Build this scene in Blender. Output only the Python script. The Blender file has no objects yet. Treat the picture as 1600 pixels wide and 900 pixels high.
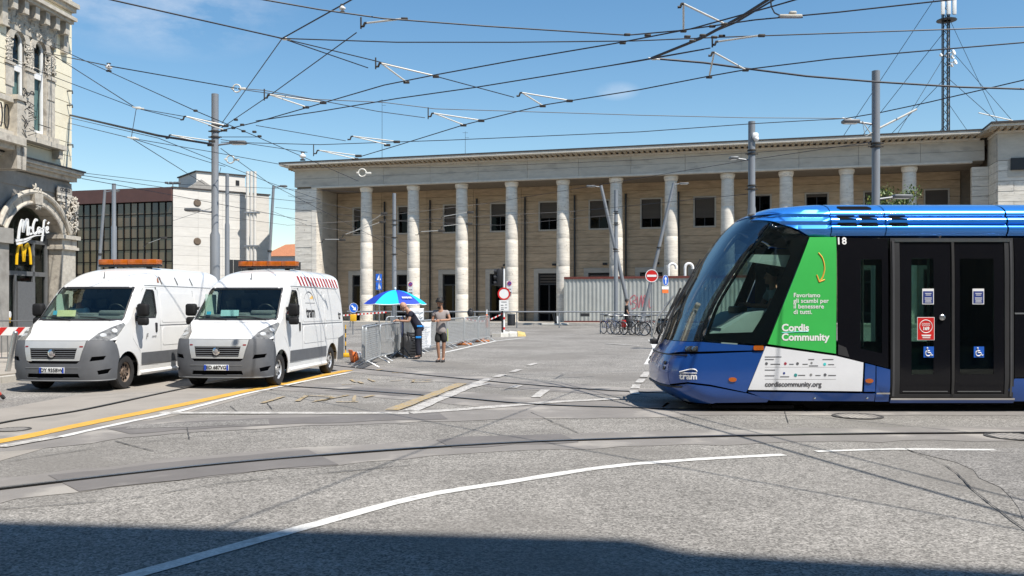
import bpy, bmesh, math, random
from mathutils import Vector, Matrix, Quaternion
from mathutils.geometry import delaunay_2d_cdt
random.seed(7)
S = bpy.context.scene
COL = S.collection
R = math.radians
PI = math.pi

# ------------------------------------------------------------------ camera, sky, sun, exposure
FPX, HZ, EYE = 1400.0, 480.0, 1.6          # focal length in photo pixels, horizon row, eye height
cam_d = bpy.data.cameras.new('camera')
cam_d.sensor_width = 36.0
cam_d.lens = 36.0 * FPX / 1600.0
cam_d.shift_y = (HZ - 450.0) / 1600.0
cam_d.clip_start = 0.05
cam_d.clip_end = 6000.0
cam = bpy.data.objects.new('camera', cam_d)
cam.location = (0, 0, EYE)
cam.rotation_euler = (R(90), 0, 0)
COL.objects.link(cam)
S.camera = cam

SUN_AZ, SUN_EL = 46.0, 58.0                # azimuth: degrees right of straight-behind
sd = Vector((math.sin(R(SUN_AZ)) * math.cos(R(SUN_EL)), -math.cos(R(SUN_AZ)) * math.cos(R(SUN_EL)), math.sin(R(SUN_EL))))
sun_d = bpy.data.lights.new('sun', 'SUN')
sun_d.energy = 4.9
sun_d.angle = R(0.53)
sun_d.color = (1.0, 0.945, 0.865)
sun = bpy.data.objects.new('sun', sun_d)
sun.rotation_euler = sd.to_track_quat('Z', 'Y').to_euler()
sun.location = (20, -20, 40)
COL.objects.link(sun)

W = bpy.data.worlds.new("World")
S.world = W
W.use_nodes = True
wn, wl = W.node_tree.nodes, W.node_tree.links
wn.clear()
w_out = wn.new('ShaderNodeOutputWorld')
w_bg = wn.new('ShaderNodeBackground')
w_bg.inputs[1].default_value = 0.098
sky = wn.new('ShaderNodeTexSky')
sky.sky_type = 'NISHITA'
sky.sun_disc = False
sky.sun_elevation = R(SUN_EL)
sky.sun_rotation = math.atan2(sd.x, sd.y)
sky.air_density = 1.15
sky.dust_density = 0.0
sky.ozone_density = 1.2
# thin clouds: a patch of broken cloud high on the left and one small puff
tc = wn.new('ShaderNodeTexCoord')
nz = wn.new('ShaderNodeTexNoise')
nz.inputs['Scale'].default_value = 9.0
nz.inputs['Detail'].default_value = 7.0
nz.inputs['Roughness'].default_value = 0.62
mp = wn.new('ShaderNodeMapping')
mp.inputs['Scale'].default_value = (1, 1, 2.6)
wl.new(tc.outputs['Generated'], mp.inputs['Vector'])
wl.new(mp.outputs['Vector'], nz.inputs['Vector'])


def wmath(op, a, b=None, clamp=False):
    n = wn.new('ShaderNodeMath')
    n.operation = op
    n.use_clamp = clamp
    for i, v in enumerate((a, b)):
        if v is None:
            continue
        if isinstance(v, (int, float)):
            n.inputs[i].default_value = v
        else:
            wl.new(v, n.inputs[i])
    return n.outputs[0]


def cloud_patch(d, r, soft):
    vm = wn.new('ShaderNodeVectorMath')
    vm.operation = 'DISTANCE'
    sc = wn.new('ShaderNodeVectorMath')
    sc.operation = 'MULTIPLY'
    sc.inputs[1].default_value = (1, 1, 2.4)
    wl.new(tc.outputs['Generated'], sc.inputs[0])
    d = Vector(d).normalized()
    vm.inputs[1].default_value = (d.x, d.y, d.z * 2.4)
    wl.new(sc.outputs[0], vm.inputs[0])
    k = wmath('SUBTRACT', 1.0, wmath('DIVIDE', vm.outputs['Value'], r), True)
    n = wmath('MULTIPLY', wmath('SUBTRACT', nz.outputs['Fac'], soft), 4.0, True)
    return wmath('MULTIPLY', wmath('MULTIPLY', k, 1.6, True), n, True)


m1 = cloud_patch((-560, 1400, 488), 0.15, 0.38)
m2 = cloud_patch((165, 1400, 338), 0.026, 0.35)
cm = wmath('MULTIPLY', wmath('ADD', m1, wmath('MULTIPLY', m2, .6), True), 0.34)
mx = wn.new('ShaderNodeMix')
mx.data_type = 'RGBA'
wl.new(cm, mx.inputs['Factor'])
hs = wn.new('ShaderNodeHueSaturation')
hs.inputs['Hue'].default_value = 0.497
hs.inputs['Saturation'].default_value = 1.26
wl.new(sky.outputs['Color'], hs.inputs['Color'])
wl.new(hs.outputs['Color'], mx.inputs['A'])
mx.inputs['B'].default_value = (7.6, 7.6, 7.8, 1)
wl.new(mx.outputs['Result'], w_bg.inputs[0])
wl.new(w_bg.outputs[0], w_out.inputs[0])

S.view_settings.view_transform = 'Standard'
S.view_settings.look = 'None'
S.view_settings.exposure = 0.54
S.view_settings.gamma = 1.0
S.view_settings.use_curve_mapping = False
S.render.engine = 'CYCLES'
S.cycles.max_bounces = 8
S.cycles.transparent_max_bounces = 16
S.cycles.use_denoising = True
S.cycles.caustics_reflective = False
S.cycles.caustics_refractive = False


# ------------------------------------------------------------------ places
def gz(y):
    return 0.0 if y < 24 else 0.01 * (min(y, 66.0) - 24)


def gp(px, py):
    "ground point seen at a photo pixel"
    d = py - HZ
    z = EYE * FPX / d
    if z > 24:
        z = (EYE + .24) * FPX / (d + .01 * FPX)
        if z > 66:
            z = (EYE - .42) * FPX / d
    return Vector(((px - 800) / FPX * z, z, gz(z)))


def at(px, py, z):
    "point at depth z"
    return Vector(((px - 800) / FPX * z, z, EYE + (HZ - py) / FPX * z))


def atH(px, py, H):
    "point at height H"
    z = FPX * (H - EYE) / (HZ - py)
    return Vector(((px - 800) / FPX * z, z, H))


def onG(px, z):
    return Vector(((px - 800) / FPX * z, z, gz(z)))


# ------------------------------------------------------------------ materials
MATS = {}


def mat(name, col=None, rough=.6, metal=0., var=.12, scale=4., bump=0., bscale=60., stretch=(1, 1, 1), rnd=0.,
        coat=0., spec=.5, world=False, dirt=None, dscale=1.2, dthr=.55, emit=0., speck=None, sscale=90., sthr=.5, samt=.6, cells=None):
    if name in MATS:
        return MATS[name]
    m = bpy.data.materials.new(name)
    m.use_nodes = True
    nt = m.node_tree
    N, L = nt.nodes, nt.links
    b = N['Principled BSDF']
    b.inputs['Roughness'].default_value = rough
    b.inputs['Metallic'].default_value = metal
    b.inputs['Coat Weight'].default_value = coat
    b.inputs['Coat Roughness'].default_value = .08
    b.inputs['Specular IOR Level'].default_value = spec
    if name in ('dark void', 'rail groove'):
        b.inputs['Specular IOR Level'].default_value = 0.
    if world:
        src = N.new('ShaderNodeNewGeometry').outputs['Position']
    else:
        src = N.new('ShaderNodeTexCoord').outputs['Object']
    mp = N.new('ShaderNodeMapping')
    mp.inputs['Scale'].default_value = stretch
    L.new(src, mp.inputs['Vector'])
    nz = N.new('ShaderNodeTexNoise')
    nz.inputs['Scale'].default_value = scale
    nz.inputs['Detail'].default_value = 6
    nz.inputs['Roughness'].default_value = .62
    L.new(mp.outputs[0], nz.inputs['Vector'])
    mr = N.new('ShaderNodeMapRange')
    mr.inputs['From Min'].default_value = .3
    mr.inputs['From Max'].default_value = .7
    mr.inputs['To Min'].default_value = 1 - var
    mr.inputs['To Max'].default_value = 1 + var
    L.new(nz.outputs['Fac'], mr.inputs['Value'])
    fac = mr.outputs[0]
    if rnd:
        oi = N.new('ShaderNodeObjectInfo')
        r2 = N.new('ShaderNodeMapRange')
        r2.inputs['To Min'].default_value = 1 - rnd
        r2.inputs['To Max'].default_value = 1 + rnd
        L.new(oi.outputs['Random'], r2.inputs['Value'])
        mu = N.new('ShaderNodeMath')
        mu.operation = 'MULTIPLY'
        L.new(fac, mu.inputs[0])
        L.new(r2.outputs[0], mu.inputs[1])
        fac = mu.outputs[0]
    if cells:
        for cs_, lo, hi in cells:
            vo = N.new('ShaderNodeTexVoronoi')
            vo.inputs['Scale'].default_value = cs_
            L.new(src, vo.inputs['Vector'])
            sp = N.new('ShaderNodeSeparateColor')
            L.new(vo.outputs['Color'], sp.inputs[0])
            r3 = N.new('ShaderNodeMapRange')
            r3.inputs['To Min'].default_value = lo
            r3.inputs['To Max'].default_value = hi
            L.new(sp.outputs[0], r3.inputs['Value'])
            mu = N.new('ShaderNodeMath')
            mu.operation = 'MULTIPLY'
            L.new(fac, mu.inputs[0])
            L.new(r3.outputs[0], mu.inputs[1])
            fac = mu.outputs[0]
    vm = N.new('ShaderNodeVectorMath')
    vm.operation = 'SCALE'
    vm.inputs[0].default_value = col[:3]
    L.new(fac, vm.inputs['Scale'])
    out = vm.outputs[0]

    def blend(out, noise_scale, thr, width, col2, amt, st=None, kind='noise'):
        if kind == 'noise':
            n2 = N.new('ShaderNodeTexNoise')
            n2.inputs['Detail'].default_value = 5
            fo = n2.outputs['Fac']
        else:
            n2 = N.new('ShaderNodeTexVoronoi')
            fo = n2.outputs['Distance']
        n2.inputs['Scale'].default_value = noise_scale
        if st:
            m2 = N.new('ShaderNodeMapping')
            m2.inputs['Scale'].default_value = st
            L.new(src, m2.inputs['Vector'])
            L.new(m2.outputs[0], n2.inputs['Vector'])
        else:
            L.new(src, n2.inputs['Vector'])
        a = N.new('ShaderNodeMapRange')
        a.inputs['From Min'].default_value = thr
        a.inputs['From Max'].default_value = thr + width
        a.inputs['To Max'].default_value = amt
        L.new(fo, a.inputs['Value'])
        x = N.new('ShaderNodeMix')
        x.data_type = 'RGBA'
        L.new(a.outputs[0], x.inputs['Factor'])
        L.new(out, x.inputs['A'])
        x.inputs['B'].default_value = (*col2[:3], 1)
        return x.outputs['Result']
    if dirt:
        out = blend(out, dscale, dthr, .12, dirt, .7, stretch)
    if speck:
        out = blend(out, sscale, sthr, .10, speck, samt)
    L.new(out, b.inputs['Base Color'])
    if bump:
        bn = N.new('ShaderNodeTexNoise')
        bn.inputs['Scale'].default_value = bscale
        bn.inputs['Detail'].default_value = 4
        L.new(mp.outputs[0], bn.inputs['Vector'])
        bu = N.new('ShaderNodeBump')
        bu.inputs['Strength'].default_value = bump
        bu.inputs['Distance'].default_value = .02
        L.new(bn.outputs['Fac'], bu.inputs['Height'])
        L.new(bu.outputs[0], b.inputs['Normal'])
    if emit:
        b.inputs['Emission Strength'].default_value = emit
        b.inputs['Emission Color'].default_value = (*col[:3], 1)
    MATS[name] = m
    return m


def glass(name, tint=(.5, .55, .53), rough=.02, ior=1.5):
    if name in MATS:
        return MATS[name]
    m = bpy.data.materials.new(name)
    m.use_nodes = True
    N, L = m.node_tree.nodes, m.node_tree.links
    N.clear()
    o = N.new('ShaderNodeOutputMaterial')
    mx = N.new('ShaderNodeMixShader')
    fr = N.new('ShaderNodeFresnel')
    ge = N.new('ShaderNodeNewGeometry')
    mi = N.new('ShaderNodeMix')
    mi.inputs[2].default_value = ior
    mi.inputs[3].default_value = 1 / ior
    L.new(ge.outputs['Backfacing'], mi.inputs[0])
    L.new(mi.outputs[0], fr.inputs['IOR'])
    t = N.new('ShaderNodeBsdfTransparent')
    g = N.new('ShaderNodeBsdfGlossy')
    g.inputs['Roughness'].default_value = rough
    nz = N.new('ShaderNodeTexNoise')
    nz.inputs['Scale'].default_value = 2.5
    bu = N.new('ShaderNodeBump')
    bu.inputs['Strength'].default_value = .03
    L.new(nz.outputs['Fac'], bu.inputs['Height'])
    L.new(bu.outputs[0], g.inputs['Normal'])
    t.inputs['Color'].default_value = (*tint, 1)
    L.new(fr.outputs[0], mx.inputs[0])
    L.new(t.outputs[0], mx.inputs[1])
    L.new(g.outputs[0], mx.inputs[2])
    L.new(mx.outputs[0], o.inputs[0])
    MATS[name] = m
    return m


# ------------------------------------------------------------------ mesh builder
class MB:
    def __init__(s, M=None):
        s.v, s.f, s.M = [], [], M

    def add(s, vs, fs, M=None):
        o = len(s.v)
        for p in vs:
            p = Vector(p)
            if M is not None:
                p = M @ p
            if s.M is not None:
                p = s.M @ p
            s.v.append(p)
        s.f += [tuple(i + o for i in f) for f in fs]
        return s

    def box(s, x0, x1, y0, y1, z0, z1, M=None):
        return s.add([(x0, y0, z0), (x1, y0, z0), (x1, y1, z0), (x0, y1, z0), (x0, y0, z1), (x1, y0, z1), (x1, y1, z1), (x0, y1, z1)],
                     [(0, 3, 2, 1), (4, 5, 6, 7), (0, 1, 5, 4), (1, 2, 6, 5), (2, 3, 7, 6), (3, 0, 4, 7)], M)

    def bbox(s, x0, x1, y0, y1, z0, z1, b=.02, M=None):
        "box with bevelled edges"
        bm = bmesh.new()
        r = bmesh.ops.create_cube(bm, size=1)
        for v in bm.verts:
            v.co = Vector((x0 + (v.co.x + .5) * (x1 - x0), y0 + (v.co.y + .5) * (y1 - y0), z0 + (v.co.z + .5) * (z1 - z0)))
        bmesh.ops.bevel(bm, geom=bm.edges[:], offset=b, segments=2, profile=.5, affect='EDGES')
        bm.verts.index_update()
        s.add([v.co.copy() for v in bm.verts], [[v.index for v in f.verts] for f in bm.faces], M)
        bm.free()
        return s

    def tube(s, pts, r, n=8, caps=True, M=None, closed=False):
        pts = [Vector(p) for p in pts]
        k = len(pts)
        rs = r if isinstance(r, (list, tuple)) else [r] * k
        vs, fs = [], []
        up = None
        for i, p in enumerate(pts):
            if closed:
                d = pts[(i + 1) % k] - pts[i - 1]
            else:
                d = (pts[min(i + 1, k - 1)] - pts[max(i - 1, 0)])
            if d.length < 1e-9:
                d = Vector((0, 0, 1))
            d.normalize()
            if up is None:
                up = Vector((0, 0, 1)) if abs(d.z) < .9 else Vector((1, 0, 0))
            a = d.cross(up)
            if a.length < 1e-6:
                a = d.orthogonal()
            a.normalize()
            b = a.cross(d).normalized()
            up = b
            for j in range(n):
                t = 2 * PI * j / n
                vs.append(p + (a * math.cos(t) + b * math.sin(t)) * rs[i])
        m = k if closed else k - 1
        for i in range(m):
            for j in range(n):
                a0, a1 = i * n + j, i * n + (j + 1) % n
                i2 = (i + 1) % k
                fs.append((a0, i2 * n + j, i2 * n + (j + 1) % n, a1))
        if caps and not closed:
            fs.append(tuple(range(n)))
            fs.append(tuple(range((k - 1) * n + n - 1, (k - 1) * n - 1, -1)))
        return s.add(vs, fs, M)

    def cyl(s, p0, p1, r0, r1=None, n=12, M=None):
        return s.tube([p0, p1], [r0, r0 if r1 is None else r1], n, True, M)

    def lathe(s, prof, n=24, M=None, closed=False):
        "profile (r, z) turned about local z"
        vs, fs = [], []
        for r, z in prof:
            for j in range(n):
                t = 2 * PI * j / n
                vs.append((r * math.cos(t), r * math.sin(t), z))
        k = len(prof)
        for i in range(k if closed else k - 1):
            i2 = (i + 1) % k
            for j in range(n):
                fs.append((i * n + j, i * n + (j + 1) % n, i2 * n + (j + 1) % n, i2 * n + j))
        if not closed:
            if prof[0][0] > 1e-4:
                fs.append(tuple(range(n - 1, -1, -1)))
            if prof[-1][0] > 1e-4:
                fs.append(tuple(range((k - 1) * n, k * n)))
        return s.add(vs, fs, M)

    def prism(s, poly, d0, d1, M=None):
        "polygon in local (x, z), pushed along y from d0 to d1 (counter-clockwise seen from -y)"
        n = len(poly)
        vs = [(x, d0, z) for x, z in poly] + [(x, d1, z) for x, z in poly]
        fs = [tuple(range(n)), tuple(range(2 * n - 1, n - 1, -1))]
        for i in range(n):
            j = (i + 1) % n
            fs.append((i, i + n, j + n, j))
        return s.add(vs, fs, M)

    def ball(s, c, r, n=10, m=7, sc=(1, 1, 1), M=None):
        vs, fs = [], []
        c = Vector(c)
        for i in range(m + 1):
            a = PI * i / m
            for j in range(n):
                t = 2 * PI * j / n
                vs.append(c + Vector((math.sin(a) * math.cos(t) * sc[0], math.sin(a) * math.sin(t) * sc[1], math.cos(a) * sc[2])) * r)
        for i in range(m):
            for j in range(n):
                fs.append((i * n + j, (i + 1) * n + j, (i + 1) * n + (j + 1) % n, i * n + (j + 1) % n))
        return s.add(vs, fs, M)

    def build(s, name, m=None, parent=None, smooth=True, ang=35, loc=None, rot=None):
        me = bpy.data.meshes.new(name)
        me.from_pydata([tuple(v) for v in s.v], [], s.f)
        me.validate()
        if smooth and len(me.polygons):
            me.polygons.foreach_set('use_smooth', [True] * len(me.polygons))
            me.set_sharp_from_angle(angle=R(ang))
        me.update()
        if m:
            me.materials.append(m)
        return place(name, me, parent, loc, rot)


def place(name, me, parent=None, loc=None, rot=None, scale=None):
    o = bpy.data.objects.new(name, me)
    COL.objects.link(o)
    if parent:
        o.parent = parent
    if loc is not None:
        o.location = loc
    if rot is not None:
        o.rotation_euler = rot
    if scale is not None:
        o.scale = scale
    return o


def tag(o, label=None, cat=None, group=None, kind=None):
    if label:
        o['label'] = label
    if cat:
        o['category'] = cat
    if group:
        o['group'] = group
    if kind:
        o['kind'] = kind
    return o


def thing(name, label, cat, loc=(0, 0, 0), rotz=0., group=None):
    o = bpy.data.objects.new(name, None)
    COL.objects.link(o)
    o.location = loc
    o.rotation_euler = (0, 0, rotz)
    o.empty_display_size = .3
    return tag(o, label, cat, group)


def struct(o):
    return tag(o, kind='structure')


def copy_tree(o, parent=None):
    c = o.copy()
    COL.objects.link(c)
    if parent:
        c.parent = parent
    for ch in list(o.children):
        copy_tree(ch, c)
    return c


def Tm(x=0, y=0, z=0, rx=0, ry=0, rz=0, s=1):
    return Matrix.Translation((x, y, z)) @ Matrix.Rotation(rz, 4, 'Z') @ Matrix.Rotation(ry, 4, 'Y') @ Matrix.Rotation(rx, 4, 'X') @ Matrix.Scale(s, 4)


def text_mesh(body, size=1., extrude=0., offset=0., align='CENTER', shear=0., spacing=1.):
    cu = bpy.data.curves.new('letters', 'FONT')
    cu.body = body
    cu.size = size
    cu.extrude = extrude
    cu.offset = offset
    cu.align_x = align
    cu.align_y = 'CENTER'
    cu.shear = shear
    cu.space_character = spacing
    cu.resolution_u = 3
    o = bpy.data.objects.new('letters', cu)
    me = bpy.data.meshes.new_from_object(o)
    bpy.data.objects.remove(o)
    bpy.data.curves.remove(cu)
    vs = [v.co.copy() for v in me.vertices]
    fs = [tuple(p.vertices) for p in me.polygons]
    bpy.data.meshes.remove(me)
    return vs, fs


def text_to(mb, body, size, M, **k):
    "letters lying in local x (right) / z (up), facing -y"
    vs, fs = text_mesh(body, size, **k)
    mb.add([(v.x, -v.z, v.y) for v in vs], fs, M)
    return mb


# ------------------------------------------------------------------ curves and shells
def tab(pts):
    "smooth monotone interpolation through (x, v) pairs"
    xs = [p[0] for p in pts]
    vs = [p[1] for p in pts]
    n = len(xs)
    d = [(vs[i + 1] - vs[i]) / (xs[i + 1] - xs[i]) for i in range(n - 1)]
    m = [d[0]] + [0 if d[i - 1] * d[i] <= 0 else 2 * d[i - 1] * d[i] / (d[i - 1] + d[i]) for i in range(1, n - 1)] + [d[-1]]

    def fn(x):
        if x <= xs[0]:
            return vs[0]
        if x >= xs[-1]:
            return vs[-1]
        i = 0
        while xs[i + 1] < x:
            i += 1
        h = xs[i + 1] - xs[i]
        t = (x - xs[i]) / h
        return ((2 * t ** 3 - 3 * t ** 2 + 1) * vs[i] + (t ** 3 - 2 * t ** 2 + t) * h * m[i] +
                (-2 * t ** 3 + 3 * t ** 2) * vs[i + 1] + (t ** 3 - t ** 2) * h * m[i + 1])
    return fn


class Shell:
    """vehicle skin: at each height z a plan outline with its front at y=f(z), corners L(z) deep, half-width hw(z).
    sigma runs from the nose centre over the corner (|sigma| = A) and on along the side."""
    def __init__(s, f, L, hw, p, A):
        s.f, s.L, s.hw, s.p, s.A = tab(f), tab(L), tab(hw), p, A
        s.cache = {}

    def quarter(s, z):
        k = round(z, 4)
        if k in s.cache:
            return s.cache[k]
        f, L, hw, p = s.f(z), s.L(z), s.hw(z), s.p
        pts = []
        n = 40
        for i in range(n + 1):
            t = i / n
            t = t * t * (3 - 2 * t)
            th = t * PI / 2
            c = max(math.cos(th), 0) if i < n else 0.
            pts.append((hw * math.sin(th) ** (2 / p), f + L * (1 - c ** (2 / p))))
        arc = [0.]
        for a, b in zip(pts, pts[1:]):
            arc.append(arc[-1] + math.hypot(b[0] - a[0], b[1] - a[1]))
        tot = arc[-1]
        s.cache[k] = ([a / tot for a in arc], pts)
        return s.cache[k]

    def pt(s, sg, z):
        a = abs(sg)
        sign = 1 if sg >= 0 else -1
        if a >= s.A:
            return Vector((sign * s.hw(z), s.f(z) + s.L(z) + a - s.A, z))
        arc, pts = s.quarter(z)
        t = a / s.A
        i = 0
        while i < len(arc) - 2 and arc[i + 1] < t:
            i += 1
        u = (t - arc[i]) / max(arc[i + 1] - arc[i], 1e-9)
        x = pts[i][0] + (pts[i + 1][0] - pts[i][0]) * u
        y = pts[i][1] + (pts[i + 1][1] - pts[i][1]) * u
        return Vector((sign * x, y, z))

    def nrm(s, sg, z):
        e = .006
        a = s.pt(sg + e, z) - s.pt(sg - e, z)
        b = s.pt(sg, z + e) - s.pt(sg, z - e)
        n = a.cross(b)
        return n.normalized() if n.length > 1e-12 else Vector((0, -1, 0))

    def P(s, sg, z, off=0.):
        p = s.pt(sg, z)
        return p + s.nrm(sg, z) * off if off else p

    def sig(s, y, z):
        d = y - s.f(z) - s.L(z)
        if d >= 0:
            return s.A + d
        arc, pts = s.quarter(z)
        for i in range(len(pts) - 1):
            if pts[i + 1][1] >= y:
                u = (y - pts[i][1]) / max(pts[i + 1][1] - pts[i][1], 1e-9)
                return s.A * (arc[i] + (arc[i + 1] - arc[i]) * max(u, 0))
        return s.A

    def side(s, pts, step=.12):
        "(y, z) outline on the side -> (sigma, z)"
        return [(s.sig(y, z), z) for y, z in dens(pts, step)]


def dens(pts, step):
    out = []
    n = len(pts)
    for i in range(n):
        a, b = pts[i], pts[(i + 1) % n]
        k = max(1, int(math.hypot(b[0] - a[0], b[1] - a[1]) / step))
        for j in range(k):
            t = j / k
            out.append((a[0] + (b[0] - a[0]) * t, a[1] + (b[1] - a[1]) * t))
    return out


def inside(p, poly):
    x, y = p
    r = False
    n = len(poly)
    j = n - 1
    for i in range(n):
        xi, yi = poly[i]
        xj, yj = poly[j]
        if (yi > y) != (yj > y) and x < (xj - xi) * (y - yi) / (yj - yi) + xi:
            r = not r
        j = i
    return r


def patch(outer, holes=(), step=.1):
    outer = dens(outer, step)
    holes = [dens(h, step) for h in holes]
    vs, es = [], []
    for lp in [outer] + holes:
        o = len(vs)
        vs += [Vector(p) for p in lp]
        es += [(o + i, o + (i + 1) % len(lp)) for i in range(len(lp))]
    x0, x1 = min(p[0] for p in outer), max(p[0] for p in outer)
    y0, y1 = min(p[1] for p in outer), max(p[1] for p in outer)
    nx, ny = int((x1 - x0) / step), int((y1 - y0) / step)
    for i in range(1, nx + 1):
        for j in range(1, ny + 1):
            p = (x0 + (x1 - x0) * i / (nx + 1), y0 + (y1 - y0) * j / (ny + 1))
            if inside(p, outer) and not any(inside(p, h) for h in holes):
                vs.append(Vector(p))
    r = delaunay_2d_cdt(vs, es, [], 0, 1e-5, False)
    fs = []
    for f in r[2]:
        a, b, c = (r[0][i] for i in f)
        g = ((a.x + b.x + c.x) / 3, (a.y + b.y + c.y) / 3)
        if inside(g, outer) and not any(inside(g, h) for h in holes):
            ar = (b.x - a.x) * (c.y - a.y) - (b.y - a.y) * (c.x - a.x)
            if abs(ar) > 1e-9:
                fs.append(tuple(f) if ar > 0 else (f[0], f[2], f[1]))
    return [(v.x, v.y) for v in r[0]], fs


def panel(mb, sh, outer, holes=(), step=.1, off=0., th=.02, mirror=False):
    "a piece of skin with thickness; mirror also adds its twin on the other side"
    vs, fs = patch(outer, holes, step)
    cnt = {}
    for f in fs:
        for a, b in zip(f, f[1:] + f[:1]):
            cnt[(a, b)] = 1
    rim = [(a, b) for (a, b) in cnt if (b, a) not in cnt]
    for sg in ((1, -1) if mirror else (1,)):
        up = [sh.P(s * sg, z, off) for s, z in vs]
        n = len(up)
        fa = [f if sg > 0 else f[::-1] for f in fs]
        if th:
            dn = [sh.P(s * sg, z, off - th) for s, z in vs]
            ri = [(b, a, a + n, b + n) if sg > 0 else (a, b, b + n, a + n) for a, b in rim]
            fb = [tuple(i + n for i in f[::-1]) for f in fa]
            mb.add(up + dn, list(fa) + ri + fb)
        else:
            mb.add(up, list(fa))
    return mb


def shell_text(mb, sh, body, size, y, z, off=.004, **k):
    vs, fs = text_mesh(body, size, **k)
    mb.add([sh.P(sh.sig(y + v.x, z + v.y), z + v.y, off) for v in vs], fs)
    return mb


def rect(x0, x1, z0, z1):
    return [(x0, z0), (x1, z0), (x1, z1), (x0, z1)]


def rrect(x0, x1, z0, z1, r=.03, n=3):
    out = []
    for cx, cz, a0 in ((x1 - r, z0 + r, -90), (x1 - r, z1 - r, 0), (x0 + r, z1 - r, 90), (x0 + r, z0 + r, 180)):
        for i in range(n + 1):
            a = R(a0 + 90 * i / n)
            out.append((cx + r * math.cos(a), cz + r * math.sin(a)))
    return out


def circ(cx, cz, r, n=20):
    return [(cx + r * math.cos(2 * PI * i / n), cz + r * math.sin(2 * PI * i / n)) for i in range(n)]
# ------------------------------------------------------------------ material palette
M_asph = mat('asphalt', (.226, .214, .197), .95, var=.17, scale=.5, world=True, dirt=(.172, .161, .147), dscale=.28, dthr=.50, spec=.12, cells=((70, .48, 1.52), (23, .88, 1.12), (2.2, .95, 1.05)))
M_asph2 = mat('worn asphalt', (.20, .19, .178), .9, var=.18, scale=1.2, world=True, spec=.15, cells=((75, .5, 1.5), (20, .88, 1.12)))
M_conc = mat('track bed concrete', (.215, .20, .186), .85, var=.16, scale=1.1, bump=.25, bscale=60, world=True, dirt=(.36, .335, .30), dscale=1.1, dthr=.54, spec=.25)
M_conc2 = mat('smooth grey mastic', (.15, .139, .132), .8, var=.12, scale=1.5, bump=.12, bscale=50, world=True, dirt=(.23, .215, .20), dscale=1.6, dthr=.6, spec=.3)
M_conc3 = mat('pale bus lane concrete', (.29, .265, .235), .88, var=.12, scale=.8, bump=.3, bscale=60, world=True, dirt=(.22, .205, .185), dscale=.8, dthr=.58, spec=.2)
M_pave = mat('paving stone', (.33, .30, .26), .85, var=.15, scale=1.5, bump=.2, world=True, dirt=(.22, .20, .17), dscale=.7)
M_kerb = mat('kerb stone', (.42, .40, .36), .8, var=.15, scale=3, bump=.25, world=True)
M_white_p = mat('white road paint', (.60, .59, .56), .75, var=.12, scale=6, world=True, dirt=(.32, .305, .285), dscale=7, dthr=.58, cells=((60, .85, 1.15),))
M_yell_p = mat('yellow road paint', (.56, .32, .05), .75, var=.12, scale=5, world=True, dirt=(.30, .24, .14), dscale=7, dthr=.60)
M_yell_w = mat('worn yellow road paint', (.38, .275, .125), .8, var=.12, scale=8, world=True, dirt=(.26, .24, .215), dscale=8, dthr=.42, cells=((60, .7, 1.3),))
M_white_w = mat('worn white road paint', (.46, .44, .41), .8, var=.12, scale=6, world=True, dirt=(.24, .225, .205), dscale=6, dthr=.48, cells=((60, .7, 1.3),))
M_rail = mat('rail steel', (.30, .29, .28), .35, .9, var=.15, scale=8, world=True)
M_groove = mat('rail groove', (.02, .02, .02), .8, var=.2)
M_tar = mat('tar seam', (.06, .058, .056), .8, var=.25, scale=12, world=True)
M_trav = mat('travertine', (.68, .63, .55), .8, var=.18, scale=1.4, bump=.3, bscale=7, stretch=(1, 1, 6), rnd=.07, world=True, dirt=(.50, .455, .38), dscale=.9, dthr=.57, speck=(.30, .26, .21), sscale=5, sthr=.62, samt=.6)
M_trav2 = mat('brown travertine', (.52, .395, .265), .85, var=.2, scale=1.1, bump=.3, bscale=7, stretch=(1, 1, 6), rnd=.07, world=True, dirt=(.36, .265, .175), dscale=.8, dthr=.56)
M_entab = mat('weathered pale stone', (.48, .445, .385), .8, var=.10, scale=1.6, bump=.2, bscale=8, stretch=(1, 1, 3), rnd=.04, world=True, dirt=(.33, .305, .27), dscale=.8, dthr=.55)
M_cornice = mat('pale cornice stone', (.58, .54, .47), .8, var=.12, scale=2, bump=.2, world=True)
M_mod = mat('shaded brown bracket stone', (.36, .28, .19), .85, var=.15, scale=2, world=True)  # brown tone holds the shade under the cornice overhang
M_roofedge = mat('dark roof edging', (.045, .038, .034), .7, var=.2, world=True)
M_core = mat('dark joint mortar', (.22, .185, .145), .9, var=.15, world=True)
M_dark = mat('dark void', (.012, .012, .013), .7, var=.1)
M_darkmetal = mat('dark metal frame', (.035, .036, .038), .45, .3, var=.15, scale=12)
M_grey_f = mat('grey metal frame', (.16, .165, .17), .45, .3, var=.1, scale=12)
M_shut = mat('roller shutter', (.075, .062, .05), .7, var=.12, scale=3, bump=.5, bscale=18, stretch=(.05, .05, 1), world=True)
M_glassb = glass('building glass', (.06, .065, .065), .03, 1.28)
M_glassd = mat('brown reflection glass', (.085, .058, .037), .1, var=.45, scale=.35, rnd=.55, world=True, spec=.9)  # brown base and pane-to-pane tone stand in for reflections of the building opposite
M_cream = mat('cream stucco', (.76, .70, .54), .85, var=.05, scale=2, bump=.12, bscale=30, world=True, rnd=.03, dirt=(.66, .59, .43), dscale=1.2, dthr=.62)
M_orn = mat('carved limestone', (.48, .44, .375), .85, var=.2, scale=5, bump=.4, bscale=14, world=True, dirt=(.24, .21, .18), dscale=3.2, dthr=.58)
M_greyst = mat('grey stone', (.30, .285, .26), .85, var=.15, scale=3, bump=.3, bscale=20, world=True, dirt=(.20, .185, .165), dscale=1.4, dthr=.55)
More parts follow.
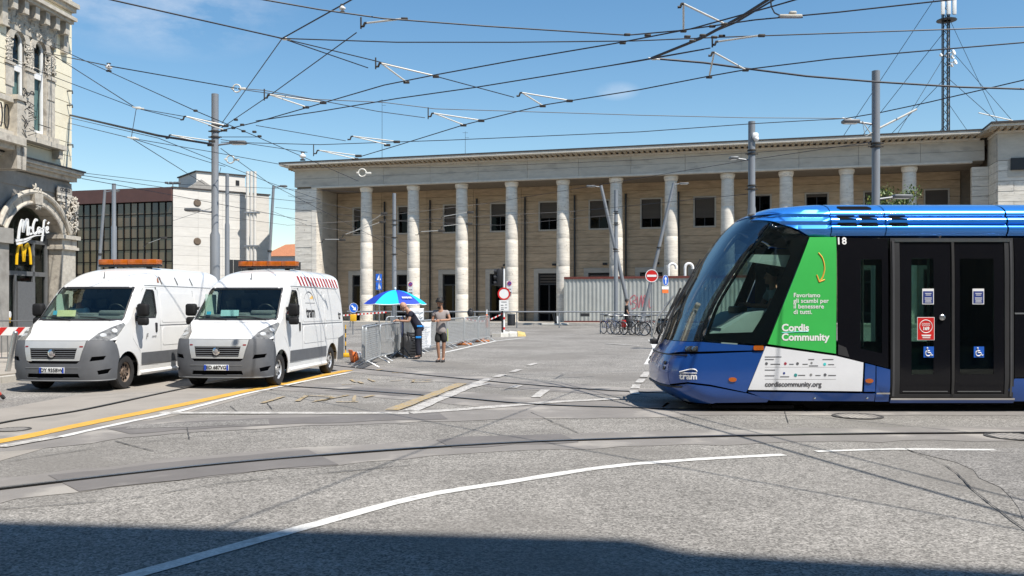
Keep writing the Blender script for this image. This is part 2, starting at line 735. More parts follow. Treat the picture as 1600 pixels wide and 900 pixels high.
M_whitest = mat('white wall panel', (.62, .59, .54), .8, var=.07, scale=1.5, bump=.15, bscale=6, stretch=(1, 1, 5), rnd=.05, world=True)
M_brownroof = mat('brown metal roof', (.095, .045, .038), .6, var=.12, scale=2, world=True)
M_terr = mat('terracotta tiles', (.40, .16, .075), .85, var=.25, scale=6, world=True)
M_hoard = mat('galvanised hoarding', (.42, .43, .405), .5, .15, var=.08, scale=2, rnd=.04, dirt=(.38, .37, .33), dscale=1.2, dthr=.60)
M_oxide = mat('red oxide paint', (.14, .035, .025), .6, var=.15)
M_graf = mat('faded red spray paint', (.50, .12, .15), .7, var=.2, scale=9)
M_steelp = mat('galvanised pole', (.24, .25, .265), .5, .35, var=.10, scale=5, stretch=(1, 1, .3))
M_bluegrey = mat('blue grey pole paint', (.21, .225, .245), .45, .1, var=.08, scale=5, stretch=(1, 1, .3))
M_stainless = mat('brushed steel', (.55, .55, .55), .3, .9, var=.08, scale=10)
M_white = mat('white plastic', (.78, .78, .77), .45, var=.04, scale=6)
M_black = mat('black plastic', (.018, .018, .02), .5, var=.15, scale=10)
M_rubber = mat('tyre rubber', (.022, .021, .021), .85, var=.2, scale=12)
M_wire = mat('dark cable', (.012, .013, .02), .5, var=.1)
M_rod = mat('pale insulating rod', (.68, .66, .60), .5, var=.08, scale=8)
M_clamp = mat('dark clamp steel', (.05, .045, .04), .6, .3, var=.2, scale=15)
M_red = mat('signal red', (.56, .018, .016), .4, var=.05)
M_blue = mat('sign blue', (.012, .10, .48), .4, var=.05)
M_yellow = mat('signal yellow', (.75, .42, .02), .5, var=.1, scale=8)
M_orange = mat('orange plastic', (.72, .16, .03), .5, var=.12, scale=8)
M_amber = mat('amber lens', (.42, .10, .008), .25, var=.25, scale=9, coat=.6, stretch=(1, 1, .3))
M_conc_b = mat('pale concrete block', (.55, .53, .48), .85, var=.12, scale=5, bump=.3)


# ------------------------------------------------------------------ ground, road, markings
def resample(pts, step):
    pts = [Vector((p[0], p[1])) for p in pts]
    out = [pts[0]]
    for a, b in zip(pts, pts[1:]):
        k = max(1, int((b - a).length / step))
        out += [a + (b - a) * (j / k) for j in range(1, k + 1)]
    return out


def smooth_line(pts, n=8):
    "Catmull-Rom through ground points"
    P = [Vector((p[0], p[1])) for p in pts]
    P = [P[0] * 2 - P[1]] + P + [P[-1] * 2 - P[-2]]
    out = []
    for i in range(1, len(P) - 2):
        for j in range(n):
            t = j / n
            out.append(.5 * (2 * P[i] + (P[i + 1] - P[i - 1]) * t + (2 * P[i - 1] - 5 * P[i] + 4 * P[i + 1] - P[i + 2]) * t * t +
                             (3 * P[i] - P[i - 1] - 3 * P[i + 1] + P[i + 2]) * t ** 3))
    out.append(P[-2])
    return out


def strip(mb, pts, w, lift, jit=0., off=0., step=.4):
    pts = resample(pts, step)
    L, Rr = [], []
    for i, p in enumerate(pts):
        d = (pts[min(i + 1, len(pts) - 1)] - pts[max(i - 1, 0)]).normalized()
        n = Vector((-d.y, d.x))
        ww = w(i / (len(pts) - 1)) if callable(w) else w
        a = p + n * (ww / 2 + off + random.uniform(-jit, jit))
        b = p - n * (ww / 2 - off + random.uniform(-jit, jit))
        L.append((a.x, a.y, gz(a.y) + lift))
        Rr.append((b.x, b.y, gz(b.y) + lift))
    k = len(pts)
    mb.add(L + Rr, [(i, i + k, i + k + 1, i + 1) for i in range(k - 1)])
    return mb


def G(*px):
    return [gp(x, y) for x, y in px]


ys = [-120, 0, 8, 16, 24, 38, 52, 66, 120, 400, 3000]
xs = [-3000, -300, -60, 0, 60, 300, 3000]
g = MB()
g.add([(x, y, gz(y)) for y in ys for x in xs],
      [(j * len(xs) + i, j * len(xs) + i + 1, (j + 1) * len(xs) + i + 1, (j + 1) * len(xs) + i) for j in range(len(ys) - 1) for i in range(len(xs) - 1)])
struct(g.build('ground', M_asph))

LN1 = smooth_line([gp(-260, 800), gp(0, 765), gp(400, 721), gp(800, 693), gp(1200, 681), gp(1600, 677), gp(2300, 674)])
LN2 = smooth_line([gp(-300, 728), gp(0, 662), gp(130, 641), gp(290, 607), gp(400, 588), gp(480, 573)])
LN3 = smooth_line([gp(430, 602.5), gp(560, 611), gp(700, 621), gp(830, 632), gp(1000, 638), gp(1200, 640), gp(2300, 640)])
LN4 = smooth_line([gp(520, 571), gp(600, 580), gp(700, 590), gp(830, 602), gp(1000, 613), gp(1250, 618), gp(2000, 619)])
LN5 = smooth_line([gp(-200, 700), gp(0, 693), gp(240, 668), gp(500, 655), gp(800, 646), gp(1050, 643)])
# the pale concrete of the lane under the vans
bl = MB()
strip(bl, LN2, 3.2, .004, .03, -.2)
struct(bl.build('bus_lane_surface', M_conc3))
tb = MB()
strip(tb, LN1, 1.2, .004, .09)
strip(tb, LN3, 1.7, .004, .06, .1)
strip(tb, LN4, 1.6, .0045, .06)
strip(tb, LN5, 1.5, .005, .08)
struct(tb.build('track_bed_surface', M_conc))
m2 = MB()
strip(m2, LN1[10:19], 1.0, .008, .05, -.1)
strip(m2, LN1[22:27], .75, .008, .08, .25)
strip(m2, LN3[6:14], .9, .008, .04, .1)
strip(m2, LN5[14:30], .8, .009, .06, -.1)
struct(m2.build('track_repair_surface', M_conc2))
ap = MB()
strip(ap, G((1420, 702), (1520, 735), (1660, 860)), 2.2, .0045, .08, 1.1)
strip(ap, G((200, 668), (420, 660)), .5, .012, .05)
struct(ap.build('asphalt_repair_surface', M_asph2))
gr = MB()
rl = MB()
for ln, a in ((LN1, 0), (LN2, 1), (LN3, 1), (LN4, 1)):
    strip(gr, ln, .115, .013)
    strip(rl, ln, .055, .017, 0, .012)
struct(gr.build('rail_groove_surface', M_groove))
struct(rl.build('guide_rail_surface', M_rail))

yw = MB()
strip(yw, smooth_line(G((-140, 718), (0, 690.5), (41, 683), (137, 662.5), (220, 646), (302, 629.5), (385, 611.5), (430, 603.5), (480, 592), (545, 579))), .26, .011, .008)
struct(yw.build('yellow_lane_marking', M_yell_p))
wm = MB()
strip(wm, smooth_line(G((91, 684.5), (192, 662), (275, 644.5), (385, 616), (425, 607.5), (480, 595.5), (545, 583))), .12, .0125, .008)
strip(wm, smooth_line(G((190, 905), (500, 818), (660, 776), (800, 753), (950, 730), (1080, 719), (1225, 711))), .135, .006, .006)
strip(wm, smooth_line(G((1275, 706), (1400, 702.5), (1555, 703.5))), .10, .0065, .006)
strip(wm, G((1018, 531), (1026, 543), (1020, 560), (1014, 570)), .3, .0095, .01)
strip(wm, G((820, 528), (775, 533), (690, 552)), .14, .0095, .01)
struct(wm.build('white_line_marking', M_white_p))
ww = MB()
strip(ww, G((250, 646), (640, 646.5)), .24, .013, .02)
strip(ww, G((640, 646), (730, 640), (850, 630), (965, 623.5)), .26, .013, .02)
strip(ww, G((642, 643), (765, 592)), .22, .015, .02)
for a, b in (((735, 606), (762, 600)), ((775, 590), (787, 586)), ((800, 582), (812, 578)), ((825, 572), (838, 568)), ((1011, 582), (1006, 590)), ((1003, 593), (998, 599)),
             ((995, 602), (992, 608)), ((990, 611), (993, 617)), ((800, 607), (812, 603)), ((0, 700), (90, 684)), ((838, 622), (852, 610)), ((945, 537), (1000, 541)), ((880, 523), (1000, 522))):
    strip(ww, G(a, b), .17, .0165, .012)
struct(ww.build('worn_white_marking', M_white_w))
yf = MB()
strip(yf, G((612, 642), (722, 600)), .22, .0175, .02)
for a, b, w in (((410, 631), (445, 620), .14), ((465, 628), (480, 619), .14), ((480, 619), (520, 621), .12), ((488, 629), (545, 618.5), .14), ((505, 627), (520, 622), .1), ((525, 629), (560, 629), .14),
                ((555, 619), (552, 628), .10), ((568, 622), (584, 619), .16), ((534, 602), (556, 601), .12), ((560, 597), (566, 600), .16), ((575, 593), (585, 597), .12), ((610, 596), (632, 595), .14),
                ((642, 598), (676, 597), .16), ((640, 594.5), (676, 594), .10), ((645, 598), (647, 594), .10), ((588, 579), (598, 578), .2), ((612, 583), (630, 583), .16), ((548, 594), (556, 598), .1)):
    strip(yf, G(a, b), w * .55, .018, .012)
strip(yf, G((805, 521), (818, 524)), .3, .018, .01)
struct(yf.build('worn_yellow_marking', M_yell_w))
ts = MB()
for l in (((1410, 700), (1480, 730), (1530, 775), (1605, 832)), ((830, 645), (910, 680)),
          ((290, 660), (296, 688)), ((415, 628), (425, 640)), ((0, 724), (240, 690), (520, 668), (900, 655)), ((0, 797), (200, 780), (360, 755), (640, 728)),
          ((1225, 640), (1232, 662)), ((700, 580), (860, 587)), ((180, 690), (240, 706)), ((360, 635), (372, 645))):
    strip(ts, smooth_line(G(*l), 10), .012, .011, .006, 0, .12)
struct(ts.build('crack_marking', M_tar))
# cast-iron covers let into the road
for (px, py, r), lb in (((730, 533, .42), 'round iron manhole cover in the asphalt by the kerb island'), ((1585, 683, .34), 'round iron manhole cover in the track bed under the tram door'),
                        ((20, 672, .22), 'small round iron cover in the pale lane before the vans'), ((1340, 651, .36), 'wide round iron cover in the road below the tram wheel skirt')):
    c = gp(px, py)
    t = thing('manhole_cover', lb, 'manhole cover', (c.x, c.y, c.z + .012))
    MB().lathe([(r, -.004), (r, .002), (r * .93, .002), (r * .93, -.002), (0.0, -.002)], 24).build('ring', M_tar, t)
    m = MB()
    for i in range(-3, 4):
        h = math.sqrt(max(.01, (r * .8) ** 2 - (i * r * .22) ** 2))
        m.box(i * r * .22 - r * .095, i * r * .22 + r * .095, -h, h, -.0018, .0015)
    m.build('cast_ribs', M_conc, t)

# pavement with kerb along the corner building
kb = MB()
P0 = Vector((-15.77, 32.0))
WD = Vector((.107, .994)).normalized()      # wall direction, away from the camera
WN = Vector((WD.y, -WD.x))                  # out of the wall, towards the street
pv = []
for k in (-30, 1.5):
    for n in (-.5, 6.2):
        q = P0 + WD * k + WN * n
        pv.append((q.x, q.y))
a, b, c, d = pv
mb = MB()
mb.add([(a[0], a[1], 0), (b[0], b[1], 0), (d[0], d[1], .08), (c[0], c[1], .08), (a[0], a[1], .12), (b[0], b[1], .12), (d[0], d[1], .2), (c[0], c[1], .2)],
       [(4, 5, 7 - 1, 7), (0, 1, 5, 4), (1, 2, 6, 5), (2, 3, 7, 6), (3, 0, 4, 7)])
struct(mb.build('pavement', M_pave))
kroot = thing('kerb', 'long grey stone kerb edging the pavement before the corner building', 'kerb', (0, 0, 0))
for i in range(22):
    q0 = P0 + WD * (1.4 - i * 1.0) + WN * 6.23
    q1 = q0 - WD * .985
    m = MB()
    n2 = WN * .22
    zz0, zz1 = gz(q0.y), gz(q1.y)
    vs = [(q0.x, q0.y, zz0 - .02), (q1.x, q1.y, zz1 - .02), (q1.x + n2.x, q1.y + n2.y, zz1 - .02), (q0.x + n2.x, q0.y + n2.y, zz0 - .02),
          (q0.x, q0.y, zz0 + .135), (q1.x, q1.y, zz1 + .135), (q1.x + n2.x, q1.y + n2.y, zz1 + .135), (q0.x + n2.x, q0.y + n2.y, zz0 + .135)]
    m.add(vs, [(0, 1, 2, 3), (4, 7, 6, 5), (0, 4, 5, 1), (1, 5, 6, 2), (2, 6, 7, 3), (3, 7, 4, 0)])
    m.build('kerb_stone', M_kerb, kroot)

# ------------------------------------------------------------------ railway station with its colonnade
ST_R = math.atan2(-.2647, .9643)
ST_Z = .52
st = thing('railway_station', 'long pale stone station with a row of round columns under a deep cornice', 'building', (-11.6, 70.0, ST_Z), ST_R)
BAY = 3.95
ROW = .583
unit = bpy.data.meshes.new('stone')
_u = MB().box(-.5, .5, -.5, .5, -.5, .5)
unit.from_pydata([tuple(v) for v in _u.v], [], _u.f)


def unit_mesh(m):
    k = 'stone_' + m.name
    if k not in bpy.data.meshes:
        c = unit.copy()
        c.name = k
        c.materials.append(m)
    return bpy.data.meshes[k]


def stone(name, m, parent, x0, x1, y0, y1, z0, z1):
    o = place(name, unit_mesh(m), parent, ((x0 + x1) / 2, (y0 + y1) / 2, (z0 + z1) / 2))
    o.scale = (x1 - x0, y1 - y0, z1 - z0)
    return o


BW = 3.5                                    # face of the back wall
MB().box(-5.8, 62, BW + .16, 16, -.5, 12.0).box(44.8, 62, -2.15, BW + .2, -.5, 12.2).box(-5.75, -4.12, .06, BW + .3, -.5, 11.5).build('wall_core', M_core, st)
J = .02
openings = {}
for n in range(-1, 11):
    cx = BAY * n + 2.2
    openings[n] = [(cx - .83, cx + .83, 12 * ROW, 16 * ROW), (cx - 1.2, cx + 1.2, 0, 7 * ROW)]
rest = MB()
nst = 0
for n in range(-1, 11):
    x0, x1 = max(BAY * n, -4.1), min(BAY * (n + 1), 43.2)
    for r in range(18):
        z0, z1 = r * ROW, (r + 1) * ROW
        iv = [(x0, x1)]
        for a, b, c, d in openings[n]:
            if z1 > c + .01 and z0 < d - .01:
                iv = [q for s0, s1 in iv for q in ((s0, min(s1, a)), (max(s0, b), s1)) if q[1] - q[0] > .08]
        for s0, s1 in iv:
            pr = random.uniform(-.012, .012)
            a = (s0 + J / 2, s1 - J / 2, BW + pr, BW + .2, z0 + J / 2, z1 - J / 2)
            if r >= 16 or n == 10 or nst >= 296:
                rest.box(*a)
            else:
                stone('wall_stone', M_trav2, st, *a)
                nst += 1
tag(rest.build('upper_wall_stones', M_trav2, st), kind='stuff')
# piers at the end
for r in range(18):
    stone('pier_stone', M_trav, st, -5.9 + J / 2, -4.42 - J / 2, -.1 + random.uniform(-.01, .01), .3, r * ROW + J / 2, (r + 1) * ROW - J / 2)
    stone('pier_stone', M_trav, st, -5.93, -5.7, .31, 3.4, r * ROW + J / 2, (r + 1) * ROW - J / 2)
stone('pier_edge', M_trav, st, -4.42, -4.0, -.12, .9, 0, 10.5)
stone('pier_side', M_entab, st, -4.2, -4.03, .9, 3.5, 0, 10.5)
# columns of drums
rz = tab([(0, .50), (3.5, .495), (10.2, .43)])
drz = [0, 2.05, 4.1, 6.15, 8.2, 10.08]
dr_me = []
for i in range(5):
    za, zb = drz[i] + .003, drz[i + 1] - .003
    pr = [(rz(za) - .005, za)] + [(rz(za + .012 + (zb - za - .024) * t / 4), za + .012 + (zb - za - .024) * t / 4) for t in range(5)] + [(rz(zb) - .005, zb)]
    m = MB().lathe(pr, 28)
    o = m.build('drum', M_trav)
    dr_me.append(o.data)
    bpy.data.objects.remove(o)
cap = MB().lathe([(.44, 10.09), (.45, 10.14), (.47, 10.16), (.50, 10.26), (.52, 10.31), (.52, 10.46), (.50, 10.48)], 28)
o = cap.build('capital', M_trav)
cap_me = o.data
bpy.data.objects.remove(o)
for n in range(11):
    m = MB().box(-.62, .62, -.62, .62, -.3, .0)
    c = m.build('column', M_trav, st, loc=(BAY * n, .55, 0.004))
    for k in range(5):
        place('drum', dr_me[k], c, rot=(0, 0, random.uniform(0, 6)))
    place('capital', cap_me, c)
# downpipes behind each column
for n in range(11):
    MB().cyl((BAY * n + .3, BW - .12, 0), (BAY * n + .3, BW - .12, 9.7), .075, n=8).build('downpipe', M_darkmetal, st)
# windows and doors
rnd = random.Random(3)
for n in range(-1, 11):
    cx = BAY * n + 2.2
    z0, z1 = 12 * ROW, 16 * ROW
    f = MB()
    for a in ((cx - .83, cx - .72, z0, z1), (cx + .72, cx + .83, z0, z1), (cx - .72, cx + .72, z1 - .10, z1), (cx - .72, cx + .72, z0, z0 + .12)):
        f.box(a[0], a[1], BW - .05, BW + .25, a[2], a[3])
    w = f.build('window', M_entab, st)
    g = MB()
    for a in ((cx - .72, cx - .66, z0 + .12, z1 - .1), (cx + .66, cx + .72, z0 + .12, z1 - .1), (cx - .03, cx + .03, z0 + .12, z1 - .1), (cx - .66, cx - .03, z1 - .16, z1 - .1), (cx + .03, cx + .66, z1 - .16, z1 - .1)):
        g.box(a[0], a[1], BW + .09, BW + .14, a[2], a[3])
    g.build('sash', M_darkmetal, w)
    for s in (-1, 1):
        MB().box(cx + .345 * s - .315, cx + .345 * s + .315, BW + .11, BW + .12, z0 + .12, z1 - .16).build('pane', M_glassb, w)
    dn = {0: .2, 1: .75, 3: .6, 4: .62, 5: .72, 6: .74, 7: 0., 8: .1, 9: .9, 10: .75}.get(n, .5)
    if dn:
        MB().box(cx - .68, cx + .68, BW + .04, BW + .075, z1 - .12 - dn * 2.0, z1 - .11).build('shutter', M_shut, w)
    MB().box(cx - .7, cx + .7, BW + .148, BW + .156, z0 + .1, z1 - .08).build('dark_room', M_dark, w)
    # door below
    zt = 7 * ROW
    f = MB()
    f.box(cx - 1.2, cx - .85, BW - .06, BW + .3, 0, zt - .36)
    f.box(cx + .85, cx + 1.2, BW - .06, BW + .3, 0, zt - .36)
    f.box(cx - 1.2, cx + 1.2, BW - .06, BW + .3, zt - .36, zt)
    d = f.build('door', M_entab, st)
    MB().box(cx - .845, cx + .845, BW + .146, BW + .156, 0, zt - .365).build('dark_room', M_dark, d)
    q = MB()
    th = zt - .36
    tr = th - .85
    for a in ((cx - .85, cx - .74, 0, th), (cx + .74, cx + .85, 0, th), (cx - .06, cx + .06, 0, tr), (cx - .74, cx + .74, tr - .06, tr + .06), (cx - .74, cx + .74, th - .08, th), (cx - .74, cx - .06, .55, .75), (cx + .06, cx + .74, .55, .75)):
        q.box(a[0], a[1], BW + .06, BW + .13, a[2], a[3])
    q.build('leaf_frame', M_darkmetal, d)
    for s in (-1, 1):
        MB().box(cx + .4 * s - .34, cx + .4 * s + .34, BW + .09, BW + .10, .75, tr - .06).build('pane', M_glassb, d)
    if n in (3, 4, 5):
        for k in range(3):
            MB().box(cx - .72, cx + .72, BW + .04, BW + .055, tr + .12 + .22 * k, tr + .27 + .22 * k).build('slat', M_shut, d)
    MB().box(cx + .3, cx + .62, BW - .28, BW - .06, zt + .22, zt + .38).build('lamp', M_black, d)
# entablature
MB().box(-5.92, 43.9, .3, 1.3, 10.5, 12.3).box(-5.92, 44, 1.3, 4, 10.5, 10.7).build('entablature_core', M_core, st)
stone('architrave_fillet', M_cornice, st, -4.42, 43.2, -.17, .28, 10.5, 10.63)
for i in range(13):
    x0 = -5.93 + i * 3.835
    stone('architrave_block', M_entab, st, x0 + .008, x0 + 3.827, -.12 + random.uniform(-.004, .004), .3, 10.64, 11.26)
    stone('architrave_block', M_entab, st, x0 + .008, x0 + 3.827, -.10 + random.uniform(-.004, .004), .3, 11.275, 11.95)


def cornice(name, x0, x1, y, ret=None):
    m = MB()
    m.box(x0, x1, y - .25, y + .4, 11.95, 12.07)
    m.box(x0 - (.0 if ret else .75), x1, y - 1.05, y + .5, 12.24, 12.40)
    m.box(x0 - (.0 if ret else .7), x1, y - .98, y + .5, 12.20, 12.24)
    m.build(name, M_cornice, st)


cornice('cornice', -5.95, 43.62, -.12)
md = MB()
for i in range(126):
    x = -5.9 + i * .394
    md.box(x, x + .2, -.97, -.1, 12.06, 12.2)
for i in range(9):
    md.box(-6.6, -5.9, .1 + i * .394, .3 + i * .394, 12.06, 12.2)
tag(md.build('modillions', M_mod, st), kind='stuff')
MB().box(-6.72, 43.6, -1.2, 16, 12.405, 12.50).build('roof_edge', M_roofedge, st)
# projecting wing
WX, WY = 44.2, -2.3
for r in range(16):
    z0, z1 = r * .64, (r + 1) * .64
    for i in range(4):
        sh = .8 if r % 2 else 0.
        a = WX + max(0, i * 1.7 - sh)
        b = WX + (i + 1) * 1.7 - sh
        stone('wing_stone', M_trav, st, a + .012, b - .012, WY + random.uniform(-.008, .008), WY + .3, z0 + .012, z1 - .012)
    stone('wing_stone', M_trav, st, WX - .02, WX + .2, WY + .31, .3, z0 + .012, z1 - .012)
    stone('wing_stone', M_trav, st, 43.2, WX - .03, -.05 + random.uniform(-.006, .006), .4, z0 + .012, z1 - .012)
for i in range(4):
    stone('frieze_block', M_entab, st, WX + i * 2.6 + (.01 if i else 0), WX + i * 2.6 + 2.59, WY - .03, WY + .3, 10.25, 11.95)
stone('frieze_block', M_entab, st, WX - .03, WX + .2, WY + .31, .3, 10.25, 11.95)
MB().box(WX - .1, 62, WY - .25, 0, 11.96, 12.07).box(43.6, 62, WY - 1.0, 4, 12.24, 12.395).build('cornice', M_cornice, st)
md = MB()
for i in range(30):
    md.box(WX - .5 + i * .394, WX - .3 + i * .394, WY - .92, WY, 12.07, 12.23)
for i in range(5):
    md.box(WX - .75, WX, WY + .2 + i * .394, WY + .4 + i * .394, 12.07, 12.23)
tag(md.build('modillions', M_mod, st), kind='stuff')
MB().box(43.58, 62, WY - 1.12, 16, 12.40, 12.52).build('roof_edge', M_roofedge, st)
q = MB().box(44.9, 48.5, WY - .16, WY - .04, 9.62, 10.36)
q.build('display_board', M_black, st)
MB().box(44.75, 48.7, WY - .033, WY - .009, 9.2, 10.24).build('board_backing', M_entab, st)
# pavement in front of the station
pvm = MB()
pvm.box(-40, 70, -4.2, 4.0, -.55, .004)
o = pvm.build('station_pavement', M_pave, loc=(-11.6, 70.0, ST_Z - .006), rot=(0, 0, ST_R))
struct(o)
kr = thing('kerb', 'pale stone kerb along the pavement in front of the station columns', 'kerb', (-11.6, 70.0, ST_Z), ST_R)
for i in range(40):
    stone('kerb_stone', M_kerb, kr, -14 + i * 1.2, -14 + i * 1.2 + 1.185, -4.42, -4.21, -.3, .002)

STM = Matrix.Translation((-11.6, 70.0, ST_Z)) @ Matrix.Rotation(ST_R, 4, 'Z')
# no-parking plates on two columns
for n, lb in ((1, 'small no parking plate on the second column from the van'), (3, 'small no parking plate on the column behind the traffic light')):
    t = thing('no_parking_sign', lb, 'sign', STM @ Vector((BAY * n - .02, .02, 0)), ST_R)
    MB().box(-.22, .22, -.03, 0, 2.1, 3.05).build('plate', M_white, t)
    MB().lathe([(0.001, 0), (.17, 0), (.17, .012), (.001, .012)], 20, Tm(0, -.031, 2.85, PI / 2)).build('disc', M_blue, t)
    MB().lathe([(.13, .012), (.17, .012), (.17, .02), (.13, .02)], 20, Tm(0, -.031, 2.85, PI / 2), True).box(-.15, .15, -.055, -.045, -.018, .018, Tm(0, 0, 2.85, 0, R(45))).build('red_ring', M_red, t)
    text_to(MB(), '0-24', .14, Tm(0, -.034, 2.42), offset=.004).build('lettering', M_black, t)
    MB().box(-.16, .16, -.06, -.031, 2.14, 2.22).build('lower_plate', M_darkmetal, t)
# thin aerials on the roof
for px, lb, h in ((597, 'thin tall wire aerial on the station roof with a small top cross', 5.3), (727, 'thin short wire aerial on the station roof', 2.7)):
    xx = (px - 800) / FPX
    b = Vector((xx * 72, 72, 0))
    z0 = ST_Z + 12.5
    t = thing('roof_aerial', lb, 'aerial', (b.x, b.y, z0))
    MB().cyl((0, 0, 0), (0, 0, h), .02, .014, 6).build('mast', M_darkmetal, t)
    MB().cyl((-.22, 0, h - .1), (.22, 0, h - .1), .012, n=6).cyl((0, 0, h - .5), (.3, 0, h - .5), .012, n=6).build('crosspiece', M_darkmetal, t)
# ------------------------------------------------------------------ corner building with the arched cafe window
# local frame: x = towards the camera along the wall (k), -y = out into the street, z up
cb_rot = math.atan2(-WD.y, -WD.x)
cb = thing('corner_building', 'ornate cream and stone corner building with paired arched window above an arched cafe front', 'building', (P0.x, P0.y, 0.), cb_rot)
# in this frame +x runs along -WD; outward normal WN is local +y
YO = 1.0
E = 14.0
ARC_C, ARC_R, ARC_Z = 2.2, 1.62, 3.42      # segmental arch: centre k, radius, centre height


def out(m, x0, x1, d0, d1, z0, z1):
    "box standing d0..d1 metres out of the wall face"
    return m.box(x0, x1, d0, d1, z0, z1)


core = MB()
core.box(.02, E, -9, -1.5, 0, 14.2)
core.box(.02, E, -1.5, -.02, 4.95, 7.42).box(.02, E, -1.5, -.02, 11.0, 14.2).box(.02, 1.44, -1.5, -.02, 7.42, 11.0).box(3.24, E, -1.5, -.02, 7.42, 11.0).box(2.12, 2.56, -1.5, -.02, 7.42, 10.3)
core.box(.02, .78, -1.5, -.02, 0, 4.95)
core.box(3.9, E, -1.5, -.02, 0, 4.95)
core.build('wall_core', M_greyst, cb)
# upper wall: courses of cream stucco cut by joints
wins = [(1.5, 2.08), (2.6, 3.17)]
CH = .47
zc = 6.5
r = 0
while zc < 12.1:
    z1 = min(zc + CH, 12.1)
    iv = [(0.0, 1.0), (3.5, 5.2), (5.2, 8.0)] if 7.25 < zc + .2 < 11.5 else [(0.0, 2.2), (2.2, 5.2), (5.2, 8.0)]
    for a, b in iv:
        o = place('wall_course', unit_mesh(M_cream), cb, ((a + b) / 2, .0, (zc + z1) / 2))
        o.scale = (b - a - .0, .1, z1 - zc - .022)
    zc = z1
    r += 1
# window surround built of stone jambs
sur = MB()
for a, b in ((.98, 1.46), (2.12, 2.56), (3.21, 3.52)):
    sur.box(a, b, -.1, .055, 7.3, 9.55)
sur.box(.95, 3.55, 0, .10, 10.55, 11.3)
sur.box(.9, 3.6, -.02, .16, 7.2, 7.42)
sur.build('window_surround', M_orn, cb)
rr = random.Random(5)


def carving(name, spots, parent, m=M_orn):
    mb = MB()
    for x, d, z, s in spots:
        a0 = rr.uniform(0, 6.28)
        k = rr.choice((4, 5, 6))
        for j in range(k):
            a = a0 + j * 2 * PI / k
            K_ = Tm(x, d, z, 0, a, 0)
            mb.ball((0, 0, s * .95), s, 6, 5, (.42, .30, .95), K_ @ Matrix.Rotation(rr.uniform(-.1, .5), 4, 'X'))
    return tag(mb.build(name, m, parent, ang=60), kind='stuff')


for i, (a, b) in enumerate(wins):
    c = (a + b) / 2
    hw_ = (b - a) / 2
    arch = [(a, 7.45)] + [(b, 7.45)] + [(c + hw_ * math.cos(t), 10.25 + hw_ * 1.05 * math.sin(t)) for t in [PI * j / 10 for j in range(11)]]
    # stone arch over the window head
    mb = MB()
    for j in range(9):
        t0, t1 = PI * j / 9, PI * (j + 1) / 9
        r0, r1 = hw_ + .01, hw_ + .24
        mb.add([(c + r * math.cos(t), d, 10.25 + r * 1.05 * math.sin(t)) for t in (t0, t1) for r in (r0, r1) for d in (-.05, .09)],
               [(0, 1, 3, 2), (4, 6, 7, 5), (0, 4, 5, 1), (2, 3, 7, 6), (1, 5, 7, 3), (0, 2, 6, 4)])
    mb.build('arch_stone', M_orn, cb)
    f = MB()
    fr = .095
    f.box(a, a + fr, -.12, -.04, 7.45, 10.3)
    f.box(b - fr, b, -.12, -.04, 7.45, 10.3)
    f.box(a + fr, b - fr, -.12, -.04, 7.45, 7.55)
    f.box(a + fr, b - fr, -.12, -.04, 9.28, 9.5)
    for j in range(10):
        t0, t1 = PI * j / 10, PI * (j + 1) / 10
        f.add([(c + r * math.cos(t), d, 10.3 + r * 1.05 * math.sin(t)) for t in (t0, t1) for r in (hw_ - fr, hw_) for d in (-.12, -.04)],
              [(0, 1, 3, 2), (4, 6, 7, 5), (0, 4, 5, 1), (2, 3, 7, 6), (1, 5, 7, 3), (0, 2, 6, 4)])
    w = f.build('window', M_white, cb)
    g = MB()
    g.add([(x, -.09, z) for x, z in arch], [tuple(range(len(arch)))])
    g.build('pane', glass('upper window glass', (.6, .68, .66), .02), w)
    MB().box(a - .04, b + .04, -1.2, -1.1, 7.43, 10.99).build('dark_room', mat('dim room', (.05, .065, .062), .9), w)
    MB().tube([(a + .1 + .05 * j, -.4 + .03 * (j % 2), 7.5) for j in range(6)], .02, 4).box(a + .0, b - .0, -.24, -.20, 7.5, 9.4).build('curtain', mat('pale green curtain', (.32, .42, .40), .9), w)
tv, tf = patch([(1.42, 9.6), (3.26, 9.6), (3.26, 11.05), (1.42, 11.05)], [[(a, 9.62)] + [(b, 9.62)] + [((a + b) / 2 + (b - a) / 2 * math.cos(PI * j / 10), 10.25 + (b - a) / 2 * 1.05 * math.sin(PI * j / 10)) for j in range(11)] for a, b in wins], .15)
MB().add([(x, .03, z) for x, z in tv], tf).build('tympanum', M_orn, cb, smooth=False)
# clusters of leaves: capitals beside the windows, frieze above
carving('carved_capital', [(1.22 + rr.uniform(-.2, .2), .08, 9.5 + .04 * j, .075) for j in range(20)], cb)
carving('carved_capital', [(2.34 + rr.uniform(-.18, .18), .08, 9.5 + .04 * j, .075) for j in range(20)], cb)
carving('carved_capital', [(3.36 + rr.uniform(-.12, .12), .08, 9.5 + .04 * j, .07) for j in range(18)], cb)
carving('carved_frieze', [(1.0 + 2.6 * rr.random(), .12, 10.72 + .55 * rr.random(), .075) for j in range(80)], cb)
for x in (1.22, 2.34, 3.36):
    MB().box(x - .24, x + .24, .05, .12, 9.38, 9.46).box(x - .20, x + .20, .05, .08, 8.7, 9.36).build('moulded_band', M_orn, cb)
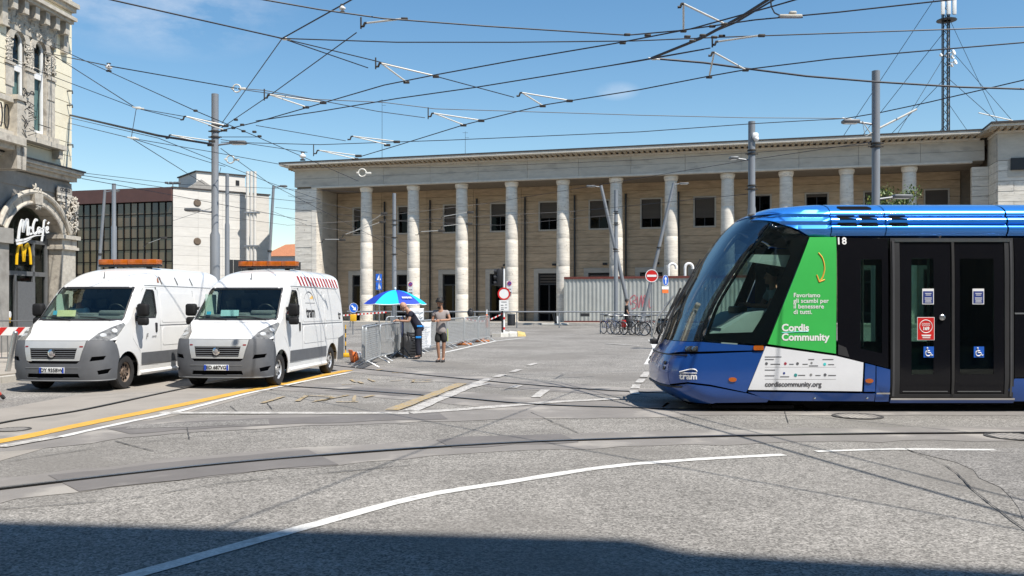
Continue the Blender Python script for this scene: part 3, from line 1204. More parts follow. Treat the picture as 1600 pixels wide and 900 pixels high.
# pediment cornice on brackets
MB().box(.45, 4.4, 0, .55, 11.62, 11.74).box(.5, 4.4, 0, .45, 11.52, 11.615).build('window_cornice', M_orn, cb)
for x in (.75, 1.3, 1.85, 2.4, 2.95, 3.5):
    MB().prism([(-.11, 11.1), (.11, 11.1), (.11, 11.51), (-.11, 11.51)], .0, .38, Tm(x, 0, 0)).build('bracket', M_orn, cb)
for x in (.55, 3.75):
    MB().prism([(-.13, 10.5), (.13, 10.5), (.13, 11.5), (-.13, 11.5)], .0, .2, Tm(x, 0, 0)).build('bracket', M_orn, cb)
# window sill on two blocks
MB().box(.85, 3.65, 0, .42, 7.02, 7.18).build('sill', M_orn, cb)
for x in (1.05, 3.2):
    MB().prism([(-.1, 6.72), (.1, 6.72), (.1, 7.01), (-.1, 7.01)], 0, .33, Tm(x, 0, 0)).build('bracket', M_orn, cb)
rail = MB()
rail.tube([(1.46, .2, 7.7), (2.12, .2, 7.7)], .015, 6)
rail.tube([(2.56, .2, 7.7), (3.2, .2, 7.7)], .015, 6)
rail.build('sill_rail', M_darkmetal, cb)
# string cornice between the floors
MB().box(-.12, E, 0, .45, 6.30, 6.4).box(-.09, E, 0, .36, 6.20, 6.295).box(-.05, E, 0, .22, 6.06, 6.195).build('floor_cornice', M_orn, cb)
MB().box(-.16, E, 0, .5, 6.405, 6.45).build('lead_flashing', M_darkmetal, cb)
MB().box(.0, E, 0, .045, 5.55, 6.0).build('plain_frieze', M_greyst, cb)
MB().box(-.1, E, 0, .3, 12.25, 12.4).box(-.05, E, 0, .2, 12.1, 12.245).build('upper_cornice', M_orn, cb)
MB().box(-.1, E, -.4, .6, 13.7, 14.3).box(0, E, -.4, .06, 12.4, 13.7).build('crowning_cornice', M_cream, cb)
carving('carved_frieze', [(.2 + .45 * j, .14, 12.95, .2) for j in range(18)], cb)
# balcony
bal = MB().box(3.05, 8.5, 0, 1.05, 6.62, 6.86).box(3.15, 8.5, 0, .85, 6.46, 6.615).build('balcony', M_orn, cb, loc=(.9, 0, 0))
MB().box(3.0, 3.42, .55, 1.0, 6.865, 8.0).box(2.95, 3.47, .5, 1.05, 8.005, 8.15).build('pedestal', M_orn, bal)
MB().box(3.42, 8.4, .66, .9, 7.9, 8.06).box(3.42, 8.4, .66, .9, 6.865, 7.0).build('balustrade_rail', M_orn, bal)
ir = MB()
for j in range(16):
    x = 3.6 + j * .3
    ir.tube([(x + .1 * math.cos(t), .78, 7.45 + .38 * math.sin(t)) for t in [PI * 2 * q / 10 for q in range(10)]], .022, 5, closed=True)
ir.build('iron_tracery', M_darkmetal, bal)
fl = MB()
for j in range(16):
    a = rr.uniform(0, 6.28)
    fl.tube([(3.0 + .1 * math.cos(a), 1.02, 6.9 + j * .085), (2.95 + .2 * math.cos(a + 1), 1.12 + .1 * math.sin(a), 7.0 + j * .085), (3.0 + .25 * math.cos(a + 2), 1.05, 7.12 + j * .085)], .014, 5)
fl.tube([(2.75 + .55 * q, 1.1, 8.3 + .1 * math.sin(q * 9)) for q in [v / 8 for v in range(9)]], .018, 5)
fl.build('iron_flower_stand', M_darkmetal, bal)
for x in (3.15, 2.98, 5.5):
    MB().prism([(-.12, 5.9), (.12, 5.9), (.16, 6.62), (-.16, 6.62)], .05, .9, Tm(x, 0, 0)).build('console', M_orn, bal)
carving('carved_console', [(3.0 + .2 * rr.random(), .9 - .1 * j, 6.6 - .09 * j, .1) for j in range(7)], bal)

# arched cafe front
for j in range(9):
    a0, a1 = R(25) + R(130) * j / 9, R(25) + R(130) * (j + 1) / 9 - R(.8)
    mb = MB()
    r0, r1 = ARC_R - .02, ARC_R + .34
    dd = .16 if j != 4 else .3
    mb.add([(ARC_C + r * math.cos(t), d, ARC_Z + r * math.sin(t)) for t in (a0, a1) for r in (r0, r1) for d in (-.5, dd)],
           [(0, 1, 3, 2), (4, 6, 7, 5), (0, 4, 5, 1), (2, 3, 7, 6), (1, 5, 7, 3), (0, 2, 6, 4)])
    mb.build('voussoir', M_orn, cb)
mb = MB()
mb.tube([(ARC_C + (ARC_R + .38) * math.cos(R(22 + 136 * j / 20)), .2, ARC_Z + (ARC_R + .38) * math.sin(R(22 + 136 * j / 20))) for j in range(21)], .085, 8)
mb.tube([(ARC_C + (ARC_R + .02) * math.cos(R(22 + 136 * j / 20)), .17, ARC_Z + (ARC_R + .02) * math.sin(R(22 + 136 * j / 20))) for j in range(21)], .06, 8)
mb.build('arch_moulding', M_orn, cb)
# spandrel stones
sp = MB()
n = 16
for j in range(n):
    t0, t1 = R(20 + 140 * j / n), R(20 + 140 * (j + 1) / n)
    rr0 = ARC_R + .34
    xa, xb = ARC_C + rr0 * math.cos(t0), ARC_C + rr0 * math.cos(t1)
    za, zb = ARC_Z + rr0 * math.sin(t0), ARC_Z + rr0 * math.sin(t1)
    sp.add([(xa, .01, za), (xb, .01, zb), (xb, .01, 5.6), (xa, .01, 5.6)], [(0, 3, 2, 1)])
sp.build('spandrel', M_greyst, cb)
carving('carved_keystone', [(ARC_C + rr.uniform(-.15, .15), .26, 4.95 + .05 * j, .085) for j in range(13)], cb)
carving('carved_capital', [(.32 + rr.uniform(-.3, .3), .22 + .1 * rr.random(), 4.3 + .045 * j, .085) for j in range(24)], cb)
carving('carved_rosette', [(.05 + .12 * math.cos(a), .22, 5.25 + .16 * math.sin(a), .08) for a in range(6)], cb)
# pier
pi = MB()
pi.box(-.02, .80, -.3, .18, .9, 3.62)
pi.build('pier', M_orn, cb)
MB().box(-.08, .88, -.3, .28, 3.62, 3.72).box(-.04, .84, -.3, .22, 3.725, 3.98).box(-.12, .92, -.3, .32, 3.985, 4.12).build('pier_capital', M_orn, cb)
MB().box(.0, .82, -.3, .14, 4.125, 5.55).build('pier_head', M_orn, cb)
MB().box(-.12, .92, -.3, .3, 0, .895).build('pier_base', M_greyst, cb)
MB().box(3.55, 4.4, -.3, .18, .9, 3.62).box(3.47, 4.48, -.3, .28, 3.625, 4.1).build('pier', M_greyst, cb)
MB().box(3.4, 4.5, -.3, .3, 0, .895).build('pier_base', M_greyst, cb)
# shop window frames and glass, set back in the arch
F = MB()
for a in ((.85, .98, 0.12, 4.5), (1.55, 1.66, .12, 3.75), (2.5, 2.6, .12, 2.65), (3.38, 3.5, .12, 4.4)):
    F.box(a[0], a[1], -.42, -.3, a[2], a[3])
F.box(.98, 3.38, -.42, -.3, 2.65, 2.8)
F.box(.98, 3.38, -.42, -.3, 3.75, 3.87)
F.box(.98, 3.38, -.42, -.3, .12, .3)
sf = F.build('shop_front', M_grey_f, cb)
for a in ((.98, 1.55, .3, 2.65), (1.66, 2.5, .3, 2.65), (2.6, 3.38, .3, 2.65), (.98, 1.55, 2.8, 3.75), (1.66, 3.38, 2.8, 3.75)):
    MB().box(a[0], a[1], -.37, -.36, a[2], a[3]).build('pane', glass('cafe glass', (.42, .50, .46), .03), sf)
g = MB()
pts = [(.98, 3.87), (3.4, 3.87)] + [(ARC_C + ARC_R * math.cos(R(25 + 130 * j / 14)), ARC_Z + ARC_R * math.sin(R(25 + 130 * j / 14))) for j in range(15)]
g.add([(x, -.36, z) for x, z in pts], [tuple(range(len(pts)))])
g.build('pane', glass('cafe glass'), sf)
MB().box(.8, 3.9, -1.45, -1.4, 0, 5).build('back_wall', mat('dim cafe interior', (.20, .22, .20), .9, var=.4, scale=2.5, world=True), sf)
MB().box(1.0, 1.5, -1.3, -1.2, .2, 3.6).box(2.0, 2.4, -1.3, -1.2, .2, 2.4).build('menu_board', mat('pale menu board', (.42, .47, .42), .7), sf)
MB().box(1.62, 2.52, -.3, -.24, .2, 2.45).box(1.72, 2.42, -.301, -.239, .3, 2.35).build('door_leaf', M_grey_f, sf)

# sign: script lettering of the cafe and the yellow arches (x runs towards the camera, so reading order is -x)
sg = thing('cafe_sign', 'white script cafe lettering with a swoosh under the stone arch', 'sign', (P0.x, P0.y, 0.), cb_rot)


def ribbon(mb, pts, d0, d1, wid, K=None):
    "pen stroke: pts are (u, z) with u in reading direction; wid(t) gives the pen width"
    pts = smooth_line(pts, 6)
    L_, R_ = [], []
    n = len(pts)
    for i, p in enumerate(pts):
        d = (pts[min(i + 1, n - 1)] - pts[max(i - 1, 0)]).normalized()
        nn = Vector((-d.y, d.x))
        w = wid(i / (n - 1)) if callable(wid) else wid
        L_.append(p + nn * w / 2)
        R_.append(p - nn * w / 2)
    vs = [(-q.x, dd, q.y) for dd in (d1, d0) for q in L_ + R_]
    m = 2 * n
    fs = []
    for i in range(n - 1):
        fs += [(i, i + 1, i + n + 1, i + n), (m + i, m + i + n, m + i + n + 1, m + i + 1), (i, i + m, i + 1 + m, i + 1), (i + n, i + n + 1, i + n + 1 + m, i + n + m)]
    fs += [(0, n, n + m, m), (n - 1, n - 1 + m, 2 * n - 1 + m, 2 * n - 1)]
    mb.add(vs, fs, K)
    return mb


K = Tm(3.12, 0, 3.80)
K = K @ Matrix.Scale(1.62, 4, (1, 0, 0)) @ Matrix(((1, 0, 0, 0), (0, 1, 0, 0), (-.10, 0, 1, 0), (0, 0, 0, 1)))
s = MB()
for st_, w in (([(.02, .0), (.06, .35), (.14, .62), (.17, .45), (.17, .22)], .075), ([(.17, .22), (.24, .55), (.30, .64), (.31, .42), (.31, .12)], .07),
               ([(.44, .34), (.39, .40), (.35, .28), (.38, .16), (.45, .20)], .05), ([(.62, .62), (.56, .66), (.49, .48), (.48, .26), (.54, .18), (.62, .26)], .06),
               ([(.72, .38), (.66, .40), (.63, .28), (.67, .20), (.72, .34), (.74, .22)], .045), ([(.90, .66), (.84, .60), (.80, .20), (.76, -.06)], .055), ([(.74, .36), (.88, .40)], .04),
               ([(.90, .28), (.97, .36), (.96, .44), (.91, .38), (.91, .24), (1.0, .26)], .045), ([(.96, .52), (1.01, .60)], .04),
               ([(-.06, -.06), (.25, .0), (.55, .12), (.86, .14)], lambda t: .07 * (1 - t) + .012), ([(-.04, -.16), (.2, -.10), (.42, .02)], lambda t: .07 * (1 - t) + .01)):
    ribbon(s, st_, .16, .18, w, K)
s.build('lettering', M_white, sg)
for x in (2.9, 1.75):
    MB().cyl((x, -.36, 4.05), (x, .12, 4.05), .02, n=6).build('bracket', M_darkmetal, sg)
ys_ = thing('arches_sign', 'yellow double arch emblem hanging below the white cafe lettering', 'sign', (P0.x, P0.y, 0.), cb_rot)
s = MB()
K2 = Tm(2.98, 0, 2.98)
for x0 in (0, .36):
    pts = [(x0, 0), (x0 + .03, .36), (x0 + .10, .60), (x0 + .18, .70), (x0 + .26, .60), (x0 + .33, .36), (x0 + .36, .04 if x0 else .12)]
    if x0:
        pts[0] = (x0, .12)
    ribbon(s, pts, .02, .05, .10, K2)
s.build('arches', mat('arch yellow', (.85, .50, .01), .35, var=.04, coat=.4), ys_)
MB().box(2.2, 3.02, -.36, 0, 3.3, 3.34).build('bracket', M_darkmetal, ys_)
# street name plate
sp_ = thing('street_name_plate', 'two-tier marble street name plate on the stone pier', 'sign', (P0.x, P0.y, 0.), cb_rot)
MB().box(.2, 1.02, .145, .19, 5.58, 5.80).build('upper_plate', M_greyst, sp_)
MB().box(.2, 1.02, .145, .19, 5.28, 5.57).build('lower_plate', M_cornice, sp_)
Kt = Tm(.61, .193, 5.69, 0, 0, PI)
text_to(MB(), 'CORSO', .17, Kt, offset=.004, extrude=.003).build('lettering', M_black, sp_)
Kt = Tm(.61, .193, 5.425, 0, 0, PI)
text_to(MB(), 'DEL POPOLO', .155, Kt, offset=.004, extrude=.003).build('lettering', M_black, sp_)
# two ice-cream stickers on the door
for x, lb in ((3.0, 'ice cream cone sticker on the cafe door beside the door frame edge'), (2.78, 'ice cream cone sticker on the cafe door towards the pier')):
    t = thing('ice_cream_sticker', lb, 'sticker', (P0.x, P0.y, 0.), cb_rot)
    MB().prism([(x - .02, 1.1), (x + .02, 1.1), (x + .06, 1.3), (x - .06, 1.3)], -.345, -.33).build('cone', M_yellow, t)
    MB().prism([(x + .065 * math.cos(a * PI / 6), 1.36 + .11 * math.sin(a * PI / 6)) for a in range(12)], -.346, -.328).build('ice_cream', M_white, t)
# stays and hooks fixed to the wall
for x, z, lb in ((.28, 9.25, 'small iron hook on the cream wall, upper of the wire anchors'), (.28, 8.75, 'small iron hook on the cream wall, middle of the wire anchors'), (.25, 7.35, 'small iron hook on the cream wall, lowest of the wire anchors')):
    t = thing('wall_hook', lb, 'hook', (P0.x, P0.y, 0.), cb_rot)
    MB().tube([(x, .02, z), (x, .25, z), (x, .25, z - .1)], .025, 6).build('rod', M_clamp, t)

# bollard, striped board, suitcase on the pavement
c = gp(10, 592)
t = thing('steel_bollard', 'leaning brushed steel bollard on the pavement edge before the cafe', 'bollard', (c.x, c.y, gz(c.y) + .1))
MB().cyl((0, 0, -.1), (.19, .02, .92), .055, n=14).build('post', M_stainless, t)
MB().ball((.19, .02, .92), .055, 12, 6).build('cap', M_stainless, t)
MB().lathe([(.10, 0), (.10, .02), (.06, .02)], 14).build('base_plate', M_grey_f, t)
c = at(30, 560, 23.0)
t = thing('barrier_board', 'red and white striped barrier board beside the van and bollard', 'barrier', (c.x - .4, 23.0, .1), R(4))
fr = MB()
fr.tube([(-.35, 0, 0), (-.35, 0, 1.15), (1.1, 0, 1.15), (1.1, 0, 0)], .022, 8)
fr.tube([(-.35, 0, .2), (1.1, 0, .2)], .018, 8)
fr.build('frame', M_grey_f, t)
MB().box(-.25, 1.05, -.03, -.005, .78, .99).build('board', M_white, t)
for i in range(3):
    x = -.23 + i * .44
    MB().prism([(x, .785), (x + .17, .785), (x + .34, .985), (x + .17, .985)], -.034, -.0305).build('stripe', M_red, t)
bars = MB()
for i in range(9):
    bars.cyl((-.2 + i * .15, 0, .2), (-.2 + i * .15, 0, .76), .01, n=6)
bars.build('bars', M_grey_f, t)
c = gp(1, 628)
t = thing('tilted_suitcase', 'red and white wheeled suitcase tilted at the picture edge before the vans', 'suitcase', (c.x, c.y, 0), R(10))
Ks = Tm(-.02, 0, .07, 0, R(-38), 0)
MB().bbox(-.24, .02, -.2, .2, .03, .5, .04, Ks).build('body', mat('red luggage', (.5, .05, .03), .5), t)
MB().bbox(-.20, .034, -.15, .15, .14, .42, .02, Ks).build('front_pocket', M_white, t)
for y in (-.15, .15):
    MB().lathe([(.045, -.02), (.045, .02), (.001, .02)], 12, Ks @ Tm(.0, y, .0, 0, PI / 2)).lathe([(.045, -.02), (.045, .02)], 12, Ks @ Tm(-.2, y, .0, 0, PI / 2)).build('wheel', M_rubber, t)

# ------------------------------------------------------------------ modern office block with dark glass
A0 = Vector((-26.5, 70.0))
dl = Vector((-.9643, .2647))
ob_rot = math.atan2(-dl.y, -dl.x)
GZ0 = .42
ob = thing('office_block', 'low office block with a dark glass front, brown roof band and white blind side', 'building', (A0.x, A0.y, GZ0), ob_rot)
# local +x to the corner; wall runs to -x; y back
NX, NZ = 17, 10
PW, PH = .64, .93
ZT = 9.42
MB().box(-13, -.05, .25, 9, 0, 10.4).build('wall_core', M_dark, ob)
for i in range(NX):
    for j in range(NZ):
        x1 = -i * PW
        z1 = ZT - j * PH
        if z1 < .5:
            continue
        m = MB()
        o = place('pane', None, ob) if False else None
        key = 'office_pane'
        if key not in bpy.data.meshes:
            q = MB().box(-PW / 2 + .03, PW / 2 - .03, -.012, .012, -PH / 2 + .03, PH / 2 - .03)
            tmp = q.build(key, M_glassd)
            pm = tmp.data
            pm.name = key
            bpy.data.objects.remove(tmp)
        o = place('pane', bpy.data.meshes[key], ob, (x1 - PW / 2, .02 + random.uniform(-.004, .004), z1 - PH / 2))
        o.rotation_euler = (random.uniform(-.012, .012), 0, random.uniform(-.012, .012))
mu = MB()
for i in range(NX + 1):
    mu.box(-i * PW - .035, -i * PW + .035, -.06, .06, .0, ZT)
for j in range(NZ + 1):
    z = ZT - j * PH
    if z > 0:
        mu.box(-NX * PW, 0, -.045, .05, z - .03, z + .03)
mu.build('mullions', M_dark, ob)
MB().box(-16, .0, -.25, 8, ZT + .05, 10.55).build('roof_band', M_brownroof, ob)
# white side wall: from the corner back to the right
B1 = Vector((-20.3, 74.8))
dv = (B1 - A0)
wl_ = dv.length
wr = math.atan2(dv.y, dv.x) - ob_rot
side = MB()
wall = MB().box(0, wl_, .12, 6, 0, 10.5).build('side_wall', M_greyst, ob, rot=(0, 0, wr))
nr = 14
for r in range(nr):
    for i in range(4):
        place('wall_panel', unit_mesh(M_whitest), wall, ((i + .5) * wl_ / 4, .05, (r + .5) * 10.5 / nr), scale=(wl_ / 4 - .008, .2, 10.5 / nr - .012))
MB().box(-.1, wl_ + .1, -.12, 6, 10.505, 10.6).build('coping', M_roofedge, wall)
for px, z in ((308, 9.5 - .05), (308, 6.4)):
    x = wl_ * .24
    MB().lathe([(.30, -.10), (.30, -.02), (.24, -.02), (.22, .02), (.001, .02)], 20, Tm(x, -.09, z, PI / 2)).build('porthole', mat('brown porthole glass', (.14, .10, .07), .3), wall)
ph = MB().box(2.0, 6.0, .5, 5, 10.6, 12.0).build('penthouse', M_whitest, wall)
MB().box(1.9, 6.1, .4, 5.1, 12.005, 12.1).build('coping', M_roofedge, ph)
MB().box(5.2, 5.5, .46, .51, 11.2, 11.6).build('vent', M_black, ph)
MB().prism([(1.2, 10.61), (3.4, 10.61), (2.2, 11.35)], -.1, .48).build('gable', M_greyst, wall)
MB().box(5.2, wl_ - .3, 4.0, 9, 0, 11.6).build('rear_wing', M_whitest, wall)
dk = thing('vent_ducts', 'bundle of tall pale metal vent ducts on the white wall of the office block', 'duct', (0, 0, 0))
c0 = at(393, 410, 72.6)
for i in range(3):
    x = c0.x - .32 + .3 * i
    MB().cyl((x, 72.6, .4), (x, 72.6, 12.6), .13, n=12).build('duct', M_whitest, dk)
for z in (4.0, 6.5, 9.2):
    MB().box(c0.x - .55, c0.x + .6, 72.4, 72.9, z, z + .12).build('bracket', M_steelp, dk)
# small aerial cluster on the brown roof
c = at(270, 293, 72)
t = thing('roof_floodlights', 'small cluster of floodlights on a short mast above the brown roof', 'floodlight', (c.x, 72, 10.9))
MB().cyl((0, 0, 0), (0, 0, .75), .04, n=8).cyl((-.45, 0, .6), (.45, 0, .6), .03, n=8).build('mast', M_steelp, t)
for x in (-.5, -.15, .2, .5):
    MB().bbox(x - .13, x + .13, -.1, .1, .62, .78, .03).build('lamp', M_grey_f, t)
# distant house with tiled roof
c = at(441, 400, 112)
h = thing('tiled_house', 'small pale house with an orange tiled roof glimpsed beside the station', 'building', (c.x, 112, .42), R(-8))
MB().box(-2.2, 6, 0, 8, 0, 7.6).build('wall', mat('blue grey render', (.42, .44, .46), .85, world=True), h)
rf = MB()
rf.add([(-2.6, -.4, 7.55), (6.4, -.4, 7.55), (6.4, 4, 9.6), (-1.2, 4, 9.3), (-2.6, 8, 7.55), (6.4, 8, 7.55)], [(0, 1, 2, 3), (3, 2, 5, 4), (0, 3, 4)])
rf.build('roof', M_terr, h)
w = MB().box(-.3, 1.3, -.08, .04, 3.8, 6.3).build('window', M_white, h)
for x in (-.2, .6):
    MB().box(x, x + .7, -.1, -.085, 3.95, 6.15).build('pane', M_glassb, w)
MB().box(1.8, 2.1, -.15, -.0, 2, 7.5).build('downpipe', M_darkmetal, h)
t = thing('dark_fence', 'dark grey site fence between the office block and the station', 'fence', (0, 0, .42))
a, b = at(352, 410, 66), at(470, 410, 70)
n = 10
for i in range(n):
    x0, x1 = a.x + (b.x - a.x) * i / n, a.x + (b.x - a.x) * (i + 1) / n
    y0, y1 = 66 + 4 * i / n, 66 + 4 * (i + 1) / n
    m = MB()
    m.add([(x0 + .02, y0, 0), (x1 - .02, y1, 0), (x1 - .02, y1, 4.7), (x0 + .02, y0, 4.7), (x0 + .02, y0 + .06, 0), (x1 - .02, y1 + .06, 0), (x1 - .02, y1 + .06, 4.7), (x0 + .02, y0 + .06, 4.7)],
          [(0, 1, 2, 3), (5, 4, 7, 6), (3, 2, 6, 7), (0, 3, 7, 4), (1, 5, 6, 2)])
    m.build('panel', M_darkmetal, t)

# ------------------------------------------------------------------ corrugated hoarding in front of the columns
hd = thing('site_hoarding', 'pale corrugated metal hoarding with red top rail standing before the columns', 'hoarding', (-11.6, 70.0, .50), ST_R)
HX0, HX1, HY, HT = 16.3, 33.0, -1.2, 3.12
pitch = .29
n = int((HX1 - HX0) / (pitch * 2))
for i in range(n):
    x = HX0 + i * pitch * 2
    prof = []
    for k in range(2):
        q = x + k * pitch
        prof += [(q, 0), (q + .10, 0), (q + .135, .03), (q + .255, .03)]
    prof.append((x + 2 * pitch - .004, 0))
    vs = [(a, HY + d, z) for z in (.12, HT) for a, d in prof]
    k = len(prof)
    m = MB().add(vs, [(j, j + 1, j + 1 + k, j + k) for j in range(k - 1)])
    o = m.build('panel', M_hoard, hd, smooth=False)
    so = o.modifiers.new('thick', 'SOLIDIFY')
    so.thickness = .004
MB().box(HX0 - .05, HX1, HY - .05, HY + .12, HT, HT + .16).build('top_rail', M_oxide, hd)
MB().box(HX0 - .05, HX1, HY - .04, HY + .11, 0, .12).build('base_rail', M_oxide, hd)
MB().box(HX0 - .06, HX0 - .01, HY - .03, HY + 1.2, 0, HT).build('end_panel', M_hoard, hd)
gf = MB()


def u2X(px):
    "photo column -> hoarding x (station frame)"
    u = px - 800
    p = STM.inverted() @ Vector((0, 0, 0))
    # intersect the viewing ray with the plane y = HY
    d = (STM.inverted().to_3x3() @ Vector((u / FPX, 1, 0)))
    o = STM.inverted() @ Vector((0, 0, ST_Z))
    t = (HY - o.y) / d.y
    return o.x + d.x * t


gx = u2X(986)
for pts in ([(0, .9), (-.05, 1.35), (.25, 1.6), (.35, 1.3), (.1, 1.15), (.35, 1.0), (.3, .7), (.02, .62)], [(.45, 1.5), (.55, .7), (.72, 1.6), (.8, .75)], [(.8, .8), (.95, 1.6), (1.15, .8), (.85, 1.15), (1.2, 1.2)], [(1.25, 1.5), (1.3, .75), (1.5, .8)]):
    p2 = smooth_line(pts, 6)
    gf.tube([(gx + p.x, HY - .012, p.y + .35) for p in p2], .028, 5)
gm = gf
for v in gm.v:
    v.y = HY - .012 + (v.y - HY + .012) * .25
gm.build('spray_tag', M_graf, hd)
# round vent hoods rising behind the hoarding
for px, lb in ((1050, 'curved white vent hood above the hoarding, before a column'), (1076, 'curved white vent hood above the hoarding, nearer to the tram')):
    X = u2X(px)
    p = STM @ Vector((X, HY + .6, 0))
    t = thing('vent_hood', lb, 'vent pipe', (p.x, p.y, .5))
    pts = [(-.3, 0, 3.2), (-.3, 0, 3.8)] + [(-.3 + .27 * (1 - math.cos(a)), 0, 3.86 + .30 * math.sin(a)) for a in [PI * j / 10 for j in range(11)]] + [(.24, 0, 3.78)]
    MB().tube([(p_[0], 0, p_[2]) for p_ in pts[1:]], .10, 10).build('hood', M_white, t)
    MB().cyl((-.3, 0, .1), (-.3, 0, 3.8), .09, n=10).build('pipe', M_white, t)
# ------------------------------------------------------------------ delivery vans
M_vanw = mat('white van paint', (.74, .74, .73), .35, var=.03, scale=2, coat=.6, dirt=(.62, .61, .58), dscale=1.6, dthr=.66)
M_bump = mat('grey bumper plastic', (.105, .11, .12), .6, var=.10, scale=5, bump=.05)
M_silver = mat('silver grille trim', (.50, .51, .51), .4, .25, var=.05)
M_lens = mat('headlight lens', (.24, .235, .22), .22, .3, var=.6, scale=13, coat=.5)
M_chrome = mat('chrome', (.75, .75, .75), .15, 1., var=.05)
M_vglass = glass('van glass', (.84, .90, .87), .015, 1.42)
M_intr = mat('dark cab interior', (.09, .092, .095), .8, var=.2)
M_dash = mat('grey dashboard', (.17, .185, .19), .7, var=.15)
M_plate = mat('number plate', (.72, .73, .73), .4, var=.02)
M_pblue = mat('plate blue', (.01, .06, .45), .4, var=.02)
M_rustrim = mat('brown dusty wheel steel', (.20, .15, .115), .6, .3, var=.25, scale=10)
M_silrim = mat('silver wheel cover', (.60, .60, .60), .35, .5, var=.10, scale=10)
M_skin = mat('skin', (.44, .25, .17), .6, var=.08, scale=20)

VS = Shell(f=[(.15, .06), (.3, .012), (.5, 0), (.7, .0), (.9, .035), (.97, .06), (1.02, .13), (1.1, .27), (1.2, .45), (1.3, .64), (1.37, .79), (1.5, .92), (2.0, 1.40), (2.08, 1.50), (2.15, 1.60), (2.25, 1.79), (2.35, 2.05), (2.42, 2.33), (2.47, 2.65), (2.50, 3.0), (2.515, 3.3)],
           L=[(.15, .5), (.9, .5), (1.0, .47), (1.2, .36), (1.37, .26), (2.0, .24), (2.1, .3), (2.3, .4), (2.5, .4)],
           hw=[(.15, .97), (.3, 1.01), (.6, 1.025), (1.1, 1.02), (1.4, 1.0), (1.7, .97), (2.03, .925), (2.1, .912), (2.2, .89), (2.3, .86), (2.36, .82), (2.42, .73), (2.46, .62), (2.50, .42), (2.515, .2)],
           p=3.0, A=1.3)
WF, WB, WR, AR = .95, 4.40, .34, .415          # axles, wheel radius, arch radius
YB = 5.33


def arch_pts(cy, a0, a1, n=12, r=AR):
    return [(cy + r * math.cos(R(a0 + (a1 - a0) * i / n)), WR + r * math.sin(R(a0 + (a1 - a0) * i / n))) for i in range(n + 1)]


def make_wheel(parent, x, y, rimmat, sgn, cover):
    w = MB().lathe([(.20, -.10), (.23, -.11), (.31, -.108), (.335, -.085), (.343, -.04), (.343, .04), (.335, .085), (.31, .108), (.23, .11), (.20, .10)], 32, None, True).build(
        'wheel', M_rubber, parent, loc=(x, y, WR), rot=(0, R(90) * sgn, 0))
    d = [(.001, .06), (.05, .075), (.07, .07), (.075, .045), (.12, .055), (.165, .04), (.185, .06), (.205, .085), (.215, .08), (.205, -.09), (.001, -.09)]
    r = MB().lathe(d, 28).build('rim', rimmat, w)
    h = MB()
    k = 7 if cover else 10
    for i in range(k):
        a = 2 * PI * i / k
        h.bbox(.115, .172, -.022 if cover else -.018, .022 if cover else .018, .052, .066, .008, Matrix.Rotation(a, 4, 'Z'))
    tag(h.build('rim_slots', M_dark, w), kind='stuff')
    b = MB()
    for i in range(5):
        a = 2 * PI * i / 5
        b.cyl((.052 * math.cos(a), .052 * math.sin(a), .06), (.052 * math.cos(a), .052 * math.sin(a), .085), .01, n=6)
    b.build('wheel_bolts', M_clamp, w)
    return w


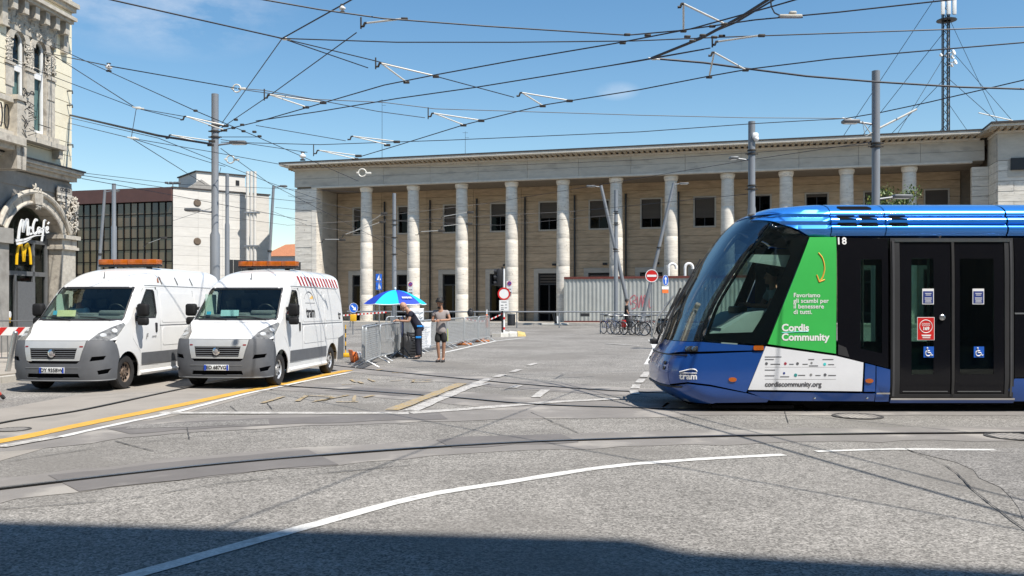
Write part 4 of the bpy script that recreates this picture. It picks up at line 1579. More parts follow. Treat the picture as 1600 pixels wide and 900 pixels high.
def make_van(loc, rz, label, plate, rimmat, cover, plates_extra):
    t = thing('delivery_van', label, 'van', loc, rz, 'white delivery vans')
    t.scale = (.935, .985, .985)
    sh = VS
    A = sh.A
    # --- front skin
    bon = [(-.67, 1.0), (.67, 1.0), (.745, 1.13), (.955, 1.262), (1.05, 1.32), (.98, 1.34), (-.98, 1.34), (-1.05, 1.32), (-.955, 1.262), (-.745, 1.13)]
    lamp = [(.70, .998), (1.08, .998), (1.23, 1.07), (1.275, 1.27), (1.17, 1.312), (.985, 1.243), (.775, 1.12)]
    lampm = [(-a, b) for a, b in lamp][::-1]
    wsn = [(-1.09, 1.365), (1.09, 1.365), (1.105, 1.40), (1.06, 2.0), (1.03, 2.035), (-1.03, 2.035), (-1.06, 2.0), (-1.105, 1.40)]
    body = MB()
    panel(body, sh, [(-A, .99), (A, .99), (A, 2.08), (-A, 2.08)], [grow(bon, .006), grow(lamp, .006), grow(lampm, .006), wsn], .09, 0, .02)
    # --- sides
    door = [(1.43, .44), (2.16, .42), (2.20, 1.2), (2.17, 2.04), (1.76, 2.045), (1.40, 1.70), (1.17, 1.42), (1.13, 1.0), (1.40, .74), (1.42, .6)]
    win = [(1.26, 1.41), (2.06, 1.41), (2.11, 1.5), (2.09, 1.95), (2.04, 1.985), (1.79, 1.99)]
    top_front = [(sh.f(z) + sh.L(z), z) for z in (2.08, 1.8, 1.6, 1.4, 1.2, .99)]
    outline = top_front + [(.50, .90), (.58, .77)] + [p for p in arch_pts(WF, 165, -12) if p[1] > .3 and (p[0] > .62 or p[1] > .62)] + [(1.37, .24)]
    outline += [(3.98, .24)] + [p for p in arch_pts(WB, 190, -10) if p[1] > .25] + [(4.83, .30), (YB, .30), (YB, 1.0), (YB - .02, 2.08)]
    panel(body, sh, sh.side(outline, .1), [grow(sh.side(door, .1), .0)], .16, 0, .02, True)
    # --- roof
    zs = [2.08, 2.105, 2.14, 2.19, 2.25, 2.31, 2.36, 2.40, 2.43, 2.46, 2.48, 2.50, 2.515]
    sgs = [A * i / 10 for i in range(11)] + [A + .12 * i for i in range(1, 40)]
    rows = []
    for z in zs:
        half = []
        for s_ in sgs:
            p = sh.pt(s_, z)
            if p.y > YB - .02 - .25 * max(0, z - 2.3):
                p.y = YB - .02 - .25 * max(0, z - 2.3)
            half.append(p)
        rows.append([Vector((-p.x, p.y, p.z)) for p in half[:0:-1]] + half)
    k = len(rows[0])
    body.add([p for r in rows for p in r], [(i * k + j, i * k + j + 1, (i + 1) * k + j + 1, (i + 1) * k + j) for i in range(len(rows) - 1) for j in range(k - 1)] + [tuple((len(rows) - 1) * k + j for j in range(k))])
    rear = [rows[i][0] for i in range(len(rows))] + [rows[i][-1] for i in range(len(rows) - 1, -1, -1)]
    lowl, lowr = Vector((-1.01, YB, .3)), Vector((1.01, YB, .3))
    body.add([lowl] + rear + [lowr], [tuple(range(len(rear) + 2))[::-1]])
    bo = body.build('body', M_vanw, t, ang=28)
    MB().tube([sh.P(sh.sig(y, 2.085), 2.085, .004) for y in [1.75 + .3 * i for i in range(12)]], .008, 6).build('roof_gutter', M_silver, bo)
    MB().tube([sh.P(-sh.sig(y, 2.085), 2.085, .004) for y in [1.75 + .3 * i for i in range(12)]], .008, 6).build('roof_gutter', M_silver, bo)
    # stamped panels of the load bay
    for a, b, z0, z1 in ((2.32, 3.78, 1.30, 1.93), (2.32, 3.78, .82, 1.20), (3.90, 5.18, 1.30, 1.93), (3.90, 5.18, .86, 1.20)):
        for sg in (1, -1):
            m = MB()
            panel(m, sh, [(sg * s_, z) for s_, z in (sh.side(rrect(a, b, z0, z1, .06), .4))][::sg], (), .3, .007, .007)
            m.build('side_panel', M_vanw, t)
    for sg in (1, -1):
        m = MB()
        m.tube([sh.P(sg * sh.sig(y, z), z, .001) for y, z in ((2.25, .5), (2.25, 1.2), (2.24, 2.0))], .005, 5)
        m.tube([sh.P(sg * sh.sig(y, z), z, .001) for y, z in ((3.84, .8), (3.84, 1.2), (3.83, 2.0))], .005, 5)
        m.tube([sh.P(sg * sh.sig(y, z), z, .0) for y, z in ((2.22, 1.245), (3.8, 1.245), (5.25, 1.245))], .009, 5)
        m.build('panel_gap', M_bump, t)
    bn = MB()
    panel(bn, sh, bon, (), .08, .002, .02)
    bn.build('bonnet', M_vanw, t, ang=50)
    gg = MB()
    for i in range(14):
        for sx in (-1, 1):
            s0 = sx * (.10 + i * .027)
            gg.add([sh.P(s0, 1.308, .004), sh.P(s0 + .014, 1.308, .004), sh.P(s0 + .014, 1.32, .004), sh.P(s0, 1.32, .004)], [(0, 1, 2, 3)])
    tag(gg.build('bonnet_louvres', M_bump, t), kind='stuff')
    for lp in (lamp, lampm):
        m = MB()
        panel(m, sh, lp, (), .07, -.002, .03)
        hl = m.build('headlight', M_lens, t)
        q = MB()
        sg = 1 if lp is lamp else -1
        for s_, z, r in ((.90, 1.085, .062), (1.07, 1.165, .055)):
            c = sh.P(s_ * sg, z, -.004)
            n = sh.nrm(s_ * sg, z)
            qt = n.to_track_quat('Z', 'Y').to_matrix().to_4x4()
            q.lathe([(.001, .004), (r * .5, .006), (r * .8, .010), (r, .012), (r, -.01)], 14, Matrix.Translation(c) @ qt)
        q.build('reflector', M_silver, hl)
    # --- windscreen
    m = MB()
    panel(m, sh, grow(wsn, .0), (), .12, -.008, .006)
    m.build('windscreen', M_vglass, t, ang=80)
    m = MB()
    panel(m, sh, grow(wsn, .012), [grow(wsn, -.028)], .2, .002, .014)
    m.build('windscreen_seal', M_black, t)
    m = MB()
    for s0, s1, z1 in ((.85, .05, 1.42), (-.15, -.95, 1.42)):
        m.tube([sh.P(s0, 1.355, .02), sh.P((s0 + s1) / 2, 1.40, .03), sh.P(s1, z1, .02)], .013, 6)
    m.build('wiper', M_black, t)
    # --- doors
    for sg in (1, -1):
        dm = MB()
        dd = sh.side(door, .1)
        do = [(sg * a, b) for a, b in grow(dd, -.007)][::sg]
        wo = [(sg * a, b) for a, b in sh.side(win, .1)][::sg]
        panel(dm, sh, do, [wo], .12, .002, .025)
        d = dm.build('front_door', M_vanw, t)
        gm = MB()
        panel(gm, sh, wo, (), .2, -.008, .005)
        gm.build('side_window', M_vglass, d)
        gm = MB()
        panel(gm, sh, grow(wo, .012), [grow(wo, -.015)], .2, .005, .012)
        gm.tube([sh.P(sg * sh.sig(1.5, z), z, -.004) for z in (1.42, 1.70)], .014, 6)
        gm.build('window_seal', M_black, d)
        h = MB()
        c = sh.P(sg * sh.sig(2.06, 1.2), 1.2, .0)
        h.bbox(c.x - .025, c.x + .028, c.y - .035, c.y + .035, 1.10, 1.30, .02)
        h.build('handle', M_black, d)
        # mirror
        mm = MB()
        c = sh.P(sg * sh.sig(1.30, 1.45), 1.45, 0)
        x0 = c.x
        mm.tube([(x0 - .02 * sg, 1.30, 1.38), (x0 + .10 * sg, 1.26, 1.36), (x0 + .16 * sg, 1.26, 1.40)], .035, 8)
        mm.tube([(x0 - .02 * sg, 1.36, 1.60), (x0 + .10 * sg, 1.28, 1.60), (x0 + .16 * sg, 1.26, 1.58)], .035, 8)
        a0, a1 = sorted((x0 + .07 * sg, x0 + .31 * sg))
        mm.bbox(a0, a1, 1.17, 1.33, 1.44, 1.70, .05)
        mm.bbox(a0 + .01, a1 - .01, 1.18, 1.32, 1.26, 1.42, .045)
        mr = mm.build('wing_mirror', mat('matt black plastic', (.012, .012, .013), .7, spec=.25), d, ang=60)
        MB().box(a0 + .03, a1 - .03, 1.331, 1.336, 1.47, 1.67).build('mirror_glass', M_chrome, mr)
    # --- grey bumper, grille, plate
    half = [(.50, .555), (.565, .61), (.67, .985), (1.14, .985), (1.28, .915), (1.375, .79), (1.43, .66), (1.37, .52), (1.355, .40), (1.36, .24)]
    ou = [(-a, b) for a, b in half[::-1]] + half
    ou = [(-a, b) for a, b in half][::-1] + half
    holes = [[(-.56, .29), (.56, .29), (.53, .37), (-.53, .37)]]
    for sg in (1, -1):
        for h in ([(.74, .60), (1.00, .625), (1.04, .70), (.78, .685)], [(.90, .34), (1.10, .36), (1.17, .45), (1.03, .445), (.88, .42)]):
            holes.append([(sg * a, b) for a, b in h][::sg])
    bm_ = MB()
    panel(bm_, sh, ou[::-1], holes, .09, .012, .03)
    b = bm_.build('bumper', M_bump, t)
    m = MB()
    for h in holes:
        panel(m, sh, grow(h, .03), (), .2, -.035, .01)
    panel(m, sh, [(-.5, .55), (.5, .55), (.53, .60), (-.53, .60)], (), .2, .0, .01)
    m.build('intake', M_dark, b)
    m = MB()
    m.tube([sh.P(s_, .235, .01) for s_ in [-1.3 + .1 * i for i in range(27)]], .014, 6)
    m.tube([sh.P(s_, .475, .0125) for s_ in [-.58 + .08 * i for i in range(15)]], .006, 5)
    m.build('bumper_lip', mat('scuffed grey lip', (.16, .165, .17), .6), b)
    m = MB()
    panel(m, sh, [(-.655, .975), (-.555, .61), (.555, .61), (.655, .975)], [[(-.46, .645), (.46, .645), (.50, .845), (-.50, .845)]], .09, .012, .03)
    gr_ = m.build('grille_surround', M_silver, t)
    m = MB()
    panel(m, sh, [(-.50, .62), (.50, .62), (.53, .87), (-.53, .87)], (), .2, -.03, .01)
    m.build('grille_back', M_dark, gr_)
    for i in range(5):
        z = .665 + i * .04
        MB().tube([sh.P(s_, z, .0) for s_ in [-(.455 + .008 * i) + (.91 + .016 * i) * j / 10 for j in range(11)]], .0105, 6).build('grille_slat', M_bump, gr_)
    c = sh.P(0, .75, .018)
    MB().lathe([(.001, .03), (.05, .028), (.062, .02), (.078, .016), (.078, 0), (.001, 0)], 22, Tm(c.x, c.y, c.z, PI / 2)).build('badge', M_chrome, gr_)
    MB().lathe([(.001, .034), (.042, .032), (.05, .026)], 18, Tm(c.x, c.y, c.z, PI / 2)).build('badge_disc', mat('dull badge', (.42, .40, .40), .4, .5), gr_)
    for s_ in (-.575, .575):
        m = MB()
        panel(m, sh, rrect(s_ - .035, s_ + .035, .862, .888, .01), (), .2, .016, .006)
        m.build('marker_light', mat('dark red lens', (.22, .02, .02), .3), gr_)
    c = sh.P(0, .43, .02)
    pl = MB().bbox(-.265, .265, c.y - .012, c.y + .012, .375, .487, .006).build('number_plate', M_plate, t)
    m = MB()
    m.box(-.262, -.215, c.y - .0135, c.y - .0115, .379, .483).box(.222, .262, c.y - .0135, c.y - .0115, .379, .483)
    m.build('blue_band', M_pblue, pl)
    m = MB()
    text_to(m, plate, .098, Tm(.003, c.y - .0145, .431), offset=.0035, spacing=1.02)
    m.build('plate_lettering', M_black, pl)
    # --- wheels, underside, sills
    for y in (WF, WB):
        for sg in (1, -1):
            make_wheel(t, .865 * sg, y, rimmat, sg, cover)
    u = MB().box(-.70, .70, .35, 5.2, .26, .55).box(-.98, .98, 1.45, 3.9, .30, .5)
    u.box(-.95, .95, 1.5, 5.2, .5, .52)
    for y in (WF, WB):
        u.cyl((-.75, y, WR), (.75, y, WR), .06, n=8)
        u.box(-.72, -.66, y - .5, y + .5, .4, .95).box(.66, .72, y - .5, y + .5, .4, .95).box(-.95, .95, y - .46, y + .46, .80, .83)
    u.build('underbody', M_dark, t)
    for sg in (1, -1):
        m = MB()
        panel(m, sh, [(sg * a, z) for a, z in sh.side(rrect(1.45, 3.92, .46, .70, .02), .3)][::sg], (), .3, .012, .012)
        m.build('side_moulding', M_bump, t)
        m = MB()
        panel(m, sh, [(sg * a, z) for a, z in sh.side([(4.84, .32), (5.32, .32), (5.32, .92), (4.90, .86), (4.83, .5)], .2)][::sg], (), .3, .012, .012)
        m.build('rear_corner_moulding', M_bump, t)
        m = MB()
        m.tube([sh.P(sg * sh.sig(y, .29), .29, -.01) for y in (1.42, 2.6, 3.95)], .05, 8)
        m.build('sill', M_vanw, t)
    # --- cab interior
    ci = MB().box(-.93, .93, 2.16, 2.2, .5, 2.05).box(-.9, .9, .75, 2.2, .5, .55).box(-.9, .9, 1.75, 2.2, 2.06, 2.08)
    ci.build('cab_lining', M_intr, t)
    db = MB().bbox(-.90, .90, 1.02, 1.42, 1.05, 1.37, .06).bbox(-.88, .88, 1.16, 1.46, 1.30, 1.47, .05).bbox(.22, .72, 1.16, 1.46, 1.45, 1.56, .04).bbox(-.25, .12, 1.18, 1.44, 1.43, 1.51, .03)
    ds = db.build('dashboard', M_dash, t)
    a = []
    for i in range(20):
        q = 2 * PI * i / 20
        a.append(Vector((.46 + .19 * math.cos(q), 1.50 - .09 * math.sin(q), 1.52 + .17 * math.sin(q))))
    MB().tube(a, .014, 6, closed=True).cyl((.46, 1.50, 1.52), (.46, 1.40, 1.46), .03).cyl((.28, 1.5, 1.52), (.64, 1.5, 1.52), .012).build('steering_wheel', M_black, t)
    for x in (.46, -.25, -.62):
        s_ = MB().bbox(x - .22, x + .22, 1.60, 2.05, .85, 1.02, .05).bbox(x - .22, x + .22, 1.98, 2.13, 1.0, 1.58, .05).bbox(x - .13, x + .13, 2.02, 2.12, 1.6, 1.80, .04)
        s_.build('seat', M_intr, t)
    MB().box(-.16, .16, 1.72, 1.75, 1.93, 1.99).build('rear_view_mirror', M_black, t)
    # roof aerial and beacon bar
    c = sh.P(0, 2.22, .0)
    MB().cyl((0, c.y, 2.22), (.0, c.y + .03, 2.36), .012, .006, 6).build('roof_aerial', M_black, t)
    by, bz = 2.75, 2.545
    bb = MB().bbox(-.72, .72, by - .12, by + .12, bz - .035, bz + .01, .015).box(-.5, -.42, by - .06, by + .06, 2.46, bz - .03).box(.42, .5, by - .06, by + .06, 2.46, bz - .03)
    beacon = bb.build('beacon_bar', M_black, t)
    for i in range(4):
        x = -.71 + i * .355
        MB().bbox(x + .001, x + .354, by - .13, by + .13, bz + .012, bz + .125, .016).build('amber_lens', M_amber, beacon)
    return t, sh


def grow(poly, d):
    "offset a polygon outwards by d"
    n = len(poly)
    ar = sum(poly[i][0] * poly[(i + 1) % n][1] - poly[(i + 1) % n][0] * poly[i][1] for i in range(n))
    sg = 1 if ar > 0 else -1
    out_ = []
    for i in range(n):
        a, b, c = Vector(poly[i - 1]), Vector(poly[i]), Vector(poly[(i + 1) % n])
        e1, e2 = (b - a).normalized(), (c - b).normalized()
        n1, n2 = Vector((e1.y, -e1.x)) * sg, Vector((e2.y, -e2.x)) * sg
        m = n1 + n2
        if m.length < 1e-6:
            m = n1.copy()
        m.normalize()
        k = d / max(m.dot(n1), .4)
        out_.append((b.x + m.x * k, b.y + m.y * k))
    return out_


VAN2_R = R(-6.0)
VAN1_R = R(-6.5)


def van_at(px, py, rz):
    "root position so that the front wheel on the street side stands at this ground pixel"
    c = gp(px, py)
    o = Matrix.Rotation(rz, 3, 'Z') @ Vector((.98 * .935, WF * .985, 0))
    return (c.x - o.x, c.y - o.y, 0)


v2, sh = make_van(van_at(437, 602.5, VAN2_R), VAN2_R, 'white high-roofed van lettered tram with red and white roof stripes and an amber beacon bar', 'ED 687VG', M_silrim, True, None)
v1, sh = make_van(van_at(197, 608, VAN1_R), VAN1_R, 'white high-roofed van with brown dusty wheels parked beside the corner building', 'DY 935BW', M_rustrim, False, None)

# livery of the lettered van
lg = MB()
shell_text(lg, sh, 'tram', .34, 2.86, 1.50, .009, offset=.012, spacing=.92)
lg.build('side_lettering', M_black, v2)
lg = MB()
for pts, w in (([(2.50, 1.82), (2.63, 1.92), (2.83, 1.98), (3.0, 1.95), (3.12, 1.86), (3.15, 1.78)], .012),):
    p2 = smooth_line(pts, 6)
    lg.tube([sh.P(sh.sig(p.x, p.y), p.y, .009) for p in p2], .009, 5)
lg.tube([sh.P(sh.sig(y, 1.66), 1.72, .009) for y in (2.50, 2.83, 3.16)], .006, 5)
lg.build('swoosh_emblem', mat('grey print', (.25, .25, .25), .5), v2)
lg = MB()
for i in range(4):
    y = 2.90 + i * .055
    panel(lg, sh, sh.side([(y, 1.81), (y + .035, 1.81), (y + .035, 1.835 + .022 * i), (y, 1.835 + .022 * i)], .2), (), .2, .009, .003)
lg.build('yellow_bars', M_yellow, v2)
wb = MB()
panel(wb, sh, sh.side([(2.22, 2.10), (5.24, 2.10), (5.24, 2.32), (2.42, 2.32)], .15), (), .15, .004, .004)
rb = wb.build('roof_stripe_band', M_white, v2)
for i in range(13):
    y = 2.27 + i * .226
    m = MB()
    panel(m, sh, sh.side([(y + .13, 2.105), (y + .225, 2.105), (y + .115, 2.315), (y + .02, 2.315)], .12), (), .12, .008, .004)
    m.build('red_stripe', mat('dark red tape', (.36, .010, .018), .5), rb)
lg = MB()
shell_text(lg, sh, 'tr', .30, 5.05, 1.42, .009, offset=.010)
lg.build('rear_lettering', M_black, v2)
# papers and drivers
for v, x, m, lb in ((v2, -.22, mat('pale blue paper', (.45, .75, .80), .8), ''), (v1, -.45, mat('pale yellow paper', (.80, .80, .45), .8), '')):
    MB().box(-.20, .20, 0, .006, 0, .13).build('paper_sheet', m, v, loc=(x, 1.08, 1.44), rot=(R(-15), 0, R(4)))
MB().box(-.06, .06, 0, .006, 0, .09).build('paper_sheet', mat('cyan card', (.05, .45, .70), .7), v1, loc=(-.72, 1.12, 1.47), rot=(R(-20), 0, 0))
MB().box(-.05, .05, 0, .006, 0, .07).build('paper_sheet', MATS['cyan card'], v2, loc=(-.72, 1.12, 1.47), rot=(R(-20), 0, 0))
MB().box(-.86, -.84, 1.25, 1.75, 1.45, 1.9).build('side_blind', mat('pale green blind', (.55, .70, .62), .8), v2)
MB().box(-.86, -.84, 1.35, 1.75, 1.45, 1.9).build('side_blind', MATS['pale green blind'], v1)
lg = MB()
shell_text(lg, sh, 'F', .16, 1.66, 1.02, .009, offset=.006, shear=.3)
shell_text(lg, sh, 'servizi', .07, 1.96, 1.02, .009, offset=.002, shear=.2)
lg.build('door_emblem', mat('grey print'), v1)
m = MB()
panel(m, sh, sh.side([(2.30, 2.15), (2.38, 2.15), (2.36, 2.25), (2.32, 2.24)], .1), (), .1, .008, .004)
panel(m, sh, sh.side([(2.44, 2.16), (2.48, 2.16), (2.47, 2.27), (2.42, 2.26)], .1), (), .1, .008, .004)
m.build('roof_sticker', mat('brown sticker', (.30, .13, .08), .6), v1)
m = MB()
for y0 in (2.4, 3.1, 3.8):
    m.tube([sh.P(sh.sig(y0, 2.28), 2.28, .01), sh.P(sh.sig(y0 + .08, 2.12), 2.12, .012)], .012, 5)
m.build('roof_bracket', M_steelp, v1)
# ------------------------------------------------------------------ tram
M_tblue = mat('metallic blue paint', (.010, .075, .33), .3, .3, var=.06, scale=1.5, coat=1., spec=.6, dirt=(.035, .08, .22), dscale=2.6, dthr=.60)
M_troof = mat('highlighted metallic blue roof', (.035, .27, .85), .27, .55, var=.04, scale=1.5, coat=1., spec=.6)  # base blue painted lighter than the body to carry the roof's highlights
M_tglass = glass('tram glass', (.76, .85, .82), .012, 1.7)
M_tglassd = glass('dark tram glass', (.62, .70, .67), .015, 1.5)
M_frit = mat('black glass border', (.006, .006, .008), .1, var=.05, spec=.3)
M_tgrey = mat('door frame grey', (.026, .026, .028), .5, .0, var=.08)
M_green = mat('green advert print', (.045, .46, .085), .4, var=.03, coat=.3)
M_advw = mat('white advert print', (.74, .75, .78), .4, var=.03, coat=.3)
M_ink = mat('dark grey print', (.10, .10, .11), .5)
M_pale = mat('pale grey cab plastic', (.60, .66, .63), .6, var=.08)
M_tint = mat('cab interior panel', (.15, .16, .16), .7, var=.2)
TPX = FPX / 13.6
NOSE = 2.31


def ty(px):
    return (px - 800) / TPX - NOSE


def tz(py):
    return EYE - (py - HZ) / TPX


TS = Shell(f=[(.10, .42), (.2, .22), (.28, .11), (.38, .03), (.45, .008), (.6, 0), (.72, .02), (.81, .05), (.9, .10), (1.07, .21), (1.6, .42), (2.02, .66), (2.44, .93), (2.84, 1.23), (3.0, 1.40), (3.09, 1.54), (3.15, 1.72), (3.19, 2.0), (3.215, 2.5), (3.23, 3.0)],
           L=[(.10, .7), (.6, .58), (1.07, .56), (2.0, .6), (2.84, .72), (3.09, .75), (3.23, .75)],
           hw=[(.10, 1.0), (.2, 1.06), (.32, 1.09), (.5, 1.1), (2.0, 1.1), (2.5, 1.085), (2.66, 1.07), (2.69, 1.035), (2.71, 1.045), (2.75, 1.075), (2.80, 1.085), (2.835, 1.07), (2.85, 1.035), (2.865, 1.035), (2.885, 1.062), (2.93, 1.062), (2.96, 1.04), (2.975, .995), (2.99, .995),
               (3.01, 1.02), (3.06, 1.0), (3.12, .92), (3.16, .82), (3.19, .70), (3.215, .5), (3.23, .25)], p=3.3, A=1.4)
tr = thing('tram', 'blue single-rail tram with slanted glass nose and a green advert behind the cab', 'tram', (NOSE, 14.7, 0), R(-90))
sh = TS
A = sh.A
YE = 11.0
# dark underskin so that the joints read as joints
ub = MB()
rows = []
zs = [.14, .3, .5, .8, 1.0]
ss = [A * i / 12 for i in range(13)] + [A + .8 * i for i in range(1, 13)]
for z in zs:
    half = [sh.P(s_, z, -.05) for s_ in ss]
    rows.append([Vector((-p.x, p.y, p.z)) for p in half[:0:-1]] + half)
k = len(rows[0])
ub.add([p for r in rows for p in r], [(i * k + j, i * k + j + 1, (i + 1) * k + j + 1, (i + 1) * k + j) for i in range(len(rows) - 1) for j in range(k - 1)])
ub.build('underskin', M_dark, tr)
MB().box(-1.0, 1.0, .6, YE, .30, .34).build('floor', M_tint, tr)
u = MB().box(-.85, .85, .7, YE, .10, .29).bbox(-.55, .55, .45, 1.6, .07, .2, .03)
for y in (2.4, 9.2):
    for x in (-.75, .75):
        u.cyl((x - .12, y, .30), (x + .12, y, .30), .30, n=20)
u.box(-1.02, -.9, .75, 2.0, .07, .13).box(.9, 1.0, .75, 2.0, .055, .10)
u.build('underframe', M_dark, tr)

# window line: bottom edge along the side, then the advert and rear windows
WB_ = [(ty(1190), tz(540)), (ty(1306), tz(553.5)), (ty(1392), tz(575))]


def sp2(pts, step=.1):
    return sh.side(pts, step)


def spo(pts, step=.06):
    'open (y, z) run on the side, densely sampled'
    o = []
    for a, b in zip(pts, pts[1:]):
        k = max(1, int(math.hypot(b[0] - a[0], b[1] - a[1]) / step))
        o += [(a[0] + (b[0] - a[0]) * i / k, a[1] + (b[1] - a[1]) * i / k) for i in range(k)]
    return [(sh.sig(y, z), z) for y, z in o + [pts[-1]]]


def arcb(z0, z1, n, frac):
    return [(A * frac, z0 + (z1 - z0) * i / n) for i in range(n + 1)]


PIL = .86                                   # border between windscreen and cab side glass
# windscreen
m = MB()
zt = 3.005
bot = [(s_, 1.10) for s_ in (-A * PIL, 0, A * PIL)]
panel(m, sh, [(-A * PIL, 1.08), (A * PIL, 1.08), (A * (PIL - .04), 2.2), (A * (PIL - .12), zt), (-A * (PIL - .12), zt), (-A * (PIL - .04), 2.2)], (), .12, 0, .012)
ws = m.build('windscreen', glass('reflective windscreen', (.42, .50, .56), .02, 2.9), tr, ang=80)
m = MB()
panel(m, sh, [(-A * PIL, 1.08), (A * PIL, 1.08), (A * (PIL - .04), 2.2), (A * (PIL - .12), zt), (-A * (PIL - .12), zt), (-A * (PIL - .04), 2.2)],
      [[(-A * PIL + .07, 1.16), (A * PIL - .07, 1.16), (A * (PIL - .04) - .07, 2.2), (A * (PIL - .12) - .07, zt - .22), (-A * (PIL - .12) + .07, zt - .22), (-A * (PIL - .04) + .07, 2.2)]], .12, -.014, .004)
m.build('glass_border', M_frit, ws)
# cab side glass with its black border
cab = [(A * PIL + .012, 1.085), (A, 1.075)] + spo([(ty(1197.5), tz(539.5)), (ty(1264.5), tz(370))]) + spo([(ty(1246), tz(361)), (ty(1211), tz(348.5)), (ty(1184), tz(343))]) + [(A * (PIL - .12) + .02, 3.0), (A * (PIL - .04) + .012, 2.2)]
clear = [(A * PIL + .06, 1.20)] + spo([(ty(1176), tz(519)), (ty(1202), tz(478)), (ty(1236), tz(398)), (ty(1226), tz(368)), (ty(1206), tz(356))]) + [(A * (PIL - .10) + .09, 2.90), (A * (PIL - .04) + .06, 2.2)]
for sg in (1, -1):
    mir = lambda P_: [(sg * a, b) for a, b in P_][::sg]
    m = MB()
    panel(m, sh, mir(cab), (), .1, 0, .010)
    cw = m.build('cab_side_window', M_tglass, tr, ang=80)
    m = MB()
    panel(m, sh, mir(cab), [mir(clear)], .1, -.013, .004)
    m.build('glass_border', M_frit, cw)
# nose panels
z1 = lambda s_: 1.06 - .0 * s_
up = [(-A * 1.0, 1.07)]
e1 = sp2([(ty(1187), tz(543)), (ty(1181), tz(549)), (ty(1120), tz(552))], 9)
upper = [(-p[0], p[1]) for p in e1][::-1]
top = [(0, 1.07), (A * PIL, 1.072)] + spo([(ty(1110), tz(535.5)), (ty(1197), tz(541.5))])
midt = spo([(ty(1195), tz(547)), (ty(1110), tz(549)), (ty(1066), tz(550))]) + [(A * .5, .88), (0, .87)]
o1 = top + midt
o1 = o1 + [(-a, b) for a, b in o1[::-1] if a > 0]
m = MB()
panel(m, sh, o1, (), .08, .0, .03)
nu = m.build('nose_upper_panel', M_tblue, tr)
# main nose: split in a centre piece and two cheeks with a fine gap
cs = A * .60
cheek = [(cs + .008, .862)] + spo([(ty(1068), tz(553.5)), (ty(1110), tz(552.5)), (ty(1193), tz(549)), (ty(1168), tz(609.5)), (ty(1166), tz(613)), (ty(1110), tz(601)), (ty(1075), tz(597))]) + [(cs + .008, .415)]
ctr = [(-cs, .40), (cs, .40), (cs, .86), (-cs, .858)]
m = MB()
panel(m, sh, ctr, (), .08, 0, .03)
nc = m.build('nose_centre_panel', M_tblue, tr)
for sg in (1, -1):
    m = MB()
    panel(m, sh, [(sg * a, b) for a, b in cheek[::-1]][::sg], (), .08, 0, .03)
    ck = m.build('nose_cheek_panel', M_tblue, tr)
    # skirt below
    sk = [(0, .375), (cs, .385)] + spo([(ty(1075), tz(600)), (ty(1110), tz(604)), (ty(1170), tz(615.5)), (ty(1203), tz(624)), (ty(1200), tz(629)), (ty(1120), tz(630))]) + [(A * .8, .13), (0, .13)]
    m = MB()
    panel(m, sh, [(sg * a, b) for a, b in sk[::-1]][::sg], (), .08, .004, .03)
    m.build('nose_skirt', M_tblue, tr)
    for z in (.735, .655):
        c = sh.P(sg * A * .52, z, .004)
        q = sh.nrm(sg * A * .52, z).to_track_quat('Z', 'Y').to_matrix().to_4x4()
        MB().lathe([(.03, 0), (.03, .012), (.018, .014), (.001, .014)], 14, Matrix.Translation(c) @ q).build('sensor', M_black, nc)
    c = sh.P(sg * A * .80, .965, .0)
    n = sh.nrm(sg * A * .80, .965)
    q = n.to_track_quat('Z', 'Y').to_matrix().to_4x4()
    hl = MB().bbox(-.10, .10, -.045, .045, -.02, .018, .016, Matrix.Translation(c) @ q).build('headlight', M_black, nu)
    for dx in (-.05, .045):
        MB().lathe([(.036, .016), (.036, .03), (.02, .034), (.001, .036)], 16, Matrix.Translation(c) @ q @ Tm(dx, 0, 0)).build('lamp', M_chrome, hl)
    m = MB()
    panel(m, sh, [(sg * a, b) for a, b in sh.side(rrect(ty(1177), ty(1193), tz(547), tz(540), .02), .2)][::sg], (), .2, .02, .02)
    m.build('indicator', M_amber, nu)
    for pxx, pyy, w_ in ((1144.5, 593, .05), (1358, 595, .05)):
        m = MB()
        panel(m, sh, [(sg * a, b) for a, b in sh.side([(ty(pxx) + .062 * math.cos(q_), tz(pyy) + .034 * math.sin(q_)) for q_ in [2 * PI * i / 14 for i in range(14)]], .2)][::sg], (), .2, .014, .014)
        m.build('side_marker', M_amber, tr)
    for pxx, pyy in ((1274, 622), (1356, 622)):
        c = sh.P(sg * sh.sig(ty(pxx), tz(pyy)), tz(pyy), 0)
        MB().ball((c.x, c.y, c.z), .02, 8, 5).build('reflector', M_chrome, tr)
# dark gap between nose and skirt (moulded bumper strip)
m = MB()
m.tube([sh.P(A * (-.75 + 1.5 * i / 24), .40 - .012, .012) for i in range(25)], .016, 6)
m.build('bumper_strip', M_black, tr)
m = MB()
m.tube([sh.P(A * (-.8 + 1.6 * i / 24), .868, .006) for i in range(25)], .010, 6)
m.build('nose_gap_strip', M_black, tr)
# little emblem and word on the cheek
em = MB()
shell_text(em, sh, 'tram', .135, ty(1076), tz(588.3), .006, offset=.004, spacing=1.0)
p2 = smooth_line([(ty(1063), tz(581.5)), (ty(1071), tz(579)), (ty(1079), tz(577)), (ty(1086), tz(577.5)), (ty(1089), tz(580.5))], 6)
em.tube([sh.P(sh.sig(p.x, p.y), p.y, .006) for p in p2], .010, 5)
em.tube([sh.P(sh.sig(ty(x), tz(583)), tz(583), .006) for x in (1063, 1072, 1080, 1089)], .006, 5)
em.build('tram_emblem', M_white, tr)

